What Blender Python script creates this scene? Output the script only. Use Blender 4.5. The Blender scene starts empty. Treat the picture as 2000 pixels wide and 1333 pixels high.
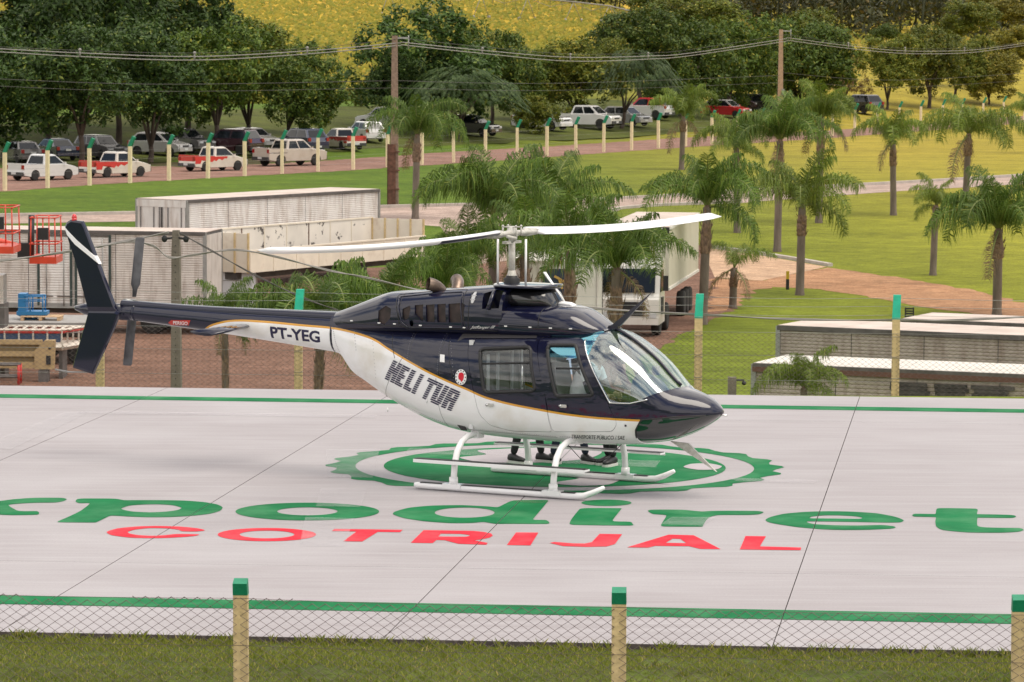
import bpy, bmesh, math, random
from mathutils import Vector, Matrix, noise
from mathutils.bvhtree import BVHTree
from mathutils.geometry import tessellate_polygon
random.seed(7)
scene = bpy.context.scene
col = scene.collection
PI = math.pi

# ------------------------------------------------------------------ camera
F, CAMZ, HOR, ROLL, CX, CY = 7300.0, 5.4, 56.0, 0.0055, 1000.0, 666.5   # focal length in 2000 px widths, eye height above the pad
PITCH = math.atan((CY - HOR) / F)
cam_d = bpy.data.cameras.new('camera'); cam = bpy.data.objects.new('camera', cam_d); col.objects.link(cam)
cam_d.sensor_width = 36.0; cam_d.lens = F / 2000 * 36; cam_d.clip_start = 1.0; cam_d.clip_end = 6000
CAM_R = Matrix.Rotation(PI / 2 - PITCH, 3, 'X') @ Matrix.Rotation(ROLL, 3, 'Z')
cam.rotation_euler = CAM_R.to_euler(); cam.location = (0, 0, CAMZ)
cam_d.dof.use_dof = True; cam_d.dof.focus_distance = 44.0; cam_d.dof.aperture_fstop = 11.0
scene.camera = cam

# ------------------------------------------------------------------ light
SUN_EL, SUN_AZ = math.radians(68), math.radians(112)     # azimuth clockwise from +Y (the view direction)
sun_vec = Vector((math.cos(SUN_EL) * math.sin(SUN_AZ), math.cos(SUN_EL) * math.cos(SUN_AZ), math.sin(SUN_EL)))
sd = bpy.data.lights.new('sun', 'SUN'); so = bpy.data.objects.new('sun', sd); col.objects.link(so)
sd.energy = 1.5; sd.angle = math.radians(36); sd.specular_factor = .12; sd.color = (1.0, 0.91, 0.78)
so.rotation_euler = (-sun_vec).to_track_quat('-Z', 'Y').to_euler(); so.location = (30, -20, 60)
world = bpy.data.worlds.new('World'); scene.world = world; world.use_nodes = True
wn, wl = world.node_tree.nodes, world.node_tree.links
wn.clear()
wo = wn.new('ShaderNodeOutputWorld'); bg = wn.new('ShaderNodeBackground')
sky = wn.new('ShaderNodeTexSky'); sky.sky_type = 'NISHITA'; sky.sun_disc = False
sky.sun_elevation = SUN_EL; sky.sun_rotation = SUN_AZ; sky.air_density = 1.2; sky.dust_density = 1.5
tc = wn.new('ShaderNodeTexCoord'); mp = wn.new('ShaderNodeMapping'); mp.inputs['Scale'].default_value = (1, 1, 2.2)
nz = wn.new('ShaderNodeTexNoise'); nz.inputs['Scale'].default_value = 2.6; nz.inputs['Detail'].default_value = 7; nz.inputs['Roughness'].default_value = 0.58
cr = wn.new('ShaderNodeValToRGB'); cr.color_ramp.elements[0].position = 0.40; cr.color_ramp.elements[1].position = 0.54
mx = wn.new('ShaderNodeMix'); mx.data_type = 'RGBA'
wl.new(tc.outputs['Generated'], mp.inputs[0]); wl.new(mp.outputs[0], nz.inputs['Vector']); wl.new(nz.outputs['Fac'], cr.inputs[0])
wl.new(cr.outputs[0], mx.inputs['Factor']); wl.new(sky.outputs[0], mx.inputs['A']); mx.inputs['B'].default_value = (14.1, 13.2, 12.2, 1)
wl.new(mx.outputs['Result'], bg.inputs[0]); bg.inputs[1].default_value = 0.072; wl.new(bg.outputs[0], wo.inputs[0])
scene.view_settings.view_transform = 'Standard'; scene.view_settings.look = 'None'
scene.view_settings.exposure = 0.76; scene.view_settings.gamma = 1; scene.view_settings.use_curve_mapping = False
scene.cycles.max_bounces = 8; scene.cycles.transparent_max_bounces = 24; scene.cycles.use_denoising = True

# ------------------------------------------------------------------ placing
def ray(px, py):
    return CAM_R @ Vector(((px - CX) / F, -(py - CY) / F, -1.0))
def at(px, py, D):
    d = ray(px, py); return Vector((0, 0, CAMZ)) + d * (D / d.y)
def on_z(px, py, z=0.0):
    d = ray(px, py); return Vector((0, 0, CAMZ)) + d * ((z - CAMZ) / d.z)
PROFILE = [(-60, -0.6), (20, -0.45), (30.5, -0.3), (31.5, -0.05), (56.8, -0.16), (60, -1.6), (74, -5.7), (140, -5.7), (150, -5.52), (205, -4.0), (218, -3.8), (372, -3.8), (400, -3.5), (1100, 16.5), (1500, 24.0), (3000, 30.0)]
def gz(y):
    for (a, za), (b, zb) in zip(PROFILE, PROFILE[1:]):
        if y <= b: return za + (zb - za) * (y - a) / (b - a)
    return PROFILE[-1][1]
FX, FY_, FDX, FDY = -29.0, 217.0, .468, .884          # the boundary fence in plan: a point and its direction
def sst(t): t = max(0.0, min(1.0, t)); return t * t * (3 - 2 * t)
def bank(x, y):
    u = (x - FX) * FDX + (y - FY_) * FDY; v = -(x - FX) * FDY + (y - FY_) * FDX
    return 2.3 * sst((u - 22) / 34) * sst((v - 8) / 34) * (1 - sst((v - 48) / 45))
def gxy(x, y): return gz(y) + bank(x, y)
def on_g(px, py, y0=75.0):
    """the point of the ground (beyond the pad) that this picture position shows"""
    d = ray(px, py); y = y0; lo, hi = y0, 1200.0
    for i in range(60):
        m = (lo + hi) / 2
        z = CAMZ + d.z * (m / d.y)
        if z > gxy(d.x / d.y * m, m): lo = m
        else: hi = m
    p = Vector((0, 0, CAMZ)) + d * (lo / d.y); p.z = gxy(p.x, lo); return p

# ------------------------------------------------------------------ mesh helpers
class MB:
    """collects shapes; build() links them as ONE mesh object"""
    def __init__(s): s.v = []; s.f = []; s.m = []; s.sm = []
    def add(s, vs, fs, m=0, smooth=False):
        o = len(s.v); s.v += [tuple(v) for v in vs]
        for f in fs: s.f.append(tuple(i + o for i in f)); s.m.append(m); s.sm.append(smooth)
        return s
    def box(s, c, d, m=0, rz=0.0, taper=1.0):
        x, y, z = d[0] / 2, d[1] / 2, d[2] / 2; vs = []
        for k, t in ((-1, 1.0), (1, taper)):
            for a, b in ((-1, -1), (1, -1), (1, 1), (-1, 1)):
                p = Vector((a * x * t, b * y * t, k * z)); p.rotate(Matrix.Rotation(rz, 3, 'Z')); vs.append(p + Vector(c))
        return s.add(vs, [(3, 2, 1, 0), (4, 5, 6, 7), (0, 1, 5, 4), (1, 2, 6, 5), (2, 3, 7, 6), (3, 0, 4, 7)], m)
    def tube(s, pts, r, n=8, m=0, caps=True, smooth=True):
        pts = [Vector(p) for p in pts]; rs = r if isinstance(r, (list, tuple)) else [r] * len(pts)
        vs = []; up = None
        for i, p in enumerate(pts):
            t = (pts[min(i + 1, len(pts) - 1)] - pts[max(i - 1, 0)])
            t = t.normalized() if t.length > 1e-9 else Vector((0, 0, 1))
            if up is None: up = Vector((0, 0, 1)) if abs(t.z) < 0.95 else Vector((1, 0, 0))
            a = t.cross(up).normalized(); b = a.cross(t).normalized(); up = b
            for k in range(n):
                q = 2 * PI * k / n; vs.append(p + (a * math.cos(q) + b * math.sin(q)) * rs[i])
        fs = []
        for i in range(len(pts) - 1):
            for k in range(n):
                k2 = (k + 1) % n; fs.append((i * n + k, i * n + k2, (i + 1) * n + k2, (i + 1) * n + k))
        if caps and n > 2:
            fs.append(tuple(range(n - 1, -1, -1))); fs.append(tuple((len(pts) - 1) * n + k for k in range(n)))
        return s.add(vs, fs, m, smooth)
    def lathe(s, prof, n=16, c=(0, 0, 0), axis='Z', m=0, smooth=True):
        vs = []; c = Vector(c)
        for r, z in prof:
            for k in range(n):
                q = 2 * PI * k / n; a, b = r * math.cos(q), r * math.sin(q)
                vs.append(c + Vector({'Z': (a, b, z), 'Y': (a, z, b), 'X': (z, a, b)}[axis]))
        fs = [(i * n + k, i * n + (k + 1) % n, (i + 1) * n + (k + 1) % n, (i + 1) * n + k) for i in range(len(prof) - 1) for k in range(n)]
        fs += [tuple(range(n - 1, -1, -1)), tuple((len(prof) - 1) * n + k for k in range(n))]
        return s.add(vs, fs, m, smooth)
    def ball(s, c, r, n=10, k=6, m=0):
        r = r if isinstance(r, (tuple, list)) else (r, r, r)
        vs = []; c = Vector(c)
        for i in range(k + 1):
            t = -PI / 2 + PI * i / k
            for j in range(n):
                q = 2 * PI * j / n; vs.append(c + Vector((r[0] * math.cos(t) * math.cos(q), r[1] * math.cos(t) * math.sin(q), r[2] * math.sin(t))))
        return s.add(vs, [(i * n + j, i * n + (j + 1) % n, (i + 1) * n + (j + 1) % n, (i + 1) * n + j) for i in range(k) for j in range(n)], m, True)
    def prism(s, poly, h0, h1, fn=None, m=0):
        """poly in (a, b) pushed from h0 to h1; fn(a, b, h) -> point"""
        fn = fn or (lambda a, b, h: (a, h, b)); n = len(poly)
        vs = [fn(a, b, h0) for a, b in poly] + [fn(a, b, h1) for a, b in poly]
        tr = tessellate_polygon([[Vector((a, b, 0)) for a, b in poly]])
        fs = [tuple(t) for t in tr] + [tuple(i + n for i in reversed(t)) for t in tr]
        fs += [(i, i + n, (i + 1) % n + n, (i + 1) % n) for i in range(n)]
        return s.add(vs, fs, m)
    def rings(s, rings, m=0, smooth=True, caps=True, closed=True):
        n = len(rings[0]); vs = [p for r in rings for p in r]; kk = n if closed else n - 1
        fs = [(i * n + k, i * n + (k + 1) % n, (i + 1) * n + (k + 1) % n, (i + 1) * n + k) for i in range(len(rings) - 1) for k in range(kk)]
        if caps and closed: fs += [tuple(range(n - 1, -1, -1)), tuple((len(rings) - 1) * n + k for k in range(n))]
        return s.add(vs, fs, m, smooth)
    def mesh(s, name, mats, fix=True):
        me = bpy.data.meshes.new(name); me.from_pydata(s.v, [], s.f)
        for m in (mats if isinstance(mats, (list, tuple)) else [mats]): me.materials.append(m)
        me.polygons.foreach_set('material_index', s.m); me.polygons.foreach_set('use_smooth', s.sm)
        if fix:
            bm = bmesh.new(); bm.from_mesh(me); bmesh.ops.recalc_face_normals(bm, faces=bm.faces); bm.to_mesh(me); bm.free()
        me.update(); return me
    def build(s, name, mats, parent=None, fix=True, **kw):
        return put(name, s.mesh(name, mats, fix), parent, **kw)
def put(name, me, parent=None, loc=None, rz=None, **kw):
    o = bpy.data.objects.new(name, me); col.objects.link(o)
    if parent is not None: o.parent = parent
    if loc is not None: o.location = loc
    if rz is not None: o.rotation_euler = (0, 0, rz)
    for k, v in kw.items():
        if v is not None: o[k] = v
    return o
def thing(name, label, category, loc=(0, 0, 0), rz=0.0, group=None, kind=None):
    return put(name, None, None, loc, rz, label=label, category=category, group=group, kind=kind)
def dup(root, loc=None, rz=None, label=None, group=None, scale=None):
    """a copy of a thing, its parts and their sub-parts; the mesh data is shared"""
    r = root.copy(); col.objects.link(r)
    if loc is not None: r.location = loc
    if rz is not None: r.rotation_euler = (0, 0, rz)
    if scale is not None: r.scale = (scale,) * 3 if isinstance(scale, (int, float)) else scale
    if label: r['label'] = label
    if group: r['group'] = group
    for ch in list(root.children):
        c = ch.copy(); col.objects.link(c); c.parent = r
        for g in list(ch.children):
            d = g.copy(); col.objects.link(d); d.parent = c
    return r

# ------------------------------------------------------------------ materials
def new_mat(name):
    m = bpy.data.materials.new(name); m.use_nodes = True
    return m, m.node_tree.nodes, m.node_tree.links, m.node_tree.nodes['Principled BSDF']
def M(name, c, rough=0.6, metal=0.0, var=0.0, scale=4.0, coat=0.0, spec=0.5, bump=0.0, bscale=40.0, dirt=None, dscale=2.0, damt=0.5, detail=6, dpos=(.45, .72), streak=None):
    m, n, l, b = new_mat(name)
    b.inputs['Base Color'].default_value = (*c, 1); b.inputs['Roughness'].default_value = rough; b.inputs['Metallic'].default_value = metal
    b.inputs['Coat Weight'].default_value = coat; b.inputs['Coat Roughness'].default_value = 0.04; b.inputs['Specular IOR Level'].default_value = spec
    tco = n.new('ShaderNodeTexCoord'); out = None
    if var > 0:
        t = n.new('ShaderNodeTexNoise'); t.inputs['Scale'].default_value = scale; t.inputs['Detail'].default_value = detail; l.new(tco.outputs['Object'], t.inputs['Vector'])
        r = n.new('ShaderNodeValToRGB'); r.color_ramp.elements[0].position = 0.3; r.color_ramp.elements[1].position = 0.7
        r.color_ramp.elements[0].color = (*[max(0, x * (1 - var)) for x in c], 1); r.color_ramp.elements[1].color = (*[min(1, x * (1 + var)) for x in c], 1)
        l.new(t.outputs['Fac'], r.inputs[0]); out = r.outputs[0]
    if dirt:
        t = n.new('ShaderNodeTexNoise'); t.inputs['Scale'].default_value = dscale; t.inputs['Detail'].default_value = 9; t.inputs['Roughness'].default_value = 0.65; dm = n.new('ShaderNodeMapping'); dm.inputs['Scale'].default_value = streak or (1, 1, 1); l.new(tco.outputs['Object'], dm.inputs[0]); l.new(dm.outputs[0], t.inputs['Vector'])
        r = n.new('ShaderNodeValToRGB'); r.color_ramp.elements[0].position = dpos[0]; r.color_ramp.elements[1].position = dpos[1]
        r.color_ramp.elements[1].color = (damt, damt, damt, 1); r.color_ramp.elements[0].color = (0, 0, 0, 1)
        l.new(t.outputs['Fac'], r.inputs[0]); x = n.new('ShaderNodeMix'); x.data_type = 'RGBA'; l.new(r.outputs[0], x.inputs['Factor'])
        if out: l.new(out, x.inputs['A'])
        else: x.inputs['A'].default_value = (*c, 1)
        x.inputs['B'].default_value = (*dirt, 1); out = x.outputs['Result']
    if out: l.new(out, b.inputs['Base Color'])
    if bump > 0:
        t = n.new('ShaderNodeTexNoise'); t.inputs['Scale'].default_value = bscale; t.inputs['Detail'].default_value = 5; l.new(tco.outputs['Object'], t.inputs['Vector'])
        k = n.new('ShaderNodeBump'); k.inputs['Strength'].default_value = bump; k.inputs['Distance'].default_value = 0.05; l.new(t.outputs['Fac'], k.inputs['Height']); l.new(k.outputs[0], b.inputs['Normal'])
    return m
def glass_mat(name, tint, fac=0.18, rough=0.02, gcol=(1, 1, 1)):
    """a thin pane: lets light straight through, tinted, and mirrors the sky by its angle"""
    m, n, l, b = new_mat(name); n.remove(b)
    o = n['Material Output']; t = n.new('ShaderNodeBsdfTransparent'); t.inputs[0].default_value = (*tint, 1)
    g = n.new('ShaderNodeBsdfGlossy'); g.inputs['Roughness'].default_value = rough; g.inputs[0].default_value = (*gcol, 1)
    fr = n.new('ShaderNodeFresnel'); ge = n.new('ShaderNodeNewGeometry'); io = n.new('ShaderNodeMapRange'); io.inputs['To Min'].default_value = 1.5; io.inputs['To Max'].default_value = 1 / 1.5; l.new(ge.outputs['Backfacing'], io.inputs['Value']); l.new(io.outputs[0], fr.inputs[0])
    ma = n.new('ShaderNodeMath'); ma.operation = 'MULTIPLY_ADD'; ma.inputs[1].default_value = 0.62; ma.inputs[2].default_value = fac * 0.12; l.new(fr.outputs[0], ma.inputs[0])
    mx_ = n.new('ShaderNodeMixShader'); l.new(ma.outputs[0], mx_.inputs[0]); l.new(t.outputs[0], mx_.inputs[1]); l.new(g.outputs[0], mx_.inputs[2]); l.new(mx_.outputs[0], o.inputs[0])
    return m
def leaf_mat(name, c0, c1, c2=None, rough=0.55, trans=0.25):
    m, n, l, b = new_mat(name)
    g = n.new('ShaderNodeNewGeometry'); r = n.new('ShaderNodeValToRGB'); e = r.color_ramp.elements
    e[0].color = (*c0, 1); e[1].color = (*c1, 1)
    if c2: x = e.new(0.88); x.color = (*c1, 1); e[2].color = (*c2, 1); e[2].position = 1.0
    l.new(g.outputs['Random Per Island'], r.inputs[0])
    oi = n.new('ShaderNodeObjectInfo'); hs = n.new('ShaderNodeHueSaturation'); mr = n.new('ShaderNodeMapRange')
    mr.inputs['To Min'].default_value = 0.8; mr.inputs['To Max'].default_value = 1.25; l.new(oi.outputs['Random'], mr.inputs['Value']); l.new(mr.outputs[0], hs.inputs['Value']); l.new(r.outputs[0], hs.inputs['Color'])
    l.new(hs.outputs[0], b.inputs['Base Color']); b.inputs['Roughness'].default_value = rough; b.inputs['Specular IOR Level'].default_value = 0.3
    tr = n.new('ShaderNodeBsdfTranslucent'); l.new(hs.outputs[0], tr.inputs[0]); ms = n.new('ShaderNodeMixShader'); ms.inputs[0].default_value = trans
    o = n['Material Output']; l.new(b.outputs[0], ms.inputs[1]); l.new(tr.outputs[0], ms.inputs[2]); l.new(ms.outputs[0], o.inputs[0])
    return m
def ground_mat(name, stops, scales, bump=0.4, bscale=6.0, rough=0.95, gradient=None, stretch=(1, 1, 1)):
    """layered noise of colours for soil and turf; gradient=(axis, a, b, colour, amount) slowly blends a warmer colour in along the land, the golden glow put into the tone"""
    m, n, l, b = new_mat(name); tco = n.new('ShaderNodeTexCoord'); mpp = n.new('ShaderNodeMapping'); mpp.inputs['Scale'].default_value = stretch; l.new(tco.outputs['Object'], mpp.inputs[0])
    prev = None
    for (ca, cb), s in zip(stops, scales):
        t = n.new('ShaderNodeTexNoise'); t.inputs['Scale'].default_value = s; t.inputs['Detail'].default_value = 8; t.inputs['Roughness'].default_value = 0.62; l.new(mpp.outputs[0], t.inputs['Vector'])
        r = n.new('ShaderNodeValToRGB'); r.color_ramp.elements[0].position = 0.33; r.color_ramp.elements[1].position = 0.68
        r.color_ramp.elements[0].color = (*ca, 1); r.color_ramp.elements[1].color = (*cb, 1); l.new(t.outputs['Fac'], r.inputs[0])
        if prev is None: prev = r.outputs[0]
        else:
            x = n.new('ShaderNodeMix'); x.data_type = 'RGBA'; x.inputs['Factor'].default_value = 0.5; l.new(prev, x.inputs['A']); l.new(r.outputs[0], x.inputs['B']); prev = x.outputs['Result']
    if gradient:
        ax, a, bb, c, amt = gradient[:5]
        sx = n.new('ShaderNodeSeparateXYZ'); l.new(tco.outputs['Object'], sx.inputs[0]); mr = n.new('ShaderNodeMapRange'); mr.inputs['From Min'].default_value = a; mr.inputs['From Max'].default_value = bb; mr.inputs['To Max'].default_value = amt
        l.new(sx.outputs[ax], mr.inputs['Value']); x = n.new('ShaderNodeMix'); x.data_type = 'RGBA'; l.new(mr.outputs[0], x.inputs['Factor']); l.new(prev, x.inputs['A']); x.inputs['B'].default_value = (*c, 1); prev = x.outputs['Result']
        if len(gradient) > 5:      # warmer still toward the far side, glow painted in
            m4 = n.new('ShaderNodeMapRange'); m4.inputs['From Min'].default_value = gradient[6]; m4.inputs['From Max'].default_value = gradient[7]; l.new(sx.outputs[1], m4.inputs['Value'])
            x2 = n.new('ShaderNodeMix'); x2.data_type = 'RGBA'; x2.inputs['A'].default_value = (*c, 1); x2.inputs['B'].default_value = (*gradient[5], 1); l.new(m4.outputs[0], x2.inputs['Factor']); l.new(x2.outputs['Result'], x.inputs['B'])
    for sc_, lo_, hi_, st_ in ((.35, .78, 1.16, (.35, 1, 1)), (2.2, .70, 1.25, (.5, 1.3, 1)), (9.0, .72, 1.25, (1, 1, 1))):
        m3 = n.new('ShaderNodeMapping'); m3.inputs['Scale'].default_value = st_; l.new(tco.outputs['Object'], m3.inputs[0]); t = n.new('ShaderNodeTexNoise'); t.inputs['Scale'].default_value = sc_; t.inputs['Detail'].default_value = 6; t.inputs['Roughness'].default_value = .6; l.new(m3.outputs[0], t.inputs['Vector'])
        mr = n.new('ShaderNodeMapRange'); mr.inputs['From Min'].default_value = .3; mr.inputs['From Max'].default_value = .7; mr.inputs['To Min'].default_value = lo_; mr.inputs['To Max'].default_value = hi_; l.new(t.outputs['Fac'], mr.inputs['Value'])
        vm = n.new('ShaderNodeVectorMath'); vm.operation = 'SCALE'; l.new(prev, vm.inputs[0]); l.new(mr.outputs[0], vm.inputs['Scale']); prev = vm.outputs[0]
    l.new(prev, b.inputs['Base Color']); b.inputs['Roughness'].default_value = rough; b.inputs['Specular IOR Level'].default_value = 0.15
    t = n.new('ShaderNodeTexNoise'); t.inputs['Scale'].default_value = bscale; t.inputs['Detail'].default_value = 9; l.new(tco.outputs['Object'], t.inputs['Vector'])
    k = n.new('ShaderNodeBump'); k.inputs['Strength'].default_value = bump; k.inputs['Distance'].default_value = 0.15; l.new(t.outputs['Fac'], k.inputs['Height']); l.new(k.outputs[0], b.inputs['Normal'])
    return m

WHITE = M('white_paint', (.78, .78, .77), .3, coat=.3, dirt=(.45, .40, .34), dscale=3, damt=.12)
DARK = M('dark_metal', (.03, .03, .033), .5)
BLACK = M('black_rubber', (.02, .02, .021), .8, bump=.1)
CHROME = M('bright_metal', (.6, .6, .6), .25, metal=1)
STEEL = M('grey_steel', (.32, .32, .31), .5, metal=.6, var=.15)
CREAM = M('cream_post_paint', (.62, .47, .25), .85, var=.12, scale=9, bump=.25, bscale=30, dirt=(.36, .26, .14), dscale=5, damt=.4)
PALECREAM = M('pale_cream_paint', (.74, .62, .40), .8, var=.1, scale=6)
GREEN_TIP = M('green_post_paint', (.0, .20, .10), .55, var=.15, scale=8, bump=.15)
GREEN_TIP2 = M('light_green_post_paint', (.0, .34, .21), .55, var=.12, scale=8, bump=.15)
WIRE = M('fence_wire', (.13, .10, .095), .6, metal=.3)
RUST = M('rusty_steel', (.115, .052, .034), .85, var=.4, scale=6)
WOODPOLE = M('weathered_pole', (.23, .16, .12), .9, var=.25, scale=7, bump=.3)
CONCRETE = M('grey_concrete', (.18, .155, .125), .9, var=.2, scale=8, bump=.3, dirt=(.12, .10, .08), dscale=4, damt=.5)
BARK = M('tree_bark', (.075, .055, .042), .95, var=.35, scale=9, bump=.5)
# ================================================================== THE SETTING
LAWN = ground_mat('lawn_turf', [((.045, .108, .008), (.098, .168, .014)), ((.058, .102, .010), (.145, .185, .018)), ((.032, .075, .006), (.13, .185, .015))], [.06, .45, 3.0], bump=.5, bscale=5, gradient=(0, -4, 26, (.235, .235, .020), .84, (.34, .26, .034), 150, 290), stretch=(.5, 1, 1))  # yellower to the right: the warm glow is painted into the turf
GRAVEL = ground_mat('brown_gravel', [((.15, .075, .052), (.25, .14, .10)), ((.13, .07, .05), (.22, .12, .085)), ((.09, .05, .035), (.30, .18, .13))], [.15, .9, 8.0], bump=.5, bscale=12)
DIRT = ground_mat('red_dirt', [((.33, .17, .085), (.46, .265, .145)), ((.31, .16, .085), (.45, .27, .15)), ((.24, .11, .06), (.47, .28, .16))], [.15, 1.1, 6.0], bump=.6, bscale=7, stretch=(.35, 1.5, 1))
TRACKSOIL = ground_mat('track_soil', [((.22, .115, .09), (.36, .215, .175)), ((.15, .08, .06), (.34, .20, .165)), ((.11, .06, .042), (.34, .21, .165))], [.12, .7, 4.0], bump=.7, bscale=4, stretch=(.4, 1.3, 1))
PARKSOIL = ground_mat('shaded_car_park_soil', [((.05, .042, .02), (.10, .07, .038)), ((.04, .06, .012), (.09, .07, .035))], [.2, 1.2], bump=.6, bscale=4)  # brown car park soil, with the shade of the trees darkened into it
ASPHALT = ground_mat('pinkish_asphalt', [((.36, .27, .225), (.42, .32, .275)), ((.35, .265, .225), (.42, .325, .28))], [.2, 2.5], bump=.15, bscale=20)
APRONM = ground_mat('worn_paving', [((.42, .275, .175), (.50, .345, .235)), ((.38, .24, .155), (.48, .335, .225))], [.3, 3], bump=.15, bscale=10)
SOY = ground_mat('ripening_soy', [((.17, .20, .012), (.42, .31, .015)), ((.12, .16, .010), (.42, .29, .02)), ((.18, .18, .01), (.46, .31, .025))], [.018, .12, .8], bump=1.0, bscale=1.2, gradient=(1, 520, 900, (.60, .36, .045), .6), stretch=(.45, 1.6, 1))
KERB = M('kerb_concrete', (.42, .37, .33), .9, var=.15, scale=3)

PB = [p[0] for p in PROFILE]
def drape(bm, lift, extra=()):
    for y in list(PB) + list(extra):
        bmesh.ops.bisect_plane(bm, geom=bm.verts[:] + bm.edges[:] + bm.faces[:], plane_co=(0, y, 0), plane_no=(0, 1, 0))
    for v in bm.verts: v.co.z = gz(v.co.y) + lift
def sheet(name, px, mat, lift, world_xy=False, jag=0.0, **kw):
    pts = [Vector((a, b, 0)) for a, b in px] if world_xy else [Vector((p.x, p.y, 0)) for p in (on_g(*q) for q in px)]
    if jag:      # frayed edges
        q = []
        for a, b in zip(pts, pts[1:] + pts[:1]):
            k = max(1, min(40, int((b - a).length / max(.4, jag)))); n_ = Vector((-(b - a).y, (b - a).x, 0)).normalized()
            for i in range(k): c = a.lerp(b, i / k); q.append(c + n_ * jag * (noise.noise(c * .9) + .6 * noise.noise(c * 2.7)))
        pts = q
    bm = bmesh.new(); vs = [bm.verts.new(p) for p in pts]
    for t in tessellate_polygon([pts]): bm.faces.new([vs[i] for i in t])
    drape(bm, lift); bmesh.ops.recalc_face_normals(bm, faces=bm.faces)
    for f in bm.faces:
        if f.normal.z < 0: f.normal_flip()
    me = bpy.data.meshes.new(name); bm.to_mesh(me); bm.free(); me.materials.append(mat)
    return put(name, me, kind='structure', **kw)
mb = MB(); xs = [-900, -500, -250, -120, -60, -30, -10, 10, 30, 60, 120, 250, 500, 900]
ys = sorted(set(PB + [40, 65, 90, 115, 165, 180, 192, 250, 300, 340, 470, 560, 700, 850]))
mb.add([(x, y, gz(y)) for y in ys for x in xs], [(j * len(xs) + i, j * len(xs) + i + 1, (j + 1) * len(xs) + i + 1, (j + 1) * len(xs) + i) for j in range(len(ys) - 1) for i in range(len(xs) - 1)])
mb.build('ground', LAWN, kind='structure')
sheet('gravel_yard', [(-900, 800), (-900, 560), (850, 520), (1080, 455), (1375, 480), (1410, 545), (1480, 548), (1440, 600), (1360, 640), (1290, 680), (1180, 730), (1150, 800)], GRAVEL, .004, jag=.35)
sheet('main_road', [(-500, 432), (0, 424), (275, 419), (750, 407), (1000, 401), (1280, 387), (1450, 375), (1615, 367), (1800, 357), (2000, 345), (2400, 322), (2400, 337), (2000, 360), (1900, 366), (1770, 373), (1615, 384), (1450, 397), (1290, 403), (1215, 409), (1176, 424), (1160, 445), (1130, 470), (1080, 500), (900, 520), (880, 470), (860, 443), (700, 431), (275, 433), (-500, 446)], ASPHALT, .009)
sheet('paved_apron', [(1370, 484), (1480, 499), (1615, 522), (1487, 549), (1396, 543)], APRONM, .013)
sheet('dirt_road', [(1395, 545), (1487, 548), (1615, 523), (1700, 535), (1800, 550), (1900, 567), (2000, 592), (2300, 660), (2300, 720), (2000, 624), (1900, 614), (1800, 600), (1700, 582), (1600, 566), (1560, 564), (1500, 561), (1470, 571), (1440, 600), (1380, 610)], DIRT, .008, jag=.5)
sheet('dirt_track', [(-100, 380), (9, 375), (690, 333), (1010, 312), (1286, 292), (1625, 270), (1960, 244), (2200, 224), (2200, 208), (1960, 229), (1800, 241), (1625, 255), (1320, 270), (1100, 285), (880, 297), (700, 310), (600, 317), (480, 323), (360, 327), (150, 318), (0, 312), (-100, 310)], TRACKSOIL, .008, jag=.5)
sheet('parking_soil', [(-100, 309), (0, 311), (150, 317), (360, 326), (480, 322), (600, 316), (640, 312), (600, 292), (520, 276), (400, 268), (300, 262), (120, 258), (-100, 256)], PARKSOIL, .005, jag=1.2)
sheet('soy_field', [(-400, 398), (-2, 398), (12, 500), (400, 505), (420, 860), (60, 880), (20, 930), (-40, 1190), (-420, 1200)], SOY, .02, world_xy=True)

def fence_xy(u, v): return (FX + FDX * u - FDY * v, FY_ + FDY * u + FDX * v)
mb = MB(); us = [20 + 5 * i for i in range(60)]; vs_ = [7 + 3 * i for i in range(32)]
mb.add([(x, y, gxy(x, y) + (.012 if 10 < v < 96 else -.3)) for v in vs_ for x, y in [fence_xy(u, v) for u in us]], [(j * len(us) + i, j * len(us) + i + 1, (j + 1) * len(us) + i + 1, (j + 1) * len(us) + i) for j in range(len(vs_) - 1) for i in range(len(us) - 1)], smooth=True)
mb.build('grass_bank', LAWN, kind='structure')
SHADEGRASS = ground_mat('shaded_car_park_grass', [((.045, .06, .012), (.10, .115, .02)), ((.06, .05, .02), (.09, .12, .018))], [.12, .8], bump=.6, bscale=4)  # tree shade over the car rows, painted in as a darker grass colour
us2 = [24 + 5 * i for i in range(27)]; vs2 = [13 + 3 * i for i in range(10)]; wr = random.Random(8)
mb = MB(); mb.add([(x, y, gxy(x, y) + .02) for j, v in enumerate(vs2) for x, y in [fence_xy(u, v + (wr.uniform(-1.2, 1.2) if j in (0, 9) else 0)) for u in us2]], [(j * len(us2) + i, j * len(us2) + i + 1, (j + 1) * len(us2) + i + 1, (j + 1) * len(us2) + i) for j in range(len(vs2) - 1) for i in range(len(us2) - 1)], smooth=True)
mb.build('shaded_grass', SHADEGRASS, kind='structure')
def kerb(name, px, w=.18, h=.13):
    p = [on_g(*q) for q in px]; rings = []
    for i, a in enumerate(p):
        t = (p[min(i + 1, len(p) - 1)] - p[max(i - 1, 0)]); t.z = 0; t.normalize(); nn = Vector((-t.y, t.x, 0)) * w
        g = gz(a.y); rings.append([Vector((a.x, a.y, g - .1)), Vector((a.x, a.y, g + h)), Vector((a.x + nn.x, a.y + nn.y, gz(a.y + nn.y) + h)), Vector((a.x + nn.x, a.y + nn.y, gz(a.y + nn.y) - .1))])
    return MB().rings(rings, smooth=False).build(name, KERB, kind='structure')
kerb('road_kerb', [(-500, 432), (0, 424), (275, 419), (750, 407), (1000, 401), (1280, 387), (1450, 375), (1615, 367), (1800, 357), (2000, 345), (2400, 322)], .25, .16)
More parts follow.
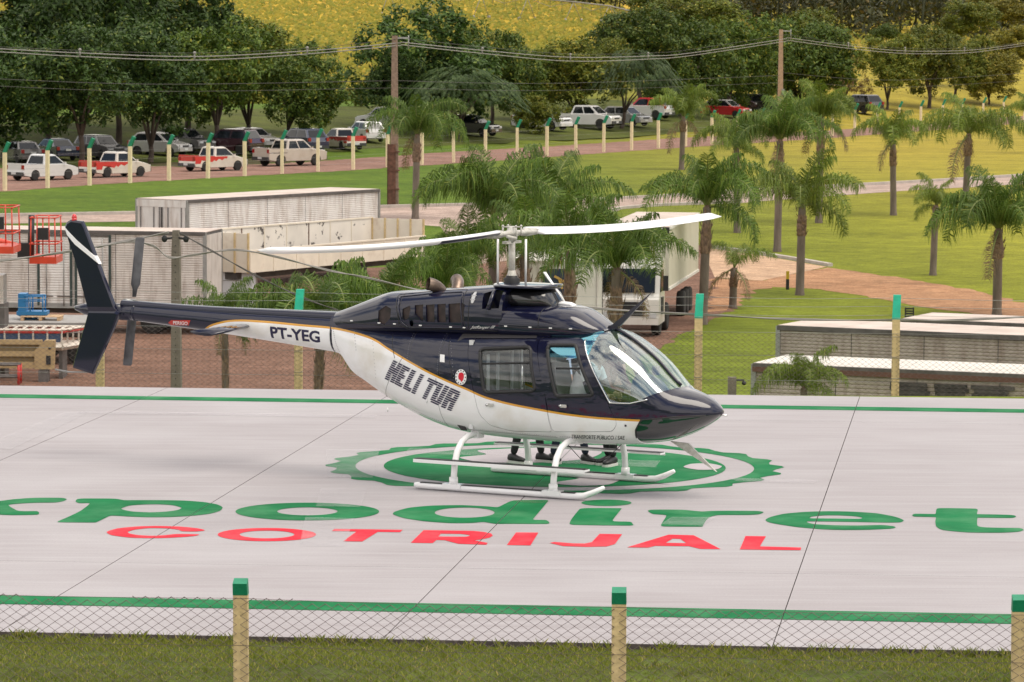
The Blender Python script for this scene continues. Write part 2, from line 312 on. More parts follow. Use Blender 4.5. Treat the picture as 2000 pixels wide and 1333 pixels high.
kerb('island_kerb', [(1130, 470), (1160, 446), (1177, 424), (1215, 409), (1290, 403), (1450, 397)], .25, .14)
kerb('apron_kerb', [(1370, 483), (1480, 498), (1560, 511), (1617, 521)], .25, .14)

# ------------------------------------------------------------------ the helipad: slabs with open joints, painted lines and lettering
def line2(a, b): return (a.x, a.y, b.x - a.x, b.y - a.y)
def cross2(l, m):
    d = l[2] * m[3] - l[3] * m[2]; t = ((m[0] - l[0]) * m[3] - (m[1] - l[1]) * m[2]) / d
    return Vector((l[0] + l[2] * t, l[1] + l[3] * t, 0))
jp = [on_z(325, 758.5), on_z(735, 786), on_z(1013.5, 974.5), on_z(1677.5, 780)]
JA = math.radians(7.2); jd = Vector((math.sin(JA), math.cos(JA), 0)); jn = Vector((jd.y, -jd.x, 0))
offs = [p.dot(jn) for p in jp]; step = (offs[3] - offs[0]) / 3
offs = [offs[0] + step * k for k in range(-3, 7)]
TR = [line2(on_z(0, 753.5), on_z(2000, 779)), line2(on_z(0, 802), on_z(2000, 829)), line2(on_z(0, 1095.5), on_z(2000, 1128)), line2(on_z(0, 1234), on_z(1995, 1272.5))]
JL = [(jn.x * o, jn.y * o, jd.x, jd.y) for o in offs]
def pad_paint():
    m, n, l, b = new_mat('pad_paint'); tco = n.new('ShaderNodeTexCoord'); mpp = n.new('ShaderNodeMapping'); mpp.inputs['Rotation'].default_value = (0, 0, math.radians(5)); mpp.inputs['Scale'].default_value = (.22, 3.0, 1); l.new(tco.outputs['Object'], mpp.inputs[0])
    a = n.new('ShaderNodeTexNoise'); a.inputs['Scale'].default_value = 1.6; a.inputs['Detail'].default_value = 8; a.inputs['Roughness'].default_value = .65; l.new(mpp.outputs[0], a.inputs['Vector'])
    r = n.new('ShaderNodeValToRGB'); r.color_ramp.elements[0].position = .32; r.color_ramp.elements[1].position = .66; r.color_ramp.elements[0].color = (.285, .262, .272, 1); r.color_ramp.elements[1].color = (.355, .336, .351, 1); l.new(a.outputs['Fac'], r.inputs[0])
    c = n.new('ShaderNodeTexNoise'); c.inputs['Scale'].default_value = .35; c.inputs['Detail'].default_value = 6; l.new(tco.outputs['Object'], c.inputs['Vector'])
    r2 = n.new('ShaderNodeValToRGB'); r2.color_ramp.elements[0].position = .42; r2.color_ramp.elements[1].position = .68; r2.color_ramp.elements[1].color = (.7, .7, .7, 1); l.new(c.outputs['Fac'], r2.inputs[0])
    x = n.new('ShaderNodeMix'); x.data_type = 'RGBA'; l.new(r2.outputs[0], x.inputs['Factor']); l.new(r.outputs[0], x.inputs['A']); x.inputs['B'].default_value = (.376, .359, .375, 1)
    d = n.new('ShaderNodeTexNoise'); d.inputs['Scale'].default_value = 1.1; d.inputs['Detail'].default_value = 10; d.inputs['Roughness'].default_value = .75; m2 = n.new('ShaderNodeMapping'); m2.inputs['Scale'].default_value = (.5, 1.8, 1); l.new(tco.outputs['Object'], m2.inputs[0]); l.new(m2.outputs[0], d.inputs['Vector'])
    r3 = n.new('ShaderNodeValToRGB'); r3.color_ramp.elements[0].position = .60; r3.color_ramp.elements[1].position = .80; r3.color_ramp.elements[1].color = (.55, .55, .55, 1); l.new(d.outputs['Fac'], r3.inputs[0])
    y = n.new('ShaderNodeMix'); y.data_type = 'RGBA'; l.new(r3.outputs[0], y.inputs['Factor']); l.new(x.outputs['Result'], y.inputs['A']); y.inputs['B'].default_value = (.30, .25, .245, 1)
    pv_ = y.outputs['Result']
    for sc_, lo_, hi_, a0, a1, st_ in ((45, .93, 1.06, .3, .7, (1, 1, 1)), (7, .95, 1.05, .3, .7, (.12, 2.5, 1)), (16, 1.0, .72, .70, .78, (.6, 1.4, 1))):
        m3 = n.new('ShaderNodeMapping'); m3.inputs['Scale'].default_value = st_; m3.inputs['Rotation'].default_value = (0, 0, math.radians(5)); l.new(tco.outputs['Object'], m3.inputs[0]); g_ = n.new('ShaderNodeTexNoise'); g_.inputs['Scale'].default_value = sc_; g_.inputs['Detail'].default_value = 5; l.new(m3.outputs[0], g_.inputs['Vector'])
        q_ = n.new('ShaderNodeMapRange'); q_.inputs['From Min'].default_value = a0; q_.inputs['From Max'].default_value = a1; q_.inputs['To Min'].default_value = lo_; q_.inputs['To Max'].default_value = hi_; l.new(g_.outputs['Fac'], q_.inputs['Value'])
        v_ = n.new('ShaderNodeVectorMath'); v_.operation = 'SCALE'; l.new(pv_, v_.inputs[0]); l.new(q_.outputs[0], v_.inputs['Scale']); pv_ = v_.outputs[0]
    l.new(pv_, b.inputs['Base Color']); b.inputs['Roughness'].default_value = .5; b.inputs['Specular IOR Level'].default_value = .12
    rr = n.new('ShaderNodeMapRange'); rr.inputs['To Min'].default_value = .5; rr.inputs['To Max'].default_value = .8; l.new(a.outputs['Fac'], rr.inputs['Value']); l.new(rr.outputs[0], b.inputs['Roughness'])
    return m
PADP = pad_paint(); PADSIDE = M('pad_concrete', (.08, .065, .06), .9, var=.3, scale=6)
SEAM = M('joint_filler', (.10, .092, .095), .9)
pad = put('helipad', None, kind='structure')
G = .0045
for i in range(len(JL) - 1):
    for j in range(3):
        q = [cross2(JL[i], TR[j + 1]), cross2(JL[i + 1], TR[j + 1]), cross2(JL[i + 1], TR[j]), cross2(JL[i], TR[j])]
        cen = sum(q, Vector()) / 4
        gj = G if j > 0 else .0
        r = []
        for k, p in enumerate(q):
            d = Vector((0, 0, 0)); d += jn * (G if k in (0, 3) else -G)
            d += jd * ((.003 if j < 2 else 0) if k in (0, 1) else (-.003 if j > 0 else 0)); r.append(p + d)
        s = MB(); s.add([(p.x, p.y, -.14) for p in r] + [(p.x, p.y, 0) for p in r], [(4, 5, 6, 7)], 0)
        s.add([(p.x, p.y, -.14) for p in r] + [(p.x, p.y, 0) for p in r], [(0, 1, 5, 4), (1, 2, 6, 5), (2, 3, 7, 6), (3, 0, 4, 7)], 1)
        s.build('slab', [PADP, PADSIDE], pad)
r = [cross2(JL[0], TR[3]), cross2(JL[-1], TR[3]), cross2(JL[-1], TR[0]), cross2(JL[0], TR[0])]
MB().add([(p.x, p.y, -.03) for p in r], [(0, 1, 2, 3)]).build('joint_bed', SEAM, pad)

wa, wb = r[3], r[2]; wn_ = Vector((-(wb - wa).y, (wb - wa).x, 0)).normalized()
MB().rings([[Vector((q.x, q.y, z)) + wn_ * d for z, d in ((-.15, -.25), (-.15, -.03), (-2.2, -.03), (-2.2, -.25))] for q in (wa, wb)], smooth=False).build('retaining_wall', PADSIDE, pad)
GREENP = M('green_floor_paint', (.010, .145, .052), .8, spec=.06, var=.16, scale=1.5, dirt=(.12, .30, .16), dscale=1.2, damt=.45, detail=9)
REDP = M('red_floor_paint', (.60, .03, .05), .8, spec=.06, var=.10, scale=1.6, dirt=(.72, .16, .17), dscale=1.5, damt=.4)
PALEP = M('pale_floor_paint', (.40, .37, .39), .8, spec=.06, var=.06, scale=2)
def spline(pts, k=4):
    out = []; n = len(pts)
    for i in range(n):
        p0, p1, p2, p3 = [Vector(pts[(i + d) % n]) for d in (-1, 0, 1, 2)]
        for s in range(k):
            t = s / k; out.append(tuple(.5 * ((2 * p1) + (p2 - p0) * t * .8 + (2 * p0 - 5 * p1 + 4 * p2 - p3) * t * t * .8 + (3 * p1 - p0 - 3 * p2 + p3) * t ** 3 * .8 + (p2 - p1) * 2 * .2 * (t if True else 0))) if False else tuple(p1.lerp(p2, t) * .35 + .65 * (.5 * ((2 * p1) + (p2 - p0) * t + (2 * p0 - 5 * p1 + 4 * p2 - p3) * t * t + (3 * p1 - p0 - 3 * p2 + p3) * t ** 3))))
    return out
def oval(cx, cy, rx, ry, n=40, tilt=0.0): return [(cx + rx * math.cos(2 * PI * i / n), cy + ry * math.sin(2 * PI * i / n) + tilt * rx * math.cos(2 * PI * i / n)) for i in range(n)]
def mark(name, loops, mat, z=.004, parent=None, ground=False, cut=True):
    """flat paint on the pad: loops are outlines (first the outside, then holes); the joints cut through it"""
    L = [[Vector((a, b, 0)) for a, b in lp] if ground else [Vector((*on_z(a, b)[:2], 0)) for a, b in lp] for lp in loops]
    flat = [p for lp in L for p in lp]; bm = bmesh.new(); vs = [bm.verts.new((p.x, p.y, z)) for p in flat]
    for t in tessellate_polygon(L):
        try: bm.faces.new([vs[i] for i in t])
        except ValueError: pass
    if cut:
        xs_ = [p.dot(jn) for p in flat]
        for o in offs:
            if min(xs_) < o < max(xs_):
                for s in (-G, G):
                    bmesh.ops.bisect_plane(bm, geom=bm.verts[:] + bm.edges[:] + bm.faces[:], plane_co=jn * (o + s), plane_no=jn)
                dead = [f for f in bm.faces if abs(f.calc_center_median().dot(jn) - o) < G * .9]
                bmesh.ops.delete(bm, geom=dead, context='FACES')
    for f in bm.faces:
        f.normal_update()
        if f.normal.z < 0: f.normal_flip()
    me = bpy.data.meshes.new(name); bm.to_mesh(me); bm.free(); me.materials.append(mat)
    return put(name, me, parent or pad)
def zz(pts, ox, oy, s): return [(ox + x / s, oy + y / s) for x, y in pts]
def band(name, top, bot):
    a, b, c, d = on_z(*top[0]), on_z(*top[1]), on_z(*bot[0]), on_z(*bot[1])
    e = lambda p, q, x: p + (q - p) * ((x - p.x) / (q.x - p.x))
    A, B, C_, D_ = e(a, b, -13), e(a, b, 17), e(c, d, 17), e(c, d, -13)
    mark(name, [[(A.x, A.y), (B.x, B.y), (C_.x, C_.y), (D_.x, D_.y)]], GREENP, ground=True)
band('border_line', ((0, 770.5), (2000, 800)), ((0, 777.5), (2000, 807)))
band('border_line', ((0, 1164), (2000, 1201)), ((0, 1180.5), (2000, 1220)))
Z2 = lambda p: zz(p, 1100, 900, 2.2222)
Z3 = lambda p: zz(p, 0, 940, 2.2222)
Q3 = lambda p: zz(p, 1000, 740, 2)
Q2 = lambda p: zz(p, 0, 740, 2)
e_out = Z2([(878, 258), (900, 246), (960, 232), (1050, 224), (1150, 221), (1250, 223), (1360, 230), (1440, 245), (1478, 260), (1462, 269), (1400, 270), (1300, 268), (1180, 266), (1062, 265), (1066, 272), (1100, 278), (1180, 282), (1280, 283), (1380, 281), (1432, 286), (1443, 292), (1420, 297), (1330, 301), (1220, 302), (1120, 299), (1010, 289), (920, 275), (888, 267)])
e_in = Z2([(1070, 250), (1080, 244), (1130, 239), (1200, 239), (1270, 243), (1298, 249), (1285, 254), (1200, 253), (1080, 252)])
mark('letter_x', [spline(Z3([(-10, 88), (60, 80), (150, 74), (265, 74), (290, 80), (275, 88), (240, 94), (160, 95), (95, 98), (36, 105), (72, 128), (100, 132), (160, 132), (170, 140), (160, 147), (60, 149), (-10, 146), (-55, 130), (-160, 143), (-260, 142), (-280, 134), (-255, 128), (-170, 127), (-95, 110), (-130, 85), (-230, 84), (-240, 76), (-200, 70), (-110, 69), (-50, 76)]))], GREENP)
mark('letter_e', [spline([(x - 1925, y - 30) for x, y in e_out]), spline([(x - 1925, y - 30) for x, y in e_in])], GREENP)
mark('letter_p', [spline(Z3([(328, 90), (335, 80), (360, 77), (440, 77), (500, 78), (540, 84), (600, 84), (700, 84), (800, 86), (880, 92), (940, 102), (966, 115), (955, 130), (910, 143), (830, 152), (740, 157), (640, 158), (560, 155), (485, 151), (460, 160), (420, 179), (400, 181), (262, 180), (252, 176), (300, 155), (350, 130), (390, 98), (345, 97)])), spline(Z3([(527, 120), (560, 108), (620, 103), (690, 102), (750, 106), (788, 117), (770, 127), (720, 134), (650, 137), (580, 134), (540, 127)]))], GREENP)
mark('letter_o', [Z3(oval(1334, 133.5, 312, 38.5, 48)), Z3(oval(1334, 132.5, 131, 17.5, 36))], GREENP)
mark('letter_d', [spline([(1005, 978.2), (1068, 977.8), (1067, 984), (1046, 1009), (1042, 1016), (1066, 1016.8), (1073, 1021.5), (1067, 1024.2), (1000, 1024), (968, 1024), (945, 1020.5), (920, 1022.3), (880, 1022.6), (830, 1019), (790, 1013), (768, 1005.5), (772, 1000), (800, 992.5), (845, 988.5), (900, 987.6), (950, 990), (972, 991.5), (986, 985)]), oval(907.5, 1002.2, 58.5, 10, 32)], GREENP)
mark('letter_dot', [oval(1184.5, 983, 49, 6.2, 32)], GREENP)
mark('letter_i', [spline(Z2([(76, 210), (110, 207), (245, 208), (250, 214), (216, 258), (225, 265), (290, 267), (301, 276), (290, 283), (45, 280), (30, 268), (40, 250), (66, 217)]))], GREENP)
mark('letter_r', [spline(Z2([(368, 220), (380, 215), (430, 214), (520, 215), (600, 222), (640, 220), (720, 219), (840, 220), (870, 225), (850, 234), (800, 237), (720, 237), (670, 238), (640, 245), (622, 258), (606, 284), (596, 288), (440, 287), (425, 280), (438, 258), (446, 238), (390, 233)]))], GREENP)
mark('letter_e', [spline(e_out), spline(e_in)], GREENP)
mark('letter_t', [spline(Z2([(1515, 238), (1528, 232), (1600, 233), (1616, 232), (1620, 213), (1632, 208), (1700, 208), (1788, 210), (1799, 216), (1796, 233), (1810, 234), (1940, 237), (1966, 243), (1945, 250), (1810, 249), (1798, 251), (1798, 284), (1830, 291), (1900, 293), (1980, 294), (1999, 302), (1975, 310), (1900, 314), (1760, 313), (1650, 303), (1620, 288), (1615, 265), (1618, 248), (1600, 246), (1525, 244)]))], GREENP)
mark('letter_c', [spline(Z3([(890, 215), (860, 207), (780, 199), (680, 196), (590, 199), (510, 207), (463, 222), (485, 236), (560, 246), (660, 249), (760, 246), (840, 240), (864, 233), (770, 231), (720, 236), (660, 239), (600, 236), (562, 229), (555, 221), (590, 211), (650, 205), (720, 206), (775, 212), (790, 219), (850, 220)]), 3)], REDP)
mark('letter_o', [Z3(oval(1158.5, 233.5, 213.5, 28.5, 44)), Z3(oval(1159, 233, 119, 17, 36))], REDP)
mark('letter_t', [Z3([(1452, 209), (1748, 213), (1736, 223), (1640, 221.5), (1572, 263.5), (1490, 262.5), (1548, 220), (1440, 218.5)])], REDP)
mark('letter_r', [Q2([(1655, 593), (1850, 596), (1890, 600), (1918, 606), (1925, 614), (1912, 622), (1880, 629), (1850, 632), (1905, 643), (1900, 650), (1790, 646), (1738, 632), (1705, 631), (1690, 643.5), (1605, 642)]), Q2([(1722, 606.5), (1800, 607.5), (1832, 611), (1836, 615), (1820, 619), (1712, 618)])], REDP)
mark('letter_i', [[(1008, 1041), (1051.5, 1041.3), (1036, 1066.3), (990, 1065.5)]], REDP)
mark('letter_j', [Q3([(342, 607.5), (430, 609), (402, 647), (370, 656.5), (290, 658), (200, 655), (148, 643), (165, 639), (240, 645), (285, 645.5), (312, 640)])], REDP)
mark('letter_a', [Q3([(612, 610.5), (710, 613), (815, 667), (735, 666), (692, 655.5), (560, 654), (532, 661), (450, 660)]), Q3([(628, 626), (658, 627), (682, 644), (600, 642.5)])], REDP)
mark('letter_l', [Q3([(912, 616), (992, 617), (968, 656.5), (1130, 661), (1127, 671), (890, 668)])], REDP)
# the toothed emblem under the helicopter
gl, gr_ = on_z(634, 912), on_z(1526, 905); GCX, GCY = (gl.x + gr_.x) / 2, (gl.y + gr_.y) / 2 - .15; GR = (gr_.x - gl.x) / 2
def gear(r0, n, depth):
    out = []
    for i in range(n):
        for t, r in ((0, 1.0), (.18, .995), (.42, 1 - depth), (.7, 1 - depth * .75)):
            q = 2 * PI * (i + t) / n; out.append((GCX + GR * r0 * r * math.cos(q), GCY + GR * r0 * r * math.sin(q)))
    return out
def circ(x, y, rx, ry=None, n=48): return [(x + rx * math.cos(2 * PI * i / n), y + (ry or rx) * math.sin(2 * PI * i / n)) for i in range(n)]
mark('emblem_gear', [gear(1, 24, .05), circ(GCX, GCY, GR * .868, n=72)], GREENP, ground=True)
mark('emblem_disc', [circ(GCX, GCY, GR * .745, n=72)], GREENP, ground=True)
e2 = lambda pts: [(GCX + GR * a, GCY + GR * b) for a, b in pts]
mark('emblem_bay', [e2(spline([(-.42, .30), (-.30, .42), (-.34, .58), (-.10, .70), (.12, .72), (.22, .55), (.16, .30), (.02, .16), (-.16, .10), (-.34, .14)]))], PALEP, .008, ground=True)
mark('emblem_notch', [e2(spline([(-.02, -.62), (.10, -.45), (-.02, -.28), (.04, -.18), (.16, -.20), (.28, -.42), (.22, -.66), (.10, -.71)]))], PALEP, .008, ground=True)
mark('emblem_eye', [e2(spline([(.56, -.02), (.60, .10), (.68, .12), (.73, .02), (.70, -.10), (.62, -.12)]))], PALEP, .008, ground=True)
def film(name, amt, c=(.58, .56, .585)):
    m, n, l, b = new_mat(name); o = n['Material Output']; b.inputs['Base Color'].default_value = (*c, 1); b.inputs['Roughness'].default_value = .5
    t = n.new('ShaderNodeBsdfTransparent'); x = n.new('ShaderNodeMixShader'); tco = n.new('ShaderNodeTexCoord'); nn_ = n.new('ShaderNodeTexNoise'); nn_.inputs['Scale'].default_value = 3; nn_.inputs['Detail'].default_value = 8
    l.new(tco.outputs['Object'], nn_.inputs['Vector']); mr = n.new('ShaderNodeMapRange'); mr.inputs['From Min'].default_value = .3; mr.inputs['From Max'].default_value = .7; mr.inputs['To Min'].default_value = amt * .5; mr.inputs['To Max'].default_value = amt * 1.3
    l.new(nn_.outputs['Fac'], mr.inputs['Value']); l.new(mr.outputs[0], x.inputs[0]); l.new(t.outputs[0], x.inputs[1]); l.new(b.outputs[0], x.inputs[2]); l.new(x.outputs[0], o.inputs[0]); return m
FILM = film('thin_pale_overpaint', .17); RSTAIN = film('rusty_floor_stain', .13, (.34, .20, .17))
for k, q in enumerate([[(636, 880), (742, 878), (728, 935), (640, 934)], [(627, 956), (718, 955), (704, 992), (617, 991)], [(596, 1012), (692, 1014), (672, 1070), (585, 1068)], [(130, 806), (175, 807), (20, 880), (-40, 874)], [(1110, 896), (1290, 902), (1280, 915), (1090, 906)], [(1312, 1012), (1400, 1012), (1372, 1029), (1290, 1026)], [(160, 804), (735, 812), (735, 818), (150, 809)], [(1420, 935), (1600, 940), (1590, 946), (1440, 942)], [(800, 876), (1030, 882), (1030, 893), (790, 888)]]):
    mark('overpaint_patch', [q], FILM, .011)
mark('floor_stain', [spline([(960, 974), (1010, 978), (1075, 982), (1040, 985), (985, 979)])], RSTAIN, .012)
mark('floor_stain', [spline([(1565, 1251), (1620, 1250), (1700, 1254), (1690, 1260), (1600, 1258)])], RSTAIN, .012)

VERGE = ground_mat('verge_soil', [((.055, .085, .014), (.10, .125, .024)), ((.085, .080, .03), (.09, .125, .02))], [.5, 3.0], bump=.6, bscale=14)
sheet('verge', [(-11, 26), (11, 26), (11, 36), (-11, 36)], VERGE, .004, world_xy=True)
# ------------------------------------------------------------------ foreground grass: blades
GRASSB = leaf_mat('grass_blades', (.12, .155, .022), (.25, .265, .042), (.42, .33, .12), rough=.8, trans=.35)
mb = MB(); rnd = random.Random(3)
nA, nB = on_z(0, 1234), on_z(1995, 1272.5)
for i in range(84000):
    x = rnd.uniform(-8.5, 8.5); edge = nA.y + (nB.y - nA.y) * (x - nA.x) / (nB.x - nA.x); y = edge - .02 - 3.2 * rnd.random() ** 1.4
    dn = noise.noise(Vector((x * 1.3, y * 1.3, 0)))
    if noise.noise(Vector((x * 2.1, y * 3.2, 5))) + .5 * noise.noise(Vector((x * 7, y * 7, 1))) < -.42: continue
    h = rnd.uniform(.022, .055) * (1 + .35 * dn); a = rnd.uniform(0, 2 * PI); w = rnd.uniform(.004, .007); l = rnd.uniform(.1, .75) * h
    b = rnd.uniform(0, 2 * PI); dx, dy = math.cos(a) * w, math.sin(a) * w; z = gz(y) - .003
    mb.add([(x - dx, y - dy, z), (x + dx, y + dy, z), (x + math.cos(b) * l * .4 + dx * .6, y + math.sin(b) * l * .4 + dy * .6, z + h * .65), (x + math.cos(b) * l, y + math.sin(b) * l, z + h)], [(0, 1, 2), (0, 2, 3)])
for i in range(260):      # taller tufts, thickest along the pad edge
    x = rnd.uniform(-6.5, 6.5); edge = nA.y + (nB.y - nA.y) * (x - nA.x) / (nB.x - nA.x); y = edge - .03 - (1.8 * rnd.random() ** 2 if i % 2 else .04 * rnd.random()); z = gz(y)
    for k in range(rnd.randint(5, 14)):
        h = rnd.uniform(.05, .11); a = rnd.uniform(0, 2 * PI); w = .005; b = rnd.uniform(0, 2 * PI); l = h * rnd.uniform(.2, .8); px_, py_ = x + rnd.gauss(0, .02), y + rnd.gauss(0, .012); dx, dy = math.cos(a) * w, math.sin(a) * w
        mb.add([(px_ - dx, py_ - dy, z), (px_ + dx, py_ + dy, z), (px_ + math.cos(b) * l * .4, py_ + math.sin(b) * l * .4, z + h * .65), (px_ + math.cos(b) * l, py_ + math.sin(b) * l, z + h)], [(0, 1, 2), (0, 2, 3)])
mb.build('grass', GRASSB, fix=False, kind='stuff')

# ------------------------------------------------------------------ fences
def chain_mesh(mb, a, b, z0, z1, w, h, r, sides=4):
    """woven wire: every wire is an upright zigzag hooked into its neighbours"""
    d = Vector((b.x - a.x, b.y - a.y, 0)); L = d.length; d.normalize(); nn = Vector((-d.y, d.x, 0)); k = 0
    for i in range(int(L / (w / 2))):
        pts = []; z = z0; j = 0
        while z <= z1(i * w / 2 / L) + 1e-6:
            s = i * w / 2 + (w / 2 + .0015 if j % 2 else -.0015)
            if i % 2: s = i * w / 2 + (-.0015 if j % 2 else w / 2 + .0015)
            pts.append(Vector((a.x, a.y, 0)) + d * s + nn * (r * (1 if j % 2 else -1)) + Vector((0, 0, z))); z += h / 2; j += 1
        mb.tube(pts, r, sides, caps=False, smooth=False)
fence = thing('chain_link_fence', 'near chain link fence with cream posts and dark green tips before the grass strip', 'fence')
tops = [(-292, 1118, 30.5), (471, 1133, 30.25), (1210, 1150, 30.0), (1993, 1165, 29.75), (2790, 1180, 29.5)]
PT = [at(*t) for t in tops]
for p in PT:
    g = gz(p.y) - .3; s = .058
    o = MB().box((0, 0, (p.z - .12 + g) / 2), (2 * s, 2 * s, p.z - .12 - g)).build('post', CREAM, fence); o.location = (p.x, p.y, 0); o.rotation_euler = (rnd.uniform(-.008, .008), rnd.uniform(-.012, .012), -.08 + rnd.uniform(-.06, .06))
    bm = MB(); z = p.z - .12
    bm.add([(-s - .002, -s - .002, z), (s + .002, -s - .002, z), (s + .002, s + .002, z), (-s - .002, s + .002, z), (-s, -s - .035, z + .10), (s, -s - .035, z + .10), (s, s - .03, z + .13), (-s, s - .03, z + .13)], [(3, 2, 1, 0), (4, 5, 6, 7), (0, 1, 5, 4), (1, 2, 6, 5), (2, 3, 7, 6), (3, 0, 4, 7)])
    bm.build('post_tip', GREEN_TIP, o)
wm = MB(); wl_ = MB()
for a, b in zip(PT, PT[1:]):
    za, zb = a.z - .13, b.z - .13
    chain_mesh(wm, Vector((a.x, a.y - .07, 0)), Vector((b.x, b.y - .07, 0)), -.42, lambda t, za=za, zb=zb: za + (zb - za) * t - .012 * math.sin(PI * t), .107, .074, .0034)
    for dz in (.012, .40, .80): wl_.tube([Vector((a.x, a.y - .066, za - dz)).lerp(Vector((b.x, b.y - .066, zb - dz)), t) - Vector((0, 0, .014 * math.sin(PI * t))) for t in [i / 10 for i in range(11)]], .002, 4)
wm.build('wire_mesh', WIRE, fence, fix=False, kind='stuff'); wl_.build('line_wire', WIRE, fence, fix=False)

fence2 = thing('chain_link_fence', 'chain link fence behind the white pad, with cream posts and bent light green tips', 'fence')
tops2 = [(-195, 556, 60.6), (195, 560, 60.4), (583, 564, 60.2), (972, 568, 60.0), (1365, 573, 59.8), (1751, 575, 59.6), (2140, 580, 59.4)]
P2 = [at(*t) for t in tops2]
for p in P2:
    g = gz(p.y) - .2; s = .062; zt = p.z - .40
    o = MB().box((0, 0, (zt + g) / 2), (2 * s, 2 * s, zt - g)).build('post', CREAM, fence2); o.location = (p.x, p.y, 0); o.rotation_euler = (0, 0, -.08)
    bm = MB()
    for k, (a, b) in enumerate(((0, .1), (.1, .38))):
        ya, yb = a * .32, b * .32; ww = s + .003 - .003 * k
        bm.add([(-ww + .03 * a, -ww + ya, zt + a), (ww + .03 * a, -ww + ya, zt + a), (ww + .03 * a, ww + ya, zt + a), (-ww + .03 * a, ww + ya, zt + a), (-ww + .04 * b, -ww + yb, zt + b), (ww + .04 * b, -ww + yb, zt + b), (ww + .04 * b, ww + yb, zt + b), (-ww + .04 * b, ww + yb, zt + b)], [(3, 2, 1, 0), (4, 5, 6, 7), (0, 1, 5, 4), (1, 2, 6, 5), (2, 3, 7, 6), (3, 0, 4, 7)])
    bm.build('post_tip', GREEN_TIP2, o)
    for zz_ in (.02, -.28, -.62, -.95):
        MB().tube([(-.066, -.066, zt + zz_), (.066, -.066, zt + zz_), (.066, .066, zt + zz_), (-.066, .066, zt + zz_), (-.066, -.066, zt + zz_)], .004, 4).build('wire_tie', STEEL, o, fix=False)
wm = MB(); wl_ = MB()
for a, b in zip(P2, P2[1:]):
    za, zb = .58, .55
    chain_mesh(wm, Vector((a.x, a.y - .07, 0)), Vector((b.x, b.y - .07, 0)), -.55, lambda t: .56, .107, .074, .0036, 3)
    for z0 in (.57, .2, -.2): wl_.tube([Vector((a.x, a.y - .066, z0)), Vector((b.x, b.y - .066, z0))], .003, 4)
    for dz, dy in ((.06, .06), (.20, .10), (.33, .13)): wl_.tube([Vector((a.x, a.y + dy, a.z - .40 + dz)).lerp(Vector((b.x, b.y + dy, b.z - .40 + dz)), t) - Vector((0, 0, .02 * math.sin(PI * t))) for t in [i / 8 for i in range(9)]], .003, 4)
wm.build('wire_mesh', WIRE, fence2, fix=False, kind='stuff'); wl_.build('line_wire', STEEL, fence2, fix=False)

fence3 = thing('boundary_fence', 'long row of cream posts with bent green tips between the lawn and the dirt track', 'fence')
bx = [-74, 9.5, 93, 175, 254, 330, 406, 478, 551, 621, 690, 757, 824, 886, 948, 1010, 1068, 1124.6, 1179, 1233.5, 1286, 1339, 1390, 1440, 1488, 1534.5, 1580, 1625.5, 1669, 1713, 1756, 1798, 1841, 1879, 1919.5, 1960, 2000, 2040]
by = lambda x: 373 + (331.5 - 373) * (x - 9.5) / 680 if x < 690 else (331.5 - (x - 690) * .0696 if x < 1286 else 290 - (x - 1286) * .0712)
post_me = MB().box((0, 0, 1.02), (.19, .19, 2.3)).mesh('post', PALECREAM)
tipm = MB().add([(-.1, -.1, 2.17), (.1, -.1, 2.17), (.1, .1, 2.17), (-.1, .1, 2.17), (.17, -.09, 2.78), (.36, -.09, 2.70), (.36, .09, 2.70), (.17, .09, 2.78)], [(3, 2, 1, 0), (4, 5, 6, 7), (0, 1, 5, 4), (1, 2, 6, 5), (2, 3, 7, 6), (3, 0, 4, 7)])
tip_me = tipm.mesh('post_tip', GREEN_TIP)
fl = MB(); prev = None
for x in bx:
    p = on_g(x, by(x), 150); o = put('post', post_me, fence3, p, -.5 + rnd.uniform(-.04, .04)); put('post_tip', tip_me, o)
    o.rotation_euler = (rnd.uniform(-.015, .015), rnd.uniform(-.015, .015), rnd.uniform(-.2, .2) - .3)
    if prev:
        for dz in (.4, .9, 1.4, 1.9): fl.tube([prev + Vector((0, 0, dz)), p + Vector((0, 0, dz))], .004, 3, caps=False)
    prev = p
fl.build('line_wire', STEEL, fence3, fix=False)
# ================================================================== THE HELICOPTER  (own axes: X to the nose, Y to its left, Z up; the photograph sees its right side)
PSI = math.radians(27.9)
_a, _b, _c, _d = on_z(816, 956), on_z(1143, 978.5), on_z(963, 922), on_z(1288, 945)
HM = (_a + _b + _c + _d) / 4
HF = Vector((math.cos(PSI), -math.sin(PSI), 0)); HS = Vector((-math.sin(PSI), -math.cos(PSI), 0))
def to_local(p): q = p - HM; return Vector((q.dot(HF), -q.dot(HS), q.z))
def dir_local(d): return Vector((d.dot(HF), -d.dot(HS), d.z))
CAML = to_local(Vector((0, 0, CAMZ)))
def on_side(px, py, y):
    """local point on the fore-and-aft plane at this y that the picture position shows"""
    d = dir_local(ray(px, py)); return CAML + d * ((y - CAML.y) / d.y)

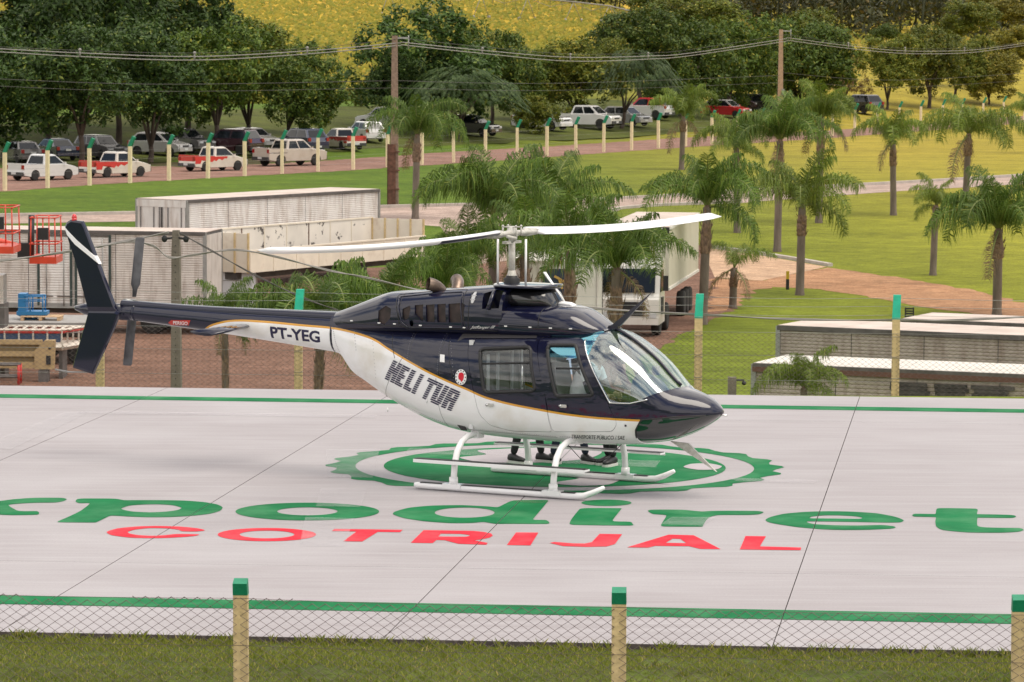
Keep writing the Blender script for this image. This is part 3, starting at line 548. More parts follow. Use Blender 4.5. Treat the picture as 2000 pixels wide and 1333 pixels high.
NAVY = M('navy_gloss_paint', (.004, .005, .022), .3, coat=1.0, spec=.1)
NAVYM = M('navy_satin_paint', (.006, .007, .022), .35, coat=.3)
HWHITE = M('white_gloss_paint', (.82, .82, .83), .2, coat=.8, dirt=(.55, .50, .42), dscale=2.5, damt=.10)
LINING = M('cabin_lining', (.62, .63, .64), .7, var=.1)
SEATM = M('grey_leather', (.17, .17, .175), .5, bump=.1)
BLKGLOSS = M('black_gloss_trim', (.012, .012, .014), .15, coat=.6)
BLKMAT = M('black_trim', (.015, .015, .017), .55)
ROTORGREY = M('rotor_grey_paint', (.50, .49, .45), .4, var=.12, scale=12, dirt=(.2, .17, .13), dscale=14, damt=.6)
GOLD = M('gold_line_paint', (.62, .30, .035), .3, coat=.5)
EXH = M('heat_stained_steel', (.20, .15, .12), .4, metal=.8, var=.5, scale=9)
REDLAMP = M('red_lamp_glass', (.55, .015, .02), .15, coat=.6)
GLASS = glass_mat('cabin_glass', (.95, .975, .98), .10)
WSGLASS = glass_mat('windshield_glass', (.84, .94, .955), .95)
BLUEGLASS = glass_mat('blue_roof_glass', (.10, .34, .44), 3.0, gcol=(.35, .80, .95))
CHINGLASS = M('dark_chin_glass', (.008, .012, .013), .06, coat=1.0, spec=.8)

def crow(tab, x):
    """smooth table lookup"""
    n = len(tab)
    for i in range(n - 1):
        if x <= tab[i + 1][0] or i == n - 2: break
    x0, x1 = tab[i][0], tab[i + 1][0]; t = (x - x0) / (x1 - x0); out = [x]
    for k in range(1, len(tab[0])):
        p1, p2 = tab[i][k], tab[i + 1][k]
        m1 = (p2 - tab[i - 1][k]) / (x1 - tab[i - 1][0]) if i > 0 else (p2 - p1) / (x1 - x0)
        m2 = (tab[i + 2][k] - p1) / (tab[i + 2][0] - x0) if i < n - 2 else (p2 - p1) / (x1 - x0)
        h = x1 - x0; out.append((2 * t ** 3 - 3 * t * t + 1) * p1 + (t ** 3 - 2 * t * t + t) * h * m1 + (-2 * t ** 3 + 3 * t * t) * p2 + (t ** 3 - t * t) * h * m2)
    return out
def ring(x, zb, zc, zt, w, nu, nl, n=64, ins=0.0, yc=0.0):
    den = []; K = 360
    for i in range(K):
        t = 2 * PI * (i + .5) / K; c, s = math.cos(t), math.sin(t); e = nu if s > 0 else nl
        y = max(w - ins, .002) * math.copysign(abs(c) ** (2 / e), c); h = (zt - zc - ins) if s > 0 else (zc - zb - ins)
        den.append((y + yc, zc + max(h, .001) * math.copysign(abs(s) ** (2 / e), s)))
    acc = [0.0]      # even spacing round the ring
    for a, b in zip(den, den[1:] + den[:1]): acc.append(acc[-1] + math.hypot(b[0] - a[0], b[1] - a[1]))
    out = []; j = 0
    for i in range(n):
        q = acc[-1] * i / n
        while acc[j + 1] < q: j += 1
        f = (q - acc[j]) / max(1e-9, acc[j + 1] - acc[j]); a, b = den[j], den[(j + 1) % K]; out.append(Vector((x, a[0] + (b[0] - a[0]) * f, a[1] + (b[1] - a[1]) * f)))
    return out
#        X     zb    zc    zt    w    nu   nl
BODY = [(-2.78, 1.47, 1.70, 1.95, .19, 2.3, 2.2), (-2.66, 1.43, 1.68, 1.93, .215, 2.3, 2.2), (-2.50, 1.24, 1.62, 1.90, .26, 2.4, 2.3), (-2.30, 1.13, 1.56, 1.87, .335, 2.5, 2.3), (-2.0, .975, 1.49, 1.86, .43, 2.6, 2.4),
        (-1.6, .80, 1.38, 1.86, .53, 2.7, 2.5), (-1.25, .69, 1.28, 1.86, .60, 2.8, 2.7), (-.9, .62, 1.22, 1.865, .64, 2.9, 2.9), (-.4, .58, 1.16, 1.88, .66, 3.0, 3.0), (.3, .565, 1.12, 1.905, .662, 3.0, 3.0), (.8, .565, 1.10, 1.92, .655, 2.9, 3.0),
        (1.03, .57, 1.09, 1.90, .645, 3.3, 3.1), (1.26, .58, 1.07, 1.785, .625, 3.5, 2.9), (1.54, .605, 1.04, 1.585, .58, 3.4, 2.6), (1.74, .635, 1.02, 1.39, .53, 3.0, 2.4), (1.88, .68, 1.01, 1.275, .47, 2.5, 2.3), (2.0, .725, 1.005, 1.245, .395, 2.1, 2.2), (2.15, .80, 1.0, 1.195, .305, 2.0, 2.1), (2.28, .885, 1.0, 1.125, .20, 2.0, 2.0), (2.355, .95, 1.0, 1.06, .105, 2.0, 2.0), (2.385, .985, 1.005, 1.03, .03, 2.0, 2.0)]
def body_rings(ins=0.0):
    xs_ = []; x = -2.78
    while x < 2.385: xs_.append(x); x += .055 if x < 2.1 else .028
    xs_.append(2.385)
    return [ring(*crow(BODY, x), n=80, ins=ins) for x in xs_]
SKIN = MB().rings(body_rings()); skin_me = SKIN.mesh('skin', [NAVY])
BVH = BVHTree.FromPolygons([Vector(v) for v in SKIN.v], SKIN.f)
def hit(px, py):
    """local point of the fuselage skin shown at a picture position"""
    h = BVH.ray_cast(CAML, dir_local(ray(px, py)).normalized())
    return h[0] if h[0] is not None else on_side(px, py, -.6)
def hits(pts): return [hit(*p) for p in pts]
def h2(pts): return [(p.x, p.z) for p in hits(pts)]
def side_y(x, z, bvh=None):
    h = (bvh or BVH).ray_cast(Vector((x, -4, z)), Vector((0, 1, 0))); return h[0].y if h[0] is not None else None

# paint scheme: white below a swept gold line, navy above
_b1 = [(-4.68, 1.55), (-4.58, 1.70), (-4.36, 1.78), (-4.15, 1.815), (-3.71, 1.82), (-3.14, 1.80), (-2.78, 1.79)]
_b2 = [(p.x, p.z) for p in hits(zz([(180, 0), (400, 140), (680, 310), (1000, 480), (1400, 655), (1733, 790)], 700, 660, 6.665) + zz([(300, 790), (600, 835), (900, 860), (1100, 870)], 1000, 620, 4.348))]
GLINE = _b1 + [(-2.52, 1.77), (-2.28, 1.74)] + [p for p in _b2 if p[0] > -2.2] + [(1.75, _b2[-1][1])]
def paint_mat(name, border=True):
    m, n, l, b = new_mat(name); tco = n.new('ShaderNodeTexCoord'); sx = n.new('ShaderNodeSeparateXYZ'); l.new(tco.outputs['Object'], sx.inputs[0])
    mr = n.new('ShaderNodeMapRange'); mr.inputs['From Min'].default_value = -4.68; mr.inputs['From Max'].default_value = 1.75; l.new(sx.outputs['X'], mr.inputs['Value'])
    fc = n.new('ShaderNodeFloatCurve'); cu = fc.mapping.curves[0]
    pts = [((x + 4.68) / 6.43, (z - .8) / 1.2) for x, z in GLINE]
    cu.points[0].location = pts[0]; cu.points[1].location = pts[-1]
    for p in pts[1:-1]: cu.points.new(*p)
    fc.mapping.update(); l.new(mr.outputs[0], fc.inputs['Value'])
    zr = n.new('ShaderNodeMapRange'); zr.clamp = False; zr.inputs['From Min'].default_value = .8; zr.inputs['From Max'].default_value = 2.0; l.new(sx.outputs['Z'], zr.inputs['Value'])
    su = n.new('ShaderNodeMath'); su.operation = 'SUBTRACT'; l.new(fc.outputs[0], su.inputs[0]); l.new(zr.outputs[0], su.inputs[1])
    def less(sock, v):
        q = n.new('ShaderNodeMath'); q.operation = 'GREATER_THAN'; q.inputs[1].default_value = v; l.new(sock, q.inputs[0]); return q.outputs[0]
    gd = less(su.outputs[0], 0.0); wh = less(su.outputs[0], .021)
    fr = less(sx.outputs['X'], -4.66); bk = n.new('ShaderNodeMath'); bk.operation = 'MULTIPLY'; l.new(wh, bk.inputs[0]); l.new(fr, bk.inputs[1])
    gk = n.new('ShaderNodeMath'); gk.operation = 'MULTIPLY'; l.new(gd, gk.inputs[0]); l.new(fr, gk.inputs[1])
    nf = n.new('ShaderNodeTexNoise'); nf.inputs['Scale'].default_value = 2.2; nf.inputs['Detail'].default_value = 8; l.new(tco.outputs['Object'], nf.inputs['Vector'])
    r = n.new('ShaderNodeValToRGB'); r.color_ramp.elements[0].position = .52; r.color_ramp.elements[1].position = .80; r.color_ramp.elements[0].color = (.83, .83, .84, 1); r.color_ramp.elements[1].color = (.66, .62, .55, 1); l.new(nf.outputs['Fac'], r.inputs[0])
    a = n.new('ShaderNodeMix'); a.data_type = 'RGBA'; a.inputs['A'].default_value = (.004, .005, .022, 1); a.inputs['B'].default_value = (.62, .30, .035, 1); l.new(gk.outputs[0], a.inputs['Factor'])
    c = n.new('ShaderNodeMix'); c.data_type = 'RGBA'; l.new(a.outputs['Result'], c.inputs['A']); l.new(r.outputs[0], c.inputs['B']); l.new(bk.outputs[0], c.inputs['Factor'])
    l.new(c.outputs['Result'], b.inputs['Base Color']); b.inputs['Roughness'].default_value = .3; b.inputs['Specular IOR Level'].default_value = .1; b.inputs['Coat Weight'].default_value = 1; b.inputs['Coat Roughness'].default_value = .03
    w = n.new('ShaderNodeTexNoise'); w.inputs['Scale'].default_value = 3.0; w.inputs['Detail'].default_value = 2; mw = n.new('ShaderNodeMapping'); mw.inputs['Scale'].default_value = (1, 1, 2); l.new(tco.outputs['Object'], mw.inputs[0]); l.new(mw.outputs[0], w.inputs['Vector'])
    k = n.new('ShaderNodeBump'); k.inputs['Strength'].default_value = .12; k.inputs['Distance'].default_value = .05; l.new(w.outputs['Fac'], k.inputs['Height']); l.new(k.outputs[0], b.inputs['Normal']); l.new(k.outputs[0], b.inputs['Coat Normal'])
    return m
PAINT = paint_mat('two_tone_helicopter_paint')

dg = bpy.context.evaluated_depsgraph_get
def evalmesh(me, mods):
    o = bpy.data.objects.new('work', me); col.objects.link(o); tmp = [o]
    for kind, kw in mods:
        md = o.modifiers.new(kind, kind)
        for k, v in kw.items():
            if k == 'cutter':
                q = bpy.data.objects.new('work_cut', v); col.objects.link(q); tmp.append(q); md.object = q
            else: setattr(md, k, v)
    g = dg(); g.update(); out = bpy.data.meshes.new_from_object(o.evaluated_get(g), depsgraph=g)
    for q in tmp: bpy.data.objects.remove(q)
    return out
def cut(me, cutter, op='DIFFERENCE'): return evalmesh(me, [('BOOLEAN', dict(operation=op, solver='EXACT', cutter=cutter))])
def prism_me(poly, y0, y1, mi=0):
    mb = MB().prism(poly, y0, y1, m=0); mb.m = [mi] * len(mb.m); me = mb.mesh('cutter', [PAINT, LINING]); return me
def rounded(poly, r, k=4):
    out = []; n = len(poly)
    for i in range(n):
        a, b, c = Vector(poly[i - 1]), Vector(poly[i]), Vector(poly[(i + 1) % n]); d1, d2 = (a - b), (c - b)
        rr = min(r, d1.length * .45, d2.length * .45); p, q = b + d1.normalized() * rr, b + d2.normalized() * rr
        for s in range(k + 1):
            t = s / k; out.append(tuple((1 - t) ** 2 * p + 2 * t * (1 - t) * b + t * t * q))
    return out
def grow(poly, d):
    c = sum((Vector(p) for p in poly), Vector((0, 0))) / len(poly); out = []
    for p in poly:
        v = Vector(p) - c; out.append(tuple(c + v * (1 + d / v.length)))
    return out
z5 = lambda p: zz(p, 600, 380, 2.857)
z4 = lambda p: zz(p, 1000, 620, 4.348)
z1 = lambda p: zz(p, 800, 600, 2.857)
W_REAR = rounded(h2(z5([(965, 870), (985, 862), (1235, 852), (1246, 870), (1270, 1085), (1255, 1098), (1000, 1106), (985, 1092)])), .03)
W_FRONT = rounded(h2(z5([(1342, 842), (1500, 840), (1597, 1122), (1388, 1128)])), .045)
D_FRONT = rounded(h2(z5([(1298, 800), (1528, 800), (1552, 832), (1676, 1165), (1690, 1200), (1722, 1262)]) + z1([(1152, 660), (1130, 694), (801, 696)]) + z5([(1340, 1180)])), .05)
D_REAR = rounded(h2(z1([(352, 178), (720, 178)]) + z5([(1322, 1100), (1334, 1180)]) + z1([(796, 697), (570, 691), (450, 660), (392, 600), (378, 560), (328, 222)])), .05)
_wl = h2(z4([(830, 728), (1000, 733), (1150, 700)])); 
W_SHIELD = [h2([(1142, 668)])[0], h2([(1144, 664)])[0], h2([(1152, 659)])[0], (1.02, 1.93), (1.2, 2.1), (2.4, 2.1), (2.3, 1.30), (1.90, 1.285), (1.74, 1.225), (1.62, 1.165)] + list(reversed(_wl)) 
SKY_XY = rounded([(.37, .18), (.97, .18), (.95, .585), (.37, .60)], .06)
SKYL = [MB().prism(p, 1.6, 2.2, fn=lambda a, b, h: (a, b, h)).mesh('cutter', [PAINT]) for p in ([(a, -b) for a, b in SKY_XY], SKY_XY)]
CHIN = [(1.475, .4), (1.50, .70), (1.53, .80), (1.61, .925), (1.95, .965), (2.30, .985), (2.6, .99), (2.6, .4)]

heli = thing('helicopter', 'navy and white helicopter with gold stripe standing on its skids on the painted pad', 'helicopter', HM, -PSI)
shell = evalmesh(skin_me, [('SOLIDIFY', dict(thickness=.032, offset=-1, material_offset=1))]) if False else None
inner = MB().rings(body_rings(.032)); 
shell_mb = MB(); shell_mb.rings(body_rings(), m=0); shell_mb.rings([list(reversed(r)) for r in body_rings(.032)], m=1)
def shell_mesh(ins0, ins1, mats):
    a = MB().rings(body_rings(ins0)); b = MB().rings(body_rings(ins1)); me_a = a.mesh('outer', mats); mb_b = b.mesh('inner', mats)
    o = evalmesh(me_a, [('BOOLEAN', dict(operation='DIFFERENCE', solver='EXACT', cutter=mb_b))]); return o
full = shell_mesh(0, .032, [PAINT, LINING])
for p in full.polygons:
    c = p.center
    if (c + p.normal * .05 - Vector((c.x, 0, 1.2))).length < (c - Vector((c.x, 0, 1.2))).length - .02: p.material_index = 1
pane = shell_mesh(.010, .016, [GLASS])
def smooth(me, ang=35):
    me.polygons.foreach_set('use_smooth', [True] * len(me.polygons)); me.set_sharp_from_angle(angle=math.radians(ang)); return me
hull = full
for P in (D_FRONT, D_REAR):
    for y0, y1 in ((-2, -.01), (.01, 2)):
        hull = cut(hull, prism_me(grow(P, .006), y0, y1, 1))
hull = cut(hull, prism_me(W_SHIELD, -2, 2, 0))
for s in SKYL: hull = cut(hull, s)
hull = cut(hull, prism_me(CHIN, -2, 2, 0))
smooth(hull); hull.materials.clear(); hull.materials.append(PAINT); hull.materials.append(LINING); put('fuselage', hull, heli)
def pick(P, y0, y1, W=None):
    me = cut(full, prism_me(P, y0, y1, 1), 'INTERSECT')
    if W: me = cut(me, prism_me(W, -2, 2, 0))
    smooth(me); me.materials.clear(); me.materials.append(PAINT); me.materials.append(LINING); return me
def pane_of(P, y0, y1, mat):
    me = cut(pane, prism_me(P, y0, y1), 'INTERSECT'); smooth(me); me.materials.clear(); me.materials.append(mat); return me
def on_skin(pts, off=.002, step=.03, closed=True, sgn=-1):
    """follow a side-view outline over the skin"""
    out = []; n = len(pts)
    for i in range(n if closed else n - 1):
        a, b = Vector(pts[i]), Vector(pts[(i + 1) % n]); k = max(1, int((b - a).length / step))
        for s in range(k):
            p = a.lerp(b, s / k); y = side_y(p.x, p.y)
            if y is not None: out.append(Vector((p.x, -sgn * -(y) * 1 if False else (y - off) * (1 if sgn < 0 else -1), p.y)))
    return out
for nm, P, W in (('front_door', D_FRONT, W_FRONT), ('rear_door', D_REAR, W_REAR)):
    for y0, y1, sg in ((-2, -.01, -1), (.01, 2, 1)):
        d = put(nm, pick(P, y0, y1, W), heli)
        put('window', pane_of(grow(W, .004), y0, y1, GLASS), d)
        loop = on_skin(W, -.004, sgn=sg); loop.append(loop[0]); MB().tube(loop, .023, 6).build('window_seal', BLKMAT, d)
        hx, hz = h2(z5([(1022, 1175)] if nm == 'rear_door' else [(1432, 1181)]))[0]; y = (side_y(hx, hz) - .012) * (1 if sg < 0 else -1)
        hb = MB().box((hx, y, hz), (.085, .016, .036)).box((hx + .02, y + .012 * sg, hz), (.06, .012, .02)); hb.lathe([(.016, -.012), (.016, .012)], 10, (hx - .04, y, hz), 'Y'); hb.build('handle', CHROME, d)
    # the frame between the two panes of a sliding window
for W, a, b, vert in ((W_REAR, z5([(968, 946)])[0], z5([(1252, 940)])[0], True), (W_FRONT, z5([(1388, 972)])[0], z5([(1536, 972)])[0], False)):
    pa, pb = hit(*a), hit(*b); pts = [Vector((x, side_y(x, z) + .012, z)) for x, z in [(pa.x + (pb.x - pa.x) * i / 6, pa.z + (pb.z - pa.z) * i / 6) for i in range(7)]]
    MB().tube(pts, .013, 6).build('window_bar', BLKMAT, heli)
    if vert:
        x0, z0 = pb.x - .13, pb.z; MB().tube([Vector((x0 + .02 * t, side_y(x0, z0 - .28 * t) + .02, z0 - .29 * t)) for t in (0, .5, 1)], .010, 6).build('window_bar', CHROME, heli)
ws = pane_of(W_SHIELD, -2, 2, WSGLASS); put('windshield', ws, heli)
put('chin_window', pane_of(grow(CHIN, .0), -2, 2, CHINGLASS), heli)
for s in SKYL:
    me = cut(pane, s, 'INTERSECT'); smooth(me); me.materials.clear(); me.materials.append(BLUEGLASS); put('roof_window', me, heli)
# windshield post, frame edge and chin rim
top = [Vector((x, 0, crow(BODY, x)[3] + .002)) for x in [1.0 + .045 * i for i in range(20)]]
MB().tube(top, .019, 6).build('windshield_post', NAVYM, heli)
for sg in (-1, 1):
    e = on_skin(W_SHIELD[-3:] + W_SHIELD[:3], .002, sgn=sg, closed=False); MB().tube(e, .009, 5).build('windshield_edge', CHROME if sg < 0 else BLKMAT, heli)
e = on_skin(CHIN[1:6], .001, closed=False); MB().tube(e, .008, 5).build('chin_rim', BLKMAT, heli)
# upper cowling: engine part, then the lower gearbox part in front
#        X     zb    zc    zt    w
COWL_A = [(-2.74, 1.72, 1.80, 1.965, .16, 2.6, 2), (-2.55, 1.72, 1.82, 2.03, .24, 2.6, 2), (-2.05, 1.72, 1.86, 2.215, .38, 2.8, 2), (-1.92, 1.72, 1.88, 2.245, .41, 3.0, 2), (-1.5, 1.72, 1.90, 2.28, .46, 3.2, 2), (-.9, 1.72, 1.92, 2.34, .49, 3.4, 2), (-.5, 1.72, 1.92, 2.375, .49, 3.4, 2), (-.26, 1.72, 1.92, 2.385, .47, 3.2, 2)]
COWL_B = [(-.30, 1.72, 1.90, 2.165, .475, 3.2, 2), (.1, 1.72, 1.90, 2.17, .47, 3.0, 2), (.42, 1.72, 1.90, 2.165, .45, 2.8, 2), (.60, 1.72, 1.89, 2.13, .42, 2.6, 2), (.78, 1.72, 1.88, 2.03, .35, 2.4, 2), (.92, 1.72, 1.87, 1.935, .25, 2.2, 2), (.97, 1.72, 1.86, 1.88, .18, 2, 2)]
def loft_me(tab, step, mats, n=48):
    xs_ = []; x = tab[0][0]
    while x < tab[-1][0] - step * .5: xs_.append(x); x += step
    xs_.append(tab[-1][0]); return MB().rings([ring(*crow(tab, x), n=n) for x in xs_])
ca = loft_me(COWL_A, .06, None); BVH_A = BVHTree.FromPolygons([Vector(v) for v in ca.v], ca.f); me = ca.mesh('engine_cowling', [NAVY, BLKMAT])
def hitA(px, py):
    h = BVH_A.ray_cast(CAML, dir_local(ray(px, py)).normalized()); return h[0] if h[0] is not None else on_side(px, py, -.45)
MESHY = M('dark_grille', (.035, .022, .02), .6, var=.6, scale=14)
pockets = [[(532, 640), (572, 622), (578, 640), (566, 690), (545, 702), (531, 690)], [(602, 618), (648, 615), (648, 708), (630, 700), (600, 668)], [(664, 617), (711, 614), (711, 712), (664, 711)], [(727, 614), (773, 611), (773, 714), (727, 713)], [(790, 612), (868, 606), (880, 618), (870, 714), (790, 715)], [(398, 650), (440, 622), (468, 638), (464, 690), (430, 728), (396, 714)]]
grl = []
for q in pockets:
    pp = [hitA(*p) for p in z5(q)]; poly = [(p.x, p.z) for p in pp]; yy = min(p.y for p in pp)
    me = cut(me, prism_me(poly, -1.2, max(p.y for p in pp) + .03, 1)); grl.append((poly, max(p.y for p in pp) + .012))
ip = [hitA(*p) for p in z5([(988, 552), (1060, 532), (1098, 540), (1070, 636), (976, 640)])]; me = cut(me, prism_me([(p.x, p.z) for p in ip], -1.2, -.2, 1))
hp = hitA(*z5([(582, 720)])[0]); me = cut(me, prism_me([(hp.x + .028 * math.cos(t * PI / 6), hp.z + .038 * math.sin(t * PI / 6)) for t in range(12)], -1.2, hp.y + .12, 1))
smooth(me, 40); me.materials.clear(); me.materials.append(NAVY); me.materials.append(BLKMAT); cowl = put('engine_cowling', me, heli)
for poly, y in grl: MB().prism(poly, y, y + .012).build('grille', MESHY, cowl)
s0, s1 = hitA(*z5([(1046, 540)])[0]), hitA(*z5([(1012, 640)])[0]); MB().tube([s0 + Vector((0, -.01, 0)), s1 + Vector((0, -.02, 0))], .026, 6).build('intake_strut', NAVY, cowl)
def ribbon(pts, w, bvh, name, mat, parent, off=.004):
    """a flat strap over the skin"""
    t = []; 
    for x, z in pts:
        h = bvh.ray_cast(Vector((x, -3, z)), Vector((0, 1, 0)))
        if h[0] is not None: t.append(h[0] + Vector((0, -off, 0)))
    return MB().tube(t, w, 4).build(name, mat, parent)
A2 = lambda px, py: (lambda p: (p.x, p.z))(hitA(px, py))
door = rounded([A2(*p) for p in z5([(512, 560), (700, 540), (902, 528), (886, 752), (560, 752), (515, 720)])], .03)
dd = []
for i in range(len(door)):
    a, b = Vector(door[i]), Vector(door[(i + 1) % len(door)]); k = max(1, int((b - a).length / .04)); dd += [tuple(a.lerp(b, s / k)) for s in range(k)]
ribbon(dd + dd[:1], .005, BVH_A, 'engine_door_seam', BLKMAT, cowl, .001)
inner_d = [(x * .93 + .07 * (-1.16), z * .9 + .1 * 2.03) for x, z in dd]; ribbon(inner_d + inner_d[:1], .009, BVH_A, 'engine_door_frame', NAVY, cowl, .004)
for xx in (-1.66, -.69):
    ribbon([(xx, 1.88 + .03 * i) for i in range(15)], .005, BVH_A, 'panel_seam', BLKMAT, cowl, .001)
cb = loft_me(COWL_B, .05, None); smooth_me = cb.mesh('gearbox_cowling', [NAVY]); gbc = put('gearbox_cowling', smooth(smooth_me, 40), heli)
BVH_B = BVHTree.FromPolygons([Vector(v) for v in cb.v], cb.f)
ribbon([(.22, 1.90 + .02 * i) for i in range(13)], .005, BVH_B, 'panel_seam', BLKMAT, gbc, .001)
ribbon([(-.27 + .06 * i, 1.915) for i in range(20)], .006, BVH_B, 'base_strip', BLKMAT, gbc, .002)
ribbon([(-2.6 + .06 * i, 1.86) for i in range(39)], .006, BVH_A, 'base_strip', BLKMAT, cowl, .002)
for i, x in enumerate([-2.4, -1.95, -1.72, -1.35, -.93, -.75]):
    y = side_y(x, 1.885, BVH_A)
    if y: MB().box((x, y - .004, 1.885), (.035, .012, .014)).build('latch', HWHITE, cowl)
for i, x in enumerate([-.2, .12, .38, .62]):
    y = side_y(x, 1.925, BVH_B)
    if y: MB().box((x, y - .004, 1.925), (.035, .012, .014)).build('latch', HWHITE, gbc)
# mast fairing: dark housing under a flat lip
FAIR = [(-.30, 2.10, 2.22, 2.345, .30, 3, 2), (0, 2.10, 2.2, 2.345, .30, 3, 2), (.16, 2.10, 2.2, 2.345, .26, 2.6, 2), (.27, 2.10, 2.15, 2.20, .17, 2.2, 2)]
put('mast_fairing', smooth(loft_me(FAIR, .03, None, 40).mesh('mast_fairing', [BLKGLOSS]), 45), heli)
lip = MB(); pr = [(x, w) for x, w in ((-.52, .20), (-.45, .30), (-.3, .36), (-.1, .375), (.05, .36), (.16, .30), (.205, .18), (.215, .05))]
rg = []
for x, w in pr: rg.append([Vector((x, w * math.cos(t * PI / 12), 2.375 + .028 * math.copysign(abs(math.sin(t * PI / 12)) ** .6, math.sin(t * PI / 12)))) for t in range(24)])
lip.rings(rg).build('fairing_lip', NAVY, heli)
# exhaust stacks
for sg, px in ((-1, (862, 560)), (1, (889, 556))):
    p = on_side(*px, sg * .16); ex = MB(); rr = []
    for i in range(7):
        t = i / 6; c = Vector((p.x + .02 - .10 * t * t, sg * (.14 + .20 * t), p.z - .10 + .24 * t - .10 * t * t)); rr.append((c, .066 + .012 * t))
    ex.tube([c for c, r in rr], [r for c, r in rr], 16, caps=False); ex.tube([c for c, r in reversed(rr)], [r - .012 for c, r in reversed(rr)], 16, caps=False); ex.build('exhaust_stack', EXH, heli, fix=False)
# tail boom, shaft cover, fin, stabiliser
BOOM = [(-5.93, 1.745, 1.83, 1.93, .095, 2, 2), (-5.78, 1.735, 1.83, 1.94, .105, 2.1, 2), (-4.45, 1.63, 1.77, 1.92, .145, 2.2, 2), (-3.93, 1.583, 1.75, 1.915, .16, 2.2, 2), (-2.70, 1.463, 1.69, 1.91, .195, 2.3, 2.2)]
bo = loft_me(BOOM, .08, None, 32); BVH_T = BVHTree.FromPolygons([Vector(v) for v in bo.v], bo.f)
boom = put('tail_boom', smooth(bo.mesh('tail_boom', [PAINT]), 40), heli)
SHAFT = [(-5.88, 1.86, 1.92, 1.985, .075, 3, 2), (-4.6, 1.83, 1.89, 1.957, .085, 3, 2), (-2.74, 1.80, 1.87, 1.962, .115, 3, 2)]
put('shaft_cover', smooth(loft_me(SHAFT, .2, None, 24).mesh('shaft_cover', [NAVY]), 40), boom)
for x in (-5.70, -2.76):
    MB().rings([ring(x + d, *crow(BOOM, x)[1:], n=24, ins=-.008) for d in (0, .03)]).build('boom_band', NAVY, boom)
MB().tube([(-5.75, 0, 1.83), (-6.2, 0, 1.835), (-6.45, 0, 1.845), (-6.60, 0, 1.855), (-6.63, 0, 1.857)], [.105, .10, .075, .03, .006], 14).build('tail_cone', NAVY, heli)
MB().tube([(-5.93, .02, 1.84), (-5.93, -.02, 1.84)], .12, 14).build('tail_gearbox', NAVYM, heli) if False else None
FY = -.135
def plane_pts(pts, y): return [(p.x, p.z) for p in (on_side(*q, y) for q in pts)]
zt_ = lambda p: zz(p, 0, 380, 2.857)
fin_u = plane_pts(zt_([(368, 178), (378, 156), (400, 141), (463, 150), (480, 185), (550, 372), (655, 652), (500, 650), (430, 382), (385, 245)]), FY)
fin_l = plane_pts(zt_([(500, 650), (655, 652), (672, 660), (640, 745), (560, 920), (522, 1002), (412, 966), (420, 930), (490, 690)]), FY)
def fin_mesh(poly, y, th, th2):
    """flat aerofoil slab with thinned edges"""
    c = sum((Vector(p) for p in poly), Vector((0, 0))) / len(poly); inn = [tuple(Vector(p).lerp(c, .07)) for p in poly]
    f = lambda P, yy: [Vector((a, yy, b)) for a, b in P]
    mb = MB(); n = len(poly); vs = f(poly, y - th2) + f(inn, y - th) + f(poly, y + th2) + f(inn, y + th)
    fs = [(i, (i + 1) % n, n + (i + 1) % n, n + i) for i in range(n)] + [(2 * n + (i + 1) % n, 2 * n + i, 3 * n + i, 3 * n + (i + 1) % n) for i in range(n)] + [((i + 1) % n, i, 2 * n + i, 2 * n + (i + 1) % n) for i in range(n)]
    tr = tessellate_polygon([[Vector((a, b, 0)) for a, b in inn]]); fs += [tuple(i + n for i in t) for t in tr] + [tuple(i + 3 * n for i in reversed(t)) for t in tr]
    return mb.add(vs, fs)
fin = fin_mesh(fin_u, FY, .042, .022).build('vertical_fin', NAVY, heli); fin_mesh(fin_l, FY - .002, .042, .022).build('ventral_fin', NAVY, heli)
st = plane_pts(zt_([(369, 178), (385, 226), (430, 280), (563, 388), (541, 344), (440, 255), (392, 205)]), FY)
fin_mesh(st, FY - .012, .036, .034).build('white_stripe', HWHITE, fin)
p = on_side(145, 425, FY); MB().ball(p, (.034, .034, .045), 12, 8).lathe([(.02, -.05), (.034, -.04), (.034, -.01)], 12, p).build('beacon', REDLAMP, fin)
q0, q1, q2 = on_side(176, 727, FY), on_side(135, 727, FY), on_side(108, 722, FY); MB().tube([q0, q1, q2], .011, 6).build('tail_skid', STEEL, heli)
ra, rb = on_side(489, 637, -.14), on_side(489, 637, -.14) + Vector((-.34, 0, -.045))
ta, tb = on_side(413, 655, -1.0), on_side(369, 648, -1.0)
for sg in (-1, 1):
    stb = MB(); secs = []
    for a, b, y, th in ((ra, rb, -.1, .04), (ta, tb, -.98, .028)):
        c = (a + b) / 2; hl = (a - b) / 2; secs.append([Vector((c.x + hl.x * math.cos(t * PI / 8), -sg * y * -1 if False else (y if sg < 0 else -y), c.z + hl.z * math.cos(t * PI / 8) + th * math.sin(t * PI / 8))) for t in range(16)])
    stb.rings(secs).build('stabiliser', NAVY, heli)
# tail rotor on the far side of the boom
tr_c = on_side(256, 590, .18); trm = put('tail_rotor', None, heli)
MB().tube([(tr_c.x, .05, tr_c.z), (tr_c.x, .26, tr_c.z)], [.05, .03], 12).build('rotor_hub', STEEL, trm)
for sg in (1, -1):
    ang = math.radians(7); bl = MB(); rr = []
    for t, ch, th in ((.06, .05, .02), (.16, .07, .012), (.22, .125, .010), (.80, .125, .008), (.82, .10, .004)):
        c = Vector((tr_c.x + t * math.sin(ang) * sg, .24, tr_c.z + t * math.cos(ang) * sg)); rr.append([c + Vector((math.cos(k * PI / 5) * ch / 2 * .95, math.sin(k * PI / 5) * th + math.cos(k * PI / 5) * ch * .12, 0)) for k in range(10)])
    bl.rings(rr).build('rotor_blade', M('banded_blade_paint', (.10, .10, .11), .4, var=.5, scale=5), trm)
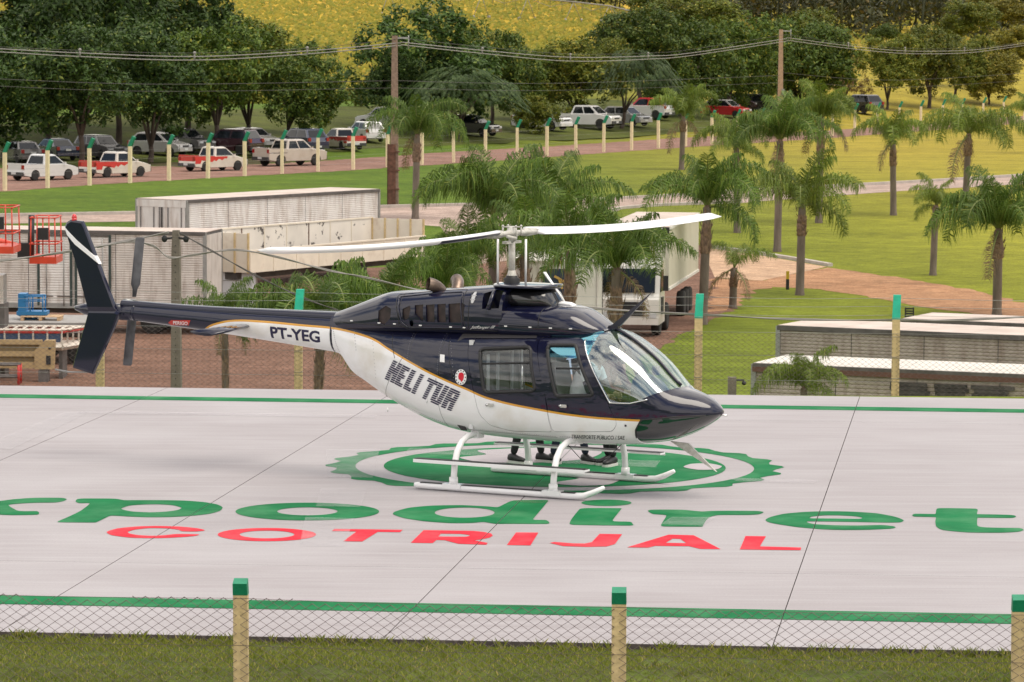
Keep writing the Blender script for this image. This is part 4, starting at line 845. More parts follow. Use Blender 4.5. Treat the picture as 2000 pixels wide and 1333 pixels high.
# main rotor
mr_c = on_side(1000, 456, 0); hubw = HM + HF * mr_c.x + Vector((0, 0, mr_c.z))
def tip(az, z, R=5.08): return hubw + Vector((math.cos(az) * R, math.sin(az) * R, z))
def scr(p):
    q = CAM_R.transposed() @ (p - Vector((0, 0, CAMZ))); return CX + F * q.x / -q.z, CY - F * q.y / -q.z
lo, hi = math.radians(20), math.radians(88)
for _ in range(40):
    md_ = (lo + hi) / 2
    if scr(tip(md_, .2))[0] > 1394: lo = md_
    else: hi = md_
AZ = lo; zc0 = .0
zr_ = min([i * .01 - .3 for i in range(90)], key=lambda z: abs(scr(tip(AZ, z))[1] - 422)); zl_ = min([i * .01 - .3 for i in range(90)], key=lambda z: abs(scr(tip(AZ + PI, z))[1] - 489))
print('ROTOR', math.degrees(AZ), zr_, zl_, scr(tip(AZ + PI, zl_)))
rotor = put('main_rotor', None, heli); azl = AZ + PSI   # into the helicopter's own axes
rm = Matrix.Rotation(azl, 3, 'Z')
R_ = lambda x, y, z: mr_c + rm @ Vector((x, y, z))
def blade(sg, ztip):
    rr = []
    for i in range(15):
        t = .52 + (5.08 - .52) * i / 14; ch = .33 if i < 14 else .24; tw = math.radians(11 - 9 * i / 14) ; sag = -.05 * 4 * (i / 14) * (1 - i / 14)
        z = ztip * (t / 5.08) + sag
        sec = []
        for k in range(14):
            q = 2 * PI * k / 14; xx = math.cos(q); yy = math.sin(q) * .022 * (1.25 - .75 * xx if xx < 0 else 1 - .55 * xx)
            a = xx * ch / 2; sec.append(R_(sg * t, sg * (-a * math.cos(tw) + yy * math.sin(tw)), z - a * math.sin(tw) * .9 + yy * 1.2))
        rr.append(sec)
    b = MB().rings(rr); o = b.build('rotor_blade', [M('white_blade_paint', (.80, .80, .82), .3, coat=.3), NAVYM], rotor)
    for p in o.data.polygons:
        if p.normal.z < -.35 and (p.center - mr_c).length < 1.7: p.material_index = 1
    return o
blade(1, zr_); blade(-1, zl_)
mb = MB().tube([mr_c + Vector((0, 0, -.60)), mr_c + Vector((0, 0, .0))], [.042, .038], 16); mb.lathe([(.075, -.60), (.085, -.57), (.06, -.54), (.07, -.51), (.05, -.49), (.043, -.44)], 16, mr_c); mb.build('mast', ROTORGREY, rotor)
MB().lathe([(.10, -.63), (.115, -.60), (.09, -.57), (.10, -.54), (.07, -.52), (.07, -.50)], 16, mr_c).build('mast_boot', BLKMAT, rotor)
for a in (-1, 1):
    q = mr_c + Vector((.884, .468, 0)) * .165 * a; MB().tube([q + Vector((0, 0, -.62)), q + Vector((0, 0, -.07))], .014, 8).build('pitch_link', HWHITE, rotor)
hb = MB()
rngs = [[R_(x, w * math.cos(t * PI / 6), h * math.sin(t * PI / 6)) for t in range(12)] for x, w, h in ((-.54, .04, .022), (-.48, .06, .032), (-.3, .065, .035), (-.2, .05, .03), (0, .08, .04), (.2, .05, .03), (.3, .065, .035), (.48, .06, .032), (.54, .04, .022))]
hb.rings(rngs).build('rotor_yoke', ROTORGREY, rotor)
hb = MB().lathe([(.06, -.06), (.075, -.02), (.065, .03), (.04, .06), (.025, .085)], 14, mr_c)
for x, y in ((.06, .09), (-.06, .09), (.06, -.09), (-.06, -.09)): hb.tube([R_(x, y, -.03), R_(x, y, .08)], .011, 8); hb.ball(R_(x, y, .085), .017, 8, 5)
hb.tube([R_(-.06, .09, .075), R_(.06, -.09, .075)], .009, 6).tube([R_(.06, .09, .075), R_(-.06, -.09, .075)], .009, 6); hb.build('rotor_hub', ROTORGREY, rotor)
for sg in (1, -1):
    g = MB().tube([R_(sg * .24, 0, 0), R_(sg * .34, 0, 0), R_(sg * .56, 0, .0)], [.042, .050, .038], 12); g.box(tuple(R_(sg * .50, 0, 0)), (.10, .09, .05), rz=azl); g.build('blade_grip', ROTORGREY, rotor)
    MB().tube([R_(sg * .17, .10 * sg, -.09), R_(sg * .18, .16 * sg, -.05), R_(sg * .34, .14 * sg, -.02)], .02, 8).build('pitch_horn', ROTORGREY, rotor)
MB().box(tuple(mr_c + Vector((0, 0, -.105))), (.34, .06, .03), rz=azl).build('crossbar', ROTORGREY, rotor)
# skids
STRUTX = (.68, -.63)
for sg in (-1, 1):
    sk = put('landing_skid', None, heli)
    MB().tube([(-1.14, sg * .955, .046), (-1.10, sg * .955, .044), (.95, sg * .955, .044), (1.08, sg * .95, .054), (1.20, sg * .945, .10), (1.33, sg * .935, .165)], [.034, .040, .040, .039, .034, .024], 14).build('skid_tube', HWHITE, sk)
    for a, b in ((-1.06, -.72), (-.52, .56), (.80, .98)):
        MB().box(((a + b) / 2, sg * .955, .084), (b - a, .055, .010)).build('grip_strip', BLKMAT, sk)
    for x in STRUTX:
        MB().box((x, sg * .955, .062), (.24, .095, .06)).lathe([(.055, .08), (.050, .17)], 12, (x, sg * .945, 0)).build('saddle', HWHITE, sk)
    s = MB().box((.02, sg * 1.0, .355), (2.25, .13, .022)).box((.02, sg * 1.066, .345), (2.25, .006, .035)); s.build('step_board', HWHITE, sk)
    MB().box((.02, sg * 1.0, .370), (2.24, .11, .006)).build('step_grip', BLKMAT, sk)
for x in STRUTX:
    pts = [(x, y, z) for y, z in ((-.945, .09), (-.935, .20), (-.915, .33), (-.86, .46), (-.76, .56), (-.62, .615), (-.40, .635), (0, .64), (.40, .635), (.62, .615), (.76, .56), (.86, .46), (.915, .33), (.935, .20), (.945, .09))]
    MB().tube(pts, .038, 12).build('cross_tube', HWHITE, heli)
    for sg in (-1, 1): MB().box((x, sg * .36, .62), (.10, .14, .09)).build('tube_clamp', HWHITE, heli)
# wire cutters, probes, antennas
w0, w1, w2 = on_side(1190, 640, 0), on_side(1276, 569, 0), on_side(1212, 637, 0)
MB().rings([[Vector((a.x, .018 * s, a.z)) , Vector((b.x, .018 * s, b.z)), Vector(((w1.x), .006 * s, w1.z))] for s in (-1, 1) for a, b in (((w0), (w2)),)], smooth=False).build('wire_cutter', NAVYM, heli)
MB().tube([on_side(1150, 648, 0), on_side(1205, 634, 0)], .012, 6).build('cutter_brace', NAVYM, heli)
MB().box(tuple(on_side(1200, 640, 0)), (.12, .06, .04)).build('cutter_base', NAVYM, heli)
v0, v1, v2, v3 = on_side(1310, 862, 0), on_side(1345, 866, 0), on_side(1400, 922, 0), on_side(1385, 912, 0)
MB().rings([[Vector((q.x, .014 * s, q.z)) for q in (v0, v1, v2, v3)] for s in (-1, 1)], smooth=False).build('wire_cutter', ROTORGREY, heli)
MB().tube([on_side(1398, 811, 0), on_side(1420, 812, 0)], .010, 6).build('pitot_probe', CHROME, heli)
for d in (0, .03): MB().tube([on_side(1062 + d * 100, 532 , d), on_side(1106, 595, d)], .011, 6).build('antenna', HWHITE, heli)
MB().rings([[Vector((x, .05 * math.cos(t), z + .03 * math.sin(t))) for t in [k * PI / 5 for k in range(10)]] for x, z in ((.26, 2.17), (.30, 2.18), (.42, 2.17), (.47, 2.15))]).build('antenna_base', HWHITE, heli)
for px, py in ((833, 779), (757, 797)): p = hit(px, py); MB().tube([p, p + Vector((0, 0, -.05))], .008, 6).build('belly_antenna', HWHITE, heli)
MB().tube([(1.20, -.1, .63), (1.05, -.3, .42), (.80, -.45, .40), (.68, -.6, .60)], .005, 5).build('cable', BLKMAT, heli)
# openings where the rear cross tube enters
rh = h2([(893, 830), (908, 833), (903, 843), (893, 842)]); MB().prism(rh, side_y(*rh[0]) - .004, side_y(*rh[0]) + .02).build('tube_opening', BLKMAT, heli)

# ---- lettering and marks on the skin
def text2d(s, shear=0.0, bold=0.0):
    cu = bpy.data.curves.new('t', 'FONT'); cu.body = s; cu.resolution_u = 3; cu.offset = bold; o = bpy.data.objects.new('t', cu); col.objects.link(o); g = dg(); g.update()
    me = bpy.data.meshes.new_from_object(o.evaluated_get(g), depsgraph=g); bpy.data.objects.remove(o); bm = bmesh.new(); bm.from_mesh(me); bmesh.ops.triangulate(bm, faces=bm.faces)
    xs_ = [v.co.x for v in bm.verts]; ys_ = [v.co.y for v in bm.verts]; x0, x1, y0, y1 = min(xs_), max(xs_), min(ys_), max(ys_)
    for v in bm.verts: v.co = Vector(((v.co.x - x0) / (x1 - x0), (v.co.y - y0) / (y1 - y0), 0)); v.co.x += shear * (v.co.y - .5)
    return bm
def quads2d(qs):
    bm = bmesh.new()
    for q in qs: bm.faces.new([bm.verts.new((a, b, 0)) for a, b in q])
    return bm
def decal(name, bm, fn, mat, parent, bvh, off=.003, cell=.05, nu=1.0):
    """flat print wrapped onto the skin: fn(u, v) -> (x, z)"""
    for ax in (0, 1):
        lo_ = min(v.co[ax] for v in bm.verts); hi_ = max(v.co[ax] for v in bm.verts); k = lo_ + cell
        while k < hi_:
            no = (1, 0, 0) if ax == 0 else (0, 1, 0); bmesh.ops.bisect_plane(bm, geom=bm.verts[:] + bm.edges[:] + bm.faces[:], plane_co=(k, k, 0), plane_no=no); k += cell
    bmesh.ops.triangulate(bm, faces=bm.faces)
    for v in bm.verts:
        x, z = fn(v.co.x, v.co.y); h = bvh.ray_cast(Vector((x, -3, z)), Vector((0, 1, 0)))
        v.co = (h[0] + h[1] * off) if h[0] is not None and h[1].y < 0 else ((h[0] - h[1] * off) if h[0] is not None else Vector((x, -.3, z)))
    me = bpy.data.meshes.new(name); bm.to_mesh(me); bm.free(); me.materials.append(mat); return put(name, me, parent)
def aff(bl, br, tl, f=hit):
    a, b, c = f(*bl), f(*br), f(*tl); return lambda u, v: (a.x + (b.x - a.x) * u + (c.x - a.x) * v, a.z + (b.z - a.z) * u + (c.z - a.z) * v)
def hitT(px, py):
    h = BVH_T.ray_cast(CAML, dir_local(ray(px, py)).normalized()); return h[0] if h[0] is not None else on_side(px, py, -.15)
bz = lambda p: zz([p], 400, 500, 5.128)[0]
ht = lambda p: zz([p], 700, 660, 6.665)[0]
NAVYP = M('navy_lettering', (.012, .010, .05), .4); WHP = M('white_lettering', (.82, .82, .82), .4); REDLAB = M('red_label', (.48, .03, .02), .4); BLKP = M('black_lettering', (.015, .015, .02), .5)
decal('registration_lettering', text2d('PT-YEG', 0, .03), aff(bz((672, 822)), bz((1160, 872)), bz((655, 706)), hitT), NAVYP, boom, BVH_T, cell=.04)
fz = lambda p: zz([p], 0, 380, 2.857)[0]
decal('danger_label', quads2d([[(-.02, .5), (.12, 1), (.12, 0)], [(.12, .06), (.12, .94), (1, .94), (1, .06)]]), aff(fz((945, 730)), fz((1055, 732)), fz((945, 700)), hitT), REDLAB, boom, BVH_T)
decal('danger_lettering', text2d('PERIGO', 0, .01), aff(fz((968, 724)), fz((1048, 729)), fz((968, 706)), hitT), WHP, boom, BVH_T, .006, cell=.1)
decal('operator_lettering', text2d('TRANSPORTE P\u00daBLICO / SAE', 0, .006), aff(z1([(905, 733)])[0], z1([(1200, 740)])[0], z1([(905, 706)])[0]), BLKP, heli, BVH, cell=.06)
ST = .058; LET = {'H': [(0, .135, [(0, ST, 0, 1), (.084, .14, 0, 1), (0, .135, .36, .66)])], 'E': [(.152, .265, [(0, ST, 0, 1), (0, .106, 0, .2), (0, .09, .40, .6), (0, .106, .8, 1)])], 'L': [(.286, .39, [(0, ST, 0, 1), (0, .108, 0, .2)])], 'I': [(.415, .465, [(0, .05, 0, 1)])],
       'T': [(.535, .675, [(0, .14, .78, 1), (.045, .095, 0, 1)])], 'U': [(.685, .825, [(0, ST, .08, 1), (.084, .14, .08, 1), (.015, .12, 0, .22)])], 'R': [(.845, .985, [(0, ST, 0, 1), (0, .125, .8, 1), (.09, .137, .5, .9), (0, .13, .42, .6), (.085, .135, 0, .45)])]}
qs = []
for L in LET.values():
    for u0, u1, rects in L:
        for k in range(10):
            v0, v1 = k / 10 + .008, k / 10 + .080; segs = sorted((u0 + a, u0 + b) for a, b, c, d in rects if c <= (v0 + v1) / 2 <= d); mrg = []
            for s in segs:
                if mrg and s[0] <= mrg[-1][1] + .004: mrg[-1] = (mrg[-1][0], max(mrg[-1][1], s[1]))
                else: mrg.append(s)
            for a, b in mrg: qs.append([(a - .004, v0), (b - .004, v0), (b + .012, v1), (a + .002, v1)])
decal('operator_name', quads2d(qs), aff(ht((345, 535)), ht((1225, 965)), ht((462, 285))), NAVYP, heli, BVH, .004, cell=.06)
decal('type_lettering', text2d('JetRanger III', .10, .0), aff(z5([(915, 752)])[0], z5([(1040, 752)])[0], z5([(918, 733)])[0], hitA), WHP, cowl, BVH_A, .006, cell=.1)
decal('white_placard', quads2d([[(0, 0), (1, 0), (1, 1), (0, 1)]]), aff(z5([(741, 935)])[0], z5([(767, 938)])[0], z5([(742, 893)])[0]), WHP, heli, BVH, cell=.3)
def disc(cx, cy, rx, ry, n=24): return [(cx + rx * math.cos(2 * PI * i / n), cy + ry * math.sin(2 * PI * i / n)) for i in range(n)]
bd = hit(*z5([(858, 1020)])[0]); fn = lambda u, v: (bd.x + u * .078, bd.z + v * .092)
rb = decal('round_badge', quads2d([disc(0, 0, 1, 1)]), fn, WHP, heli, BVH, .003, cell=.5)
decal('badge_dots', quads2d([disc(.83 * math.cos(i * PI / 6), .83 * math.sin(i * PI / 6), .1, .1, 8) for i in range(12)]), fn, BLKP, rb, BVH, .006, cell=9)
decal('badge_shape', quads2d([[(-.45, .1), (-.3, .5), (.1, .62), (.5, .45), (.55, .0), (.45, -.3), (.15, -.62), (-.1, -.35), (-.35, -.3)]]), fn, REDP, rb, BVH, .006, cell=.5)
em = hitA(*z5([(928, 577)])[0]); fe = lambda u, v: (em.x + u * .035, em.z + v * .075)
decal('white_crest', quads2d([disc(0, .55, .6, .32, 8), disc(0, 0, .75, .3, 8), disc(0, -.55, .6, .32, 8), disc(.7, .3, .2, .15, 6), disc(-.7, .3, .2, .15, 6), disc(.7, -.3, .2, .15, 6), disc(-.7, -.3, .2, .15, 6)]), fe, M('silver_lettering', (.55, .55, .56), .4), cowl, BVH_A, .005, cell=9)
# rivets and skin joints on the white tail part and behind the doors
rv = MB()
for pth in ([(650, 640), (655, 668), (664, 690)], [(692, 648), (696, 690)]):
    for (ax, ay), (bx_, by_) in zip(pth, pth[1:]):
        for i in range(7):
            p = hit(ax + (bx_ - ax) * i / 7, ay + (by_ - ay) * i / 7); rv.ball(p, .006, 6, 4)
for px in (728, 880):
    for i in range(11): p = hit(px + i * .6, 668 + i * 7); rv.ball(p, .005, 6, 4)
rv.build('rivets', M('rivet_grey', (.25, .25, .27), .4), heli, kind='stuff')
for a, b in (((768, 652), (771, 700)), ((880, 660), (884, 740))):
    pa, pb = h2([a, b]); ribbon([(pa[0] + (pb[0] - pa[0]) * i / 12, pa[1] + (pb[1] - pa[1]) * i / 12) for i in range(13)], .004, BVH, 'panel_seam', BLKMAT, heli, .0)
for x0, z0, x1, z1 in ((-2.45, 1.83, -.62, 1.845), (-1.45, 1.50, -1.45, 1.83), (-1.0, 1.32, -1.0, 1.83), (-1.95, .98, -1.55, 1.50), (-1.0, .70, -1.05, 1.28), (-.9, .685, .50, .655)):
    ribbon([(x0 + (x1 - x0) * i / 24, z0 + (z1 - z0) * i / 24) for i in range(25)], .0028, BVH, 'panel_seam', M('seam_grey', (.05, .05, .055), .6), heli, .0)
r2 = MB()
for x0, z0, x1, z1, k in ((-1.48, 1.50, -1.48, 1.82, 14), (-1.03, 1.32, -1.03, 1.82, 20), (-2.4, 1.815, -.7, 1.825, 60), (-.85, .70, .48, .67, 44), (.55, .67, 1.38, .68, 28), (-2.0, 1.0, -1.0, .73, 36)):
    for i in range(k + 1):
        h_ = BVH.ray_cast(Vector((x0 + (x1 - x0) * i / k, -3, z0 + (z1 - z0) * i / k)), Vector((0, 1, 0)))
        if h_[0] is not None: r2.ball(h_[0], .005, 5, 3)
r2.build('rivets', M('rivet_dull', (.18, .18, .20), .4), heli, kind='stuff')
sc = hit(1222, 832); MB().lathe([(.012, -.01), (.012, .006)], 10, sc, 'Y').build('access_plug', BLKMAT, heli)
# walkway strip on the shoulder above the rear door
decal('walkway_strip', quads2d([[(0, 0), (.10, .42), (.98, .42), (1, .98), (.08, .98)]]), aff((893, 668), (1052, 668), (893, 651)), M('grey_grip_strip', (.045, .042, .045), .8), heli, BVH, .002, cell=.08)
# cabin inside: floor, seats, bulkhead, panel
cab = MB().box((.35, 0, .80), (1.9, 1.04, .04)).build('cabin_floor', LINING, heli)
MB().box((-.62, 0, 1.22), (.05, 1.10, 1.05)).build('bulkhead', LINING, heli)
for y in (-.30, .30):
    s = put('pilot_seat', None, heli)
    MB().box((.72, y, .92), (.46, .44, .12)).build('seat_cushion', SEATM, s); MB().box((.72, y, .80), (.40, .38, .14)).build('seat_base', LINING, s)
    b = MB().box((0, 0, 0), (.10, .44, .62), taper=.85).build('backrest', SEATM, s); b.location = (.45, y, 1.22); b.rotation_euler = (0, -.16, 0)
s = put('rear_bench', None, heli); MB().box((-.30, 0, .92), (.48, 1.08, .14)).build('seat_cushion', SEATM, s); b = MB().box((0, 0, 0), (.10, 1.06, .66)).build('backrest', SEATM, s); b.location = (-.53, 0, 1.25); b.rotation_euler = (0, -.1, 0)
for y in (-.42, -.18, .18, .42): MB().box((-.46, y, 1.28), (.02, .045, .60)).build('seat_belt', LINING, s)
MB().box((.22, 0, 1.28), (.12, .22, 1.16)).build('centre_pillar', LINING, heli)
dsh = MB().rings([[Vector((x, w * math.cos(t * PI / 8), z + h * math.sin(t * PI / 8))) for t in range(9)] + [Vector((x, -w * .8, .75)), Vector((x, w * .8, .75))] for x, w, z, h in ((1.30, .20, 1.20, .20), (1.40, .26, 1.20, .21), (1.55, .27, 1.16, .18), (1.68, .20, 1.08, .12))])
dsh.build('instrument_panel', M('panel_grey', (.07, .075, .08), .5), heli)
MB().box((1.50, .06, 1.44), (.07, .07, .10)).build('compass', BLKMAT, heli)
for y in (-.30, .30): MB().tube([(1.0, y, .74), (1.06, y, .95), (1.02, y, 1.12)], .014, 8).ball((1.02, y, 1.14), .028, 8, 5).build('control_stick', BLKMAT, heli)
# ================================================================== PEOPLE
SKINM = M('skin', (.42, .24, .17), .5, var=.08, scale=20); HAIR = M('black_hair', (.012, .010, .009), .5, bump=.4, bscale=60)
def cloth(n, c): return M(n, c, .85, var=.15, scale=8, bump=.25, bscale=25)
SHIRTB = cloth('light_blue_shirt', (.42, .52, .68)); SHIRTW = cloth('white_shirt', (.72, .72, .73)); NAVYC = cloth('navy_cloth', (.015, .018, .045)); BLACKC = cloth('black_cloth', (.012, .012, .014)); JEANS = cloth('dark_jeans', (.02, .025, .05)); SHOEB = M('black_shoe', (.012, .012, .013), .5); SOLE = M('white_sole', (.6, .58, .55), .7); REDC = cloth('reddish_cloth', (.20, .06, .05))
def person(name, label, J, top, legs, shoe, loc, rz, parent_group=None, sleeve=None, headset=False, vest=None):
    """J: joint -> (x forward, y left, z up) in metres about the feet; one continuous skinned body"""
    P = lambda k: Vector(J[k])
    chain = [('pelvis', None, .135, .115), ('waist', 'pelvis', .125, .10), ('chest', 'waist', .155, .115), ('neckb', 'chest', .085, .075), ('neck', 'neckb', .052, .056), ('jaw', 'neck', .066, .078), ('brow', 'jaw', .078, .098), ('crown', 'brow', .058, .07)]
    for s in ('l', 'r'):
        chain += [(s + 'sh', 'chest' if False else 'neckb', .066, .062), (s + 'el', s + 'sh', .044, .044), (s + 'wr', s + 'el', .030, .028), (s + 'pa', s + 'wr', .036, .018), (s + 'hip', 'pelvis', .095, .10), (s + 'kn', s + 'hip', .064, .066), (s + 'an', s + 'kn', .044, .046)]
    idx = {}; vs = []; es = []; rr = []
    for k, p, a, b in chain:
        idx[k] = len(vs); vs.append(P(k)); rr.append((a, b))
        if p: es.append((idx[p], idx[k]))
    me = bpy.data.meshes.new(name); me.from_pydata(vs, es, []); o = bpy.data.objects.new('work', me); col.objects.link(o)
    md = o.modifiers.new('s', 'SKIN'); md.use_smooth_shade = True
    for i, sv in enumerate(me.skin_vertices[0].data): sv.radius = rr[i]; sv.use_root = (i == 0)
    o.modifiers.new('u', 'SUBSURF').levels = 2; g = dg(); g.update(); bm_me = bpy.data.meshes.new_from_object(o.evaluated_get(g), depsgraph=g); bpy.data.objects.remove(o)
    mb = MB(); mb.add([v.co for v in bm_me.vertices], [tuple(p.vertices) for p in bm_me.polygons], 0, True)
    segs = [(idx[p], idx[k], k) for k, p, a, b in chain if p]
    def region(c):
        best = None
        for i, j, k in segs:
            a, b = vs[i], vs[j]; t = max(0, min(1, (c - a).dot(b - a) / max(1e-9, (b - a).length_squared))); d = (c - a.lerp(b, t)).length
            if best is None or d < best[0]: best = (d, k, t)
        k, t = best[1], best[2]
        if k in ('jaw', 'brow', 'crown') or (k == 'neck' and t > .35): return 0
        if k[1:] in ('pa',) or (k[1:] == 'wr' and t > .85): return 0
        if k[1:] == 'wr' or (k[1:] == 'el' and t > .5): return 3
        if k[1:] in ('kn', 'an') or (k[1:] == 'hip'): return 2
        if k == 'waist' and t < .3: return 2
        return 1
    for q, f in enumerate(mb.f): mb.m[q] = region(sum((Vector(mb.v[i]) for i in f), Vector()) / len(f))
    for s in ('l', 'r'):      # five unequal, bent fingers rooted in the palm
        pa, wr = P(s + 'pa'), P(s + 'wr'); d = (pa - wr).normalized(); side = d.cross(Vector((0, 1, 0)) if abs(d.y) < .8 else Vector((1, 0, 0))).normalized(); dn = d.cross(side).normalized()
        for q, (off, ln) in enumerate(((-.028, .062), (-.010, .074), (.009, .070), (.027, .054))):
            a = pa + side * off - d * .01; mb.tube([a, a + d * ln * .45 + dn * .006, a + d * ln * .8 + dn * .022, a + d * ln * .92 + dn * .042], [.0095, .009, .008, .006], 6, m=0)
        a = wr.lerp(pa, .5) + side * -.03; mb.tube([a, a + d * .03 - side * .026, a + d * .06 - side * .03 + dn * .012], [.012, .010, .008], 6, m=0)
    b = thing(name, label, 'person', loc, rz, parent_group)
    me = mb.mesh('body', [SKINM, top, legs, sleeve or SKINM], fix=False); put('body', me, b)
    up = (P('crown') - P('jaw')).normalized(); fw = Vector(J.get('face', (1, 0, 0))).normalized(); fw = (fw - up * fw.dot(up)).normalized(); sd_ = up.cross(fw)
    hc = P('brow'); hm = MB(); rg = []
    for i in range(6):
        t = i / 5 * PI * .62; r_ = math.sin(t) if i else .02; rg.append([hc + up * (.018 + .098 * math.cos(t)) + (fw * (-.012 + .100 * r_ * math.cos(k * PI / 8) * (.72 if math.cos(k * PI / 8) > .3 and i > 2 else 1)) + sd_ * .086 * r_ * math.sin(k * PI / 8)) for k in range(16)])
    hm.rings(rg).build('hair', HAIR, b)
    nm = MB().tube([hc + fw * .086 + up * .0, hc + fw * .108 - up * .032, hc + fw * .088 - up * .04], [.008, .013, .009], 6); nm.build('nose', SKINM, b)
    for s in (-1, 1):
        MB().ball(hc + fw * .082 + sd_ * s * .03 - up * .002, .010, 8, 5).build('eye', BLACKC, b); MB().ball(hc + sd_ * s * .083 - up * .018, (.02, .012, .03), 8, 5).build('ear', SKINM, b)
    MB().tube([hc + fw * .083 - up * .068 + sd_ * q for q in (-.022, 0, .022)], .005, 5).build('mouth', M('lip', (.30, .11, .09), .5), b)
    if headset:
        MB().tube([hc + sd_ * .092 * math.cos(t) + up * (.0 + .128 * math.sin(t)) for t in [PI * k / 10 for k in range(11)]], .010, 6).build('headset_band', BLKMAT, b)
        for s in (-1, 1): MB().ball(hc + sd_ * s * .098 - up * .012, (.03, .026, .042), 10, 6).build('headset_cup', NAVYM, b)
    if 'ltoe' in J:
        for s in ('l', 'r'):
            an, toe = P(s + 'an'), P(s + 'toe'); d = (toe - an); d.z = 0; d.normalize(); sd2 = Vector((-d.y, d.x, 0)); z0 = toe.z
            sec = []
            for x, w, h in ((-.075, .03, .05), (-.06, .042, .085), (0, .043, .10), (.06, .045, .075), (.13, .052, .058), (.18, .045, .045), (.205, .02, .03)):
                c = Vector((an.x, an.y, z0)) + d * x; sec.append([c + sd2 * w * math.cos(k * PI / 5) + Vector((0, 0, .028 + max(-.012, h * .5 * (1 + math.sin(k * PI / 5))) )) for k in range(10)])
            sh = MB().rings(sec).build('shoe', shoe, b)
            sec = [[Vector((an.x, an.y, z0)) + d * x + sd2 * w * q + Vector((0, 0, zz_)) for q, zz_ in ((-1, 0), (1, 0), (1, .03), (-1, .03))] for x, w in ((-.082, .032), (-.06, .047), (.06, .05), (.13, .056), (.185, .045), (.208, .02))]
            MB().rings(sec, smooth=False).build('sole', SOLE, sh)
    return b
def standing(lean=0.0, head=0.0, spread=.10, step=0.0, arms=((.06, .24, 1.12, .16, .20, .88), (.06, -.24, 1.12, .16, -.20, .88))):
    lx, lz = math.sin(lean), math.cos(lean); B = lambda h, f=0, y=0: (lx * h + f * lz, y, .93 + lz * h - f * lx)
    J = dict(pelvis=(0, 0, .95), waist=B(.14), chest=B(.36), neckb=B(.50), neck=B(.56), jaw=B(.63, .03 + head * .02), brow=B(.71, .02 + head * .05), crown=B(.765, .01 + head * .07))
    for s, y, st in (('l', 1, step), ('r', -1, -step)):
        J[s + 'hip'] = (0, .09 * y, .90); J[s + 'kn'] = (.02 + st * .5, (.09 + spread * .1) * y, .48); J[s + 'an'] = (st, spread * y, .10); J[s + 'toe'] = (st + .18, (spread + .02) * y, 0)
        J[s + 'sh'] = B(.46, 0, .17 * y); a = arms[0 if y > 0 else 1]; J[s + 'el'] = (a[0] + lx * .3, a[1], a[2] - (1 - lz) * .4); J[s + 'wr'] = (a[3] + lx * .3, a[4], a[5] - (1 - lz) * .3); w, e = Vector(J[s + 'wr']), Vector(J[s + 'el']); J[s + 'pa'] = tuple(w + (w - e).normalized() * .075)
    J['face'] = (1, 0, -.2 - head); return J
f1 = on_z(1030, 904); person('person', 'person in black jeans and black and white sneakers, leftmost behind the helicopter', standing(.05, .2, .16, .10), NAVYC, BLACKC, SHOEB, (f1.x, f1.y, .004), math.radians(-38))
f2 = on_z(1112, 905); person('person', 'person in light blue shirt and navy trousers seen through the front door window', standing(.62, .6, .17, .12, ((.30, .24, 1.02, .55, .20, .98), (.30, -.24, 1.02, .55, -.20, .98))), SHIRTB, JEANS, SHOEB, (f2.x, f2.y, .004), math.radians(-62))
f3 = on_z(1192, 909); person('person', 'person in black trousers and black shoes behind the front of the helicopter', standing(.08, .3, .07, .05), BLACKC, BLACKC, SHOEB, (f3.x, f3.y, .004), math.radians(-128))
def seated(fold=.35):
    J = dict(pelvis=(0, 0, 0), waist=(.0, 0, .14), chest=(.06 + fold * .10, 0, .37), neckb=(.10 + fold * .2, 0, .49), neck=(.13 + fold * .25, 0, .55), jaw=(.18 + fold * .3, 0, .60), brow=(.18 + fold * .4, 0, .685), crown=(.16 + fold * .4, 0, .745))
    for s, y in (('l', 1), ('r', -1)):
        J[s + 'hip'] = (.04, .10 * y, -.02); J[s + 'kn'] = (.44, .13 * y, .04); J[s + 'an'] = (.56, .12 * y, -.22); J[s + 'sh'] = (.10 + fold * .18, .18 * y, .44); J[s + 'el'] = (.22 + fold * .1, .24 * y, .20); J[s + 'wr'] = (.42, .16 * y, .16); J[s + 'pa'] = (.495, .13 * y, .155)
    J['face'] = (1, 0, -.35); return J
def in_heli(x, y, z): return HM + HF * x - HS * y + Vector((0, 0, z))
person('person', 'pilot with black hair, white shirt and navy vest leaning over the controls', seated(.5), SHIRTW, NAVYC, SHOEB, in_heli(.66, -.30, 1.0), -PSI, sleeve=NAVYC)
person('person', 'passenger wearing a headset in the far front seat of the helicopter', seated(.15), REDC, NAVYC, SHOEB, in_heli(.66, .30, 1.0), -PSI, headset=True, sleeve=REDC)

# ================================================================== VEGETATION
rv_ = random.Random(11)
LEAFD = leaf_mat('dark_tree_leaves', (.020, .044, .008), (.055, .105, .015), (.16, .19, .025), trans=.2)
LEAFM = leaf_mat('mid_tree_leaves', (.035, .065, .009), (.10, .155, .018), (.27, .25, .03), trans=.22)
LEAFY = leaf_mat('yellowing_tree_leaves', (.06, .085, .010), (.17, .195, .02), (.36, .28, .04), trans=.22)
LEAFW = leaf_mat('warm_tree_leaves', (.10, .11, .012), (.25, .22, .024), (.42, .30, .045), trans=.22)
LEAFF = leaf_mat('feathery_leaves', (.018, .04, .011), (.05, .085, .018), (.10, .13, .03), trans=.2)
LEAFB = leaf_mat('dry_bush_twigs', (.12, .075, .035), (.22, .13, .06), trans=.1)
PALML = leaf_mat('palm_leaflets', (.08, .125, .018), (.19, .255, .035), (.34, .34, .07), trans=.3)
PALMD = leaf_mat('dark_palm_leaflets', (.05, .095, .015), (.125, .20, .028), (.26, .29, .05), trans=.3)
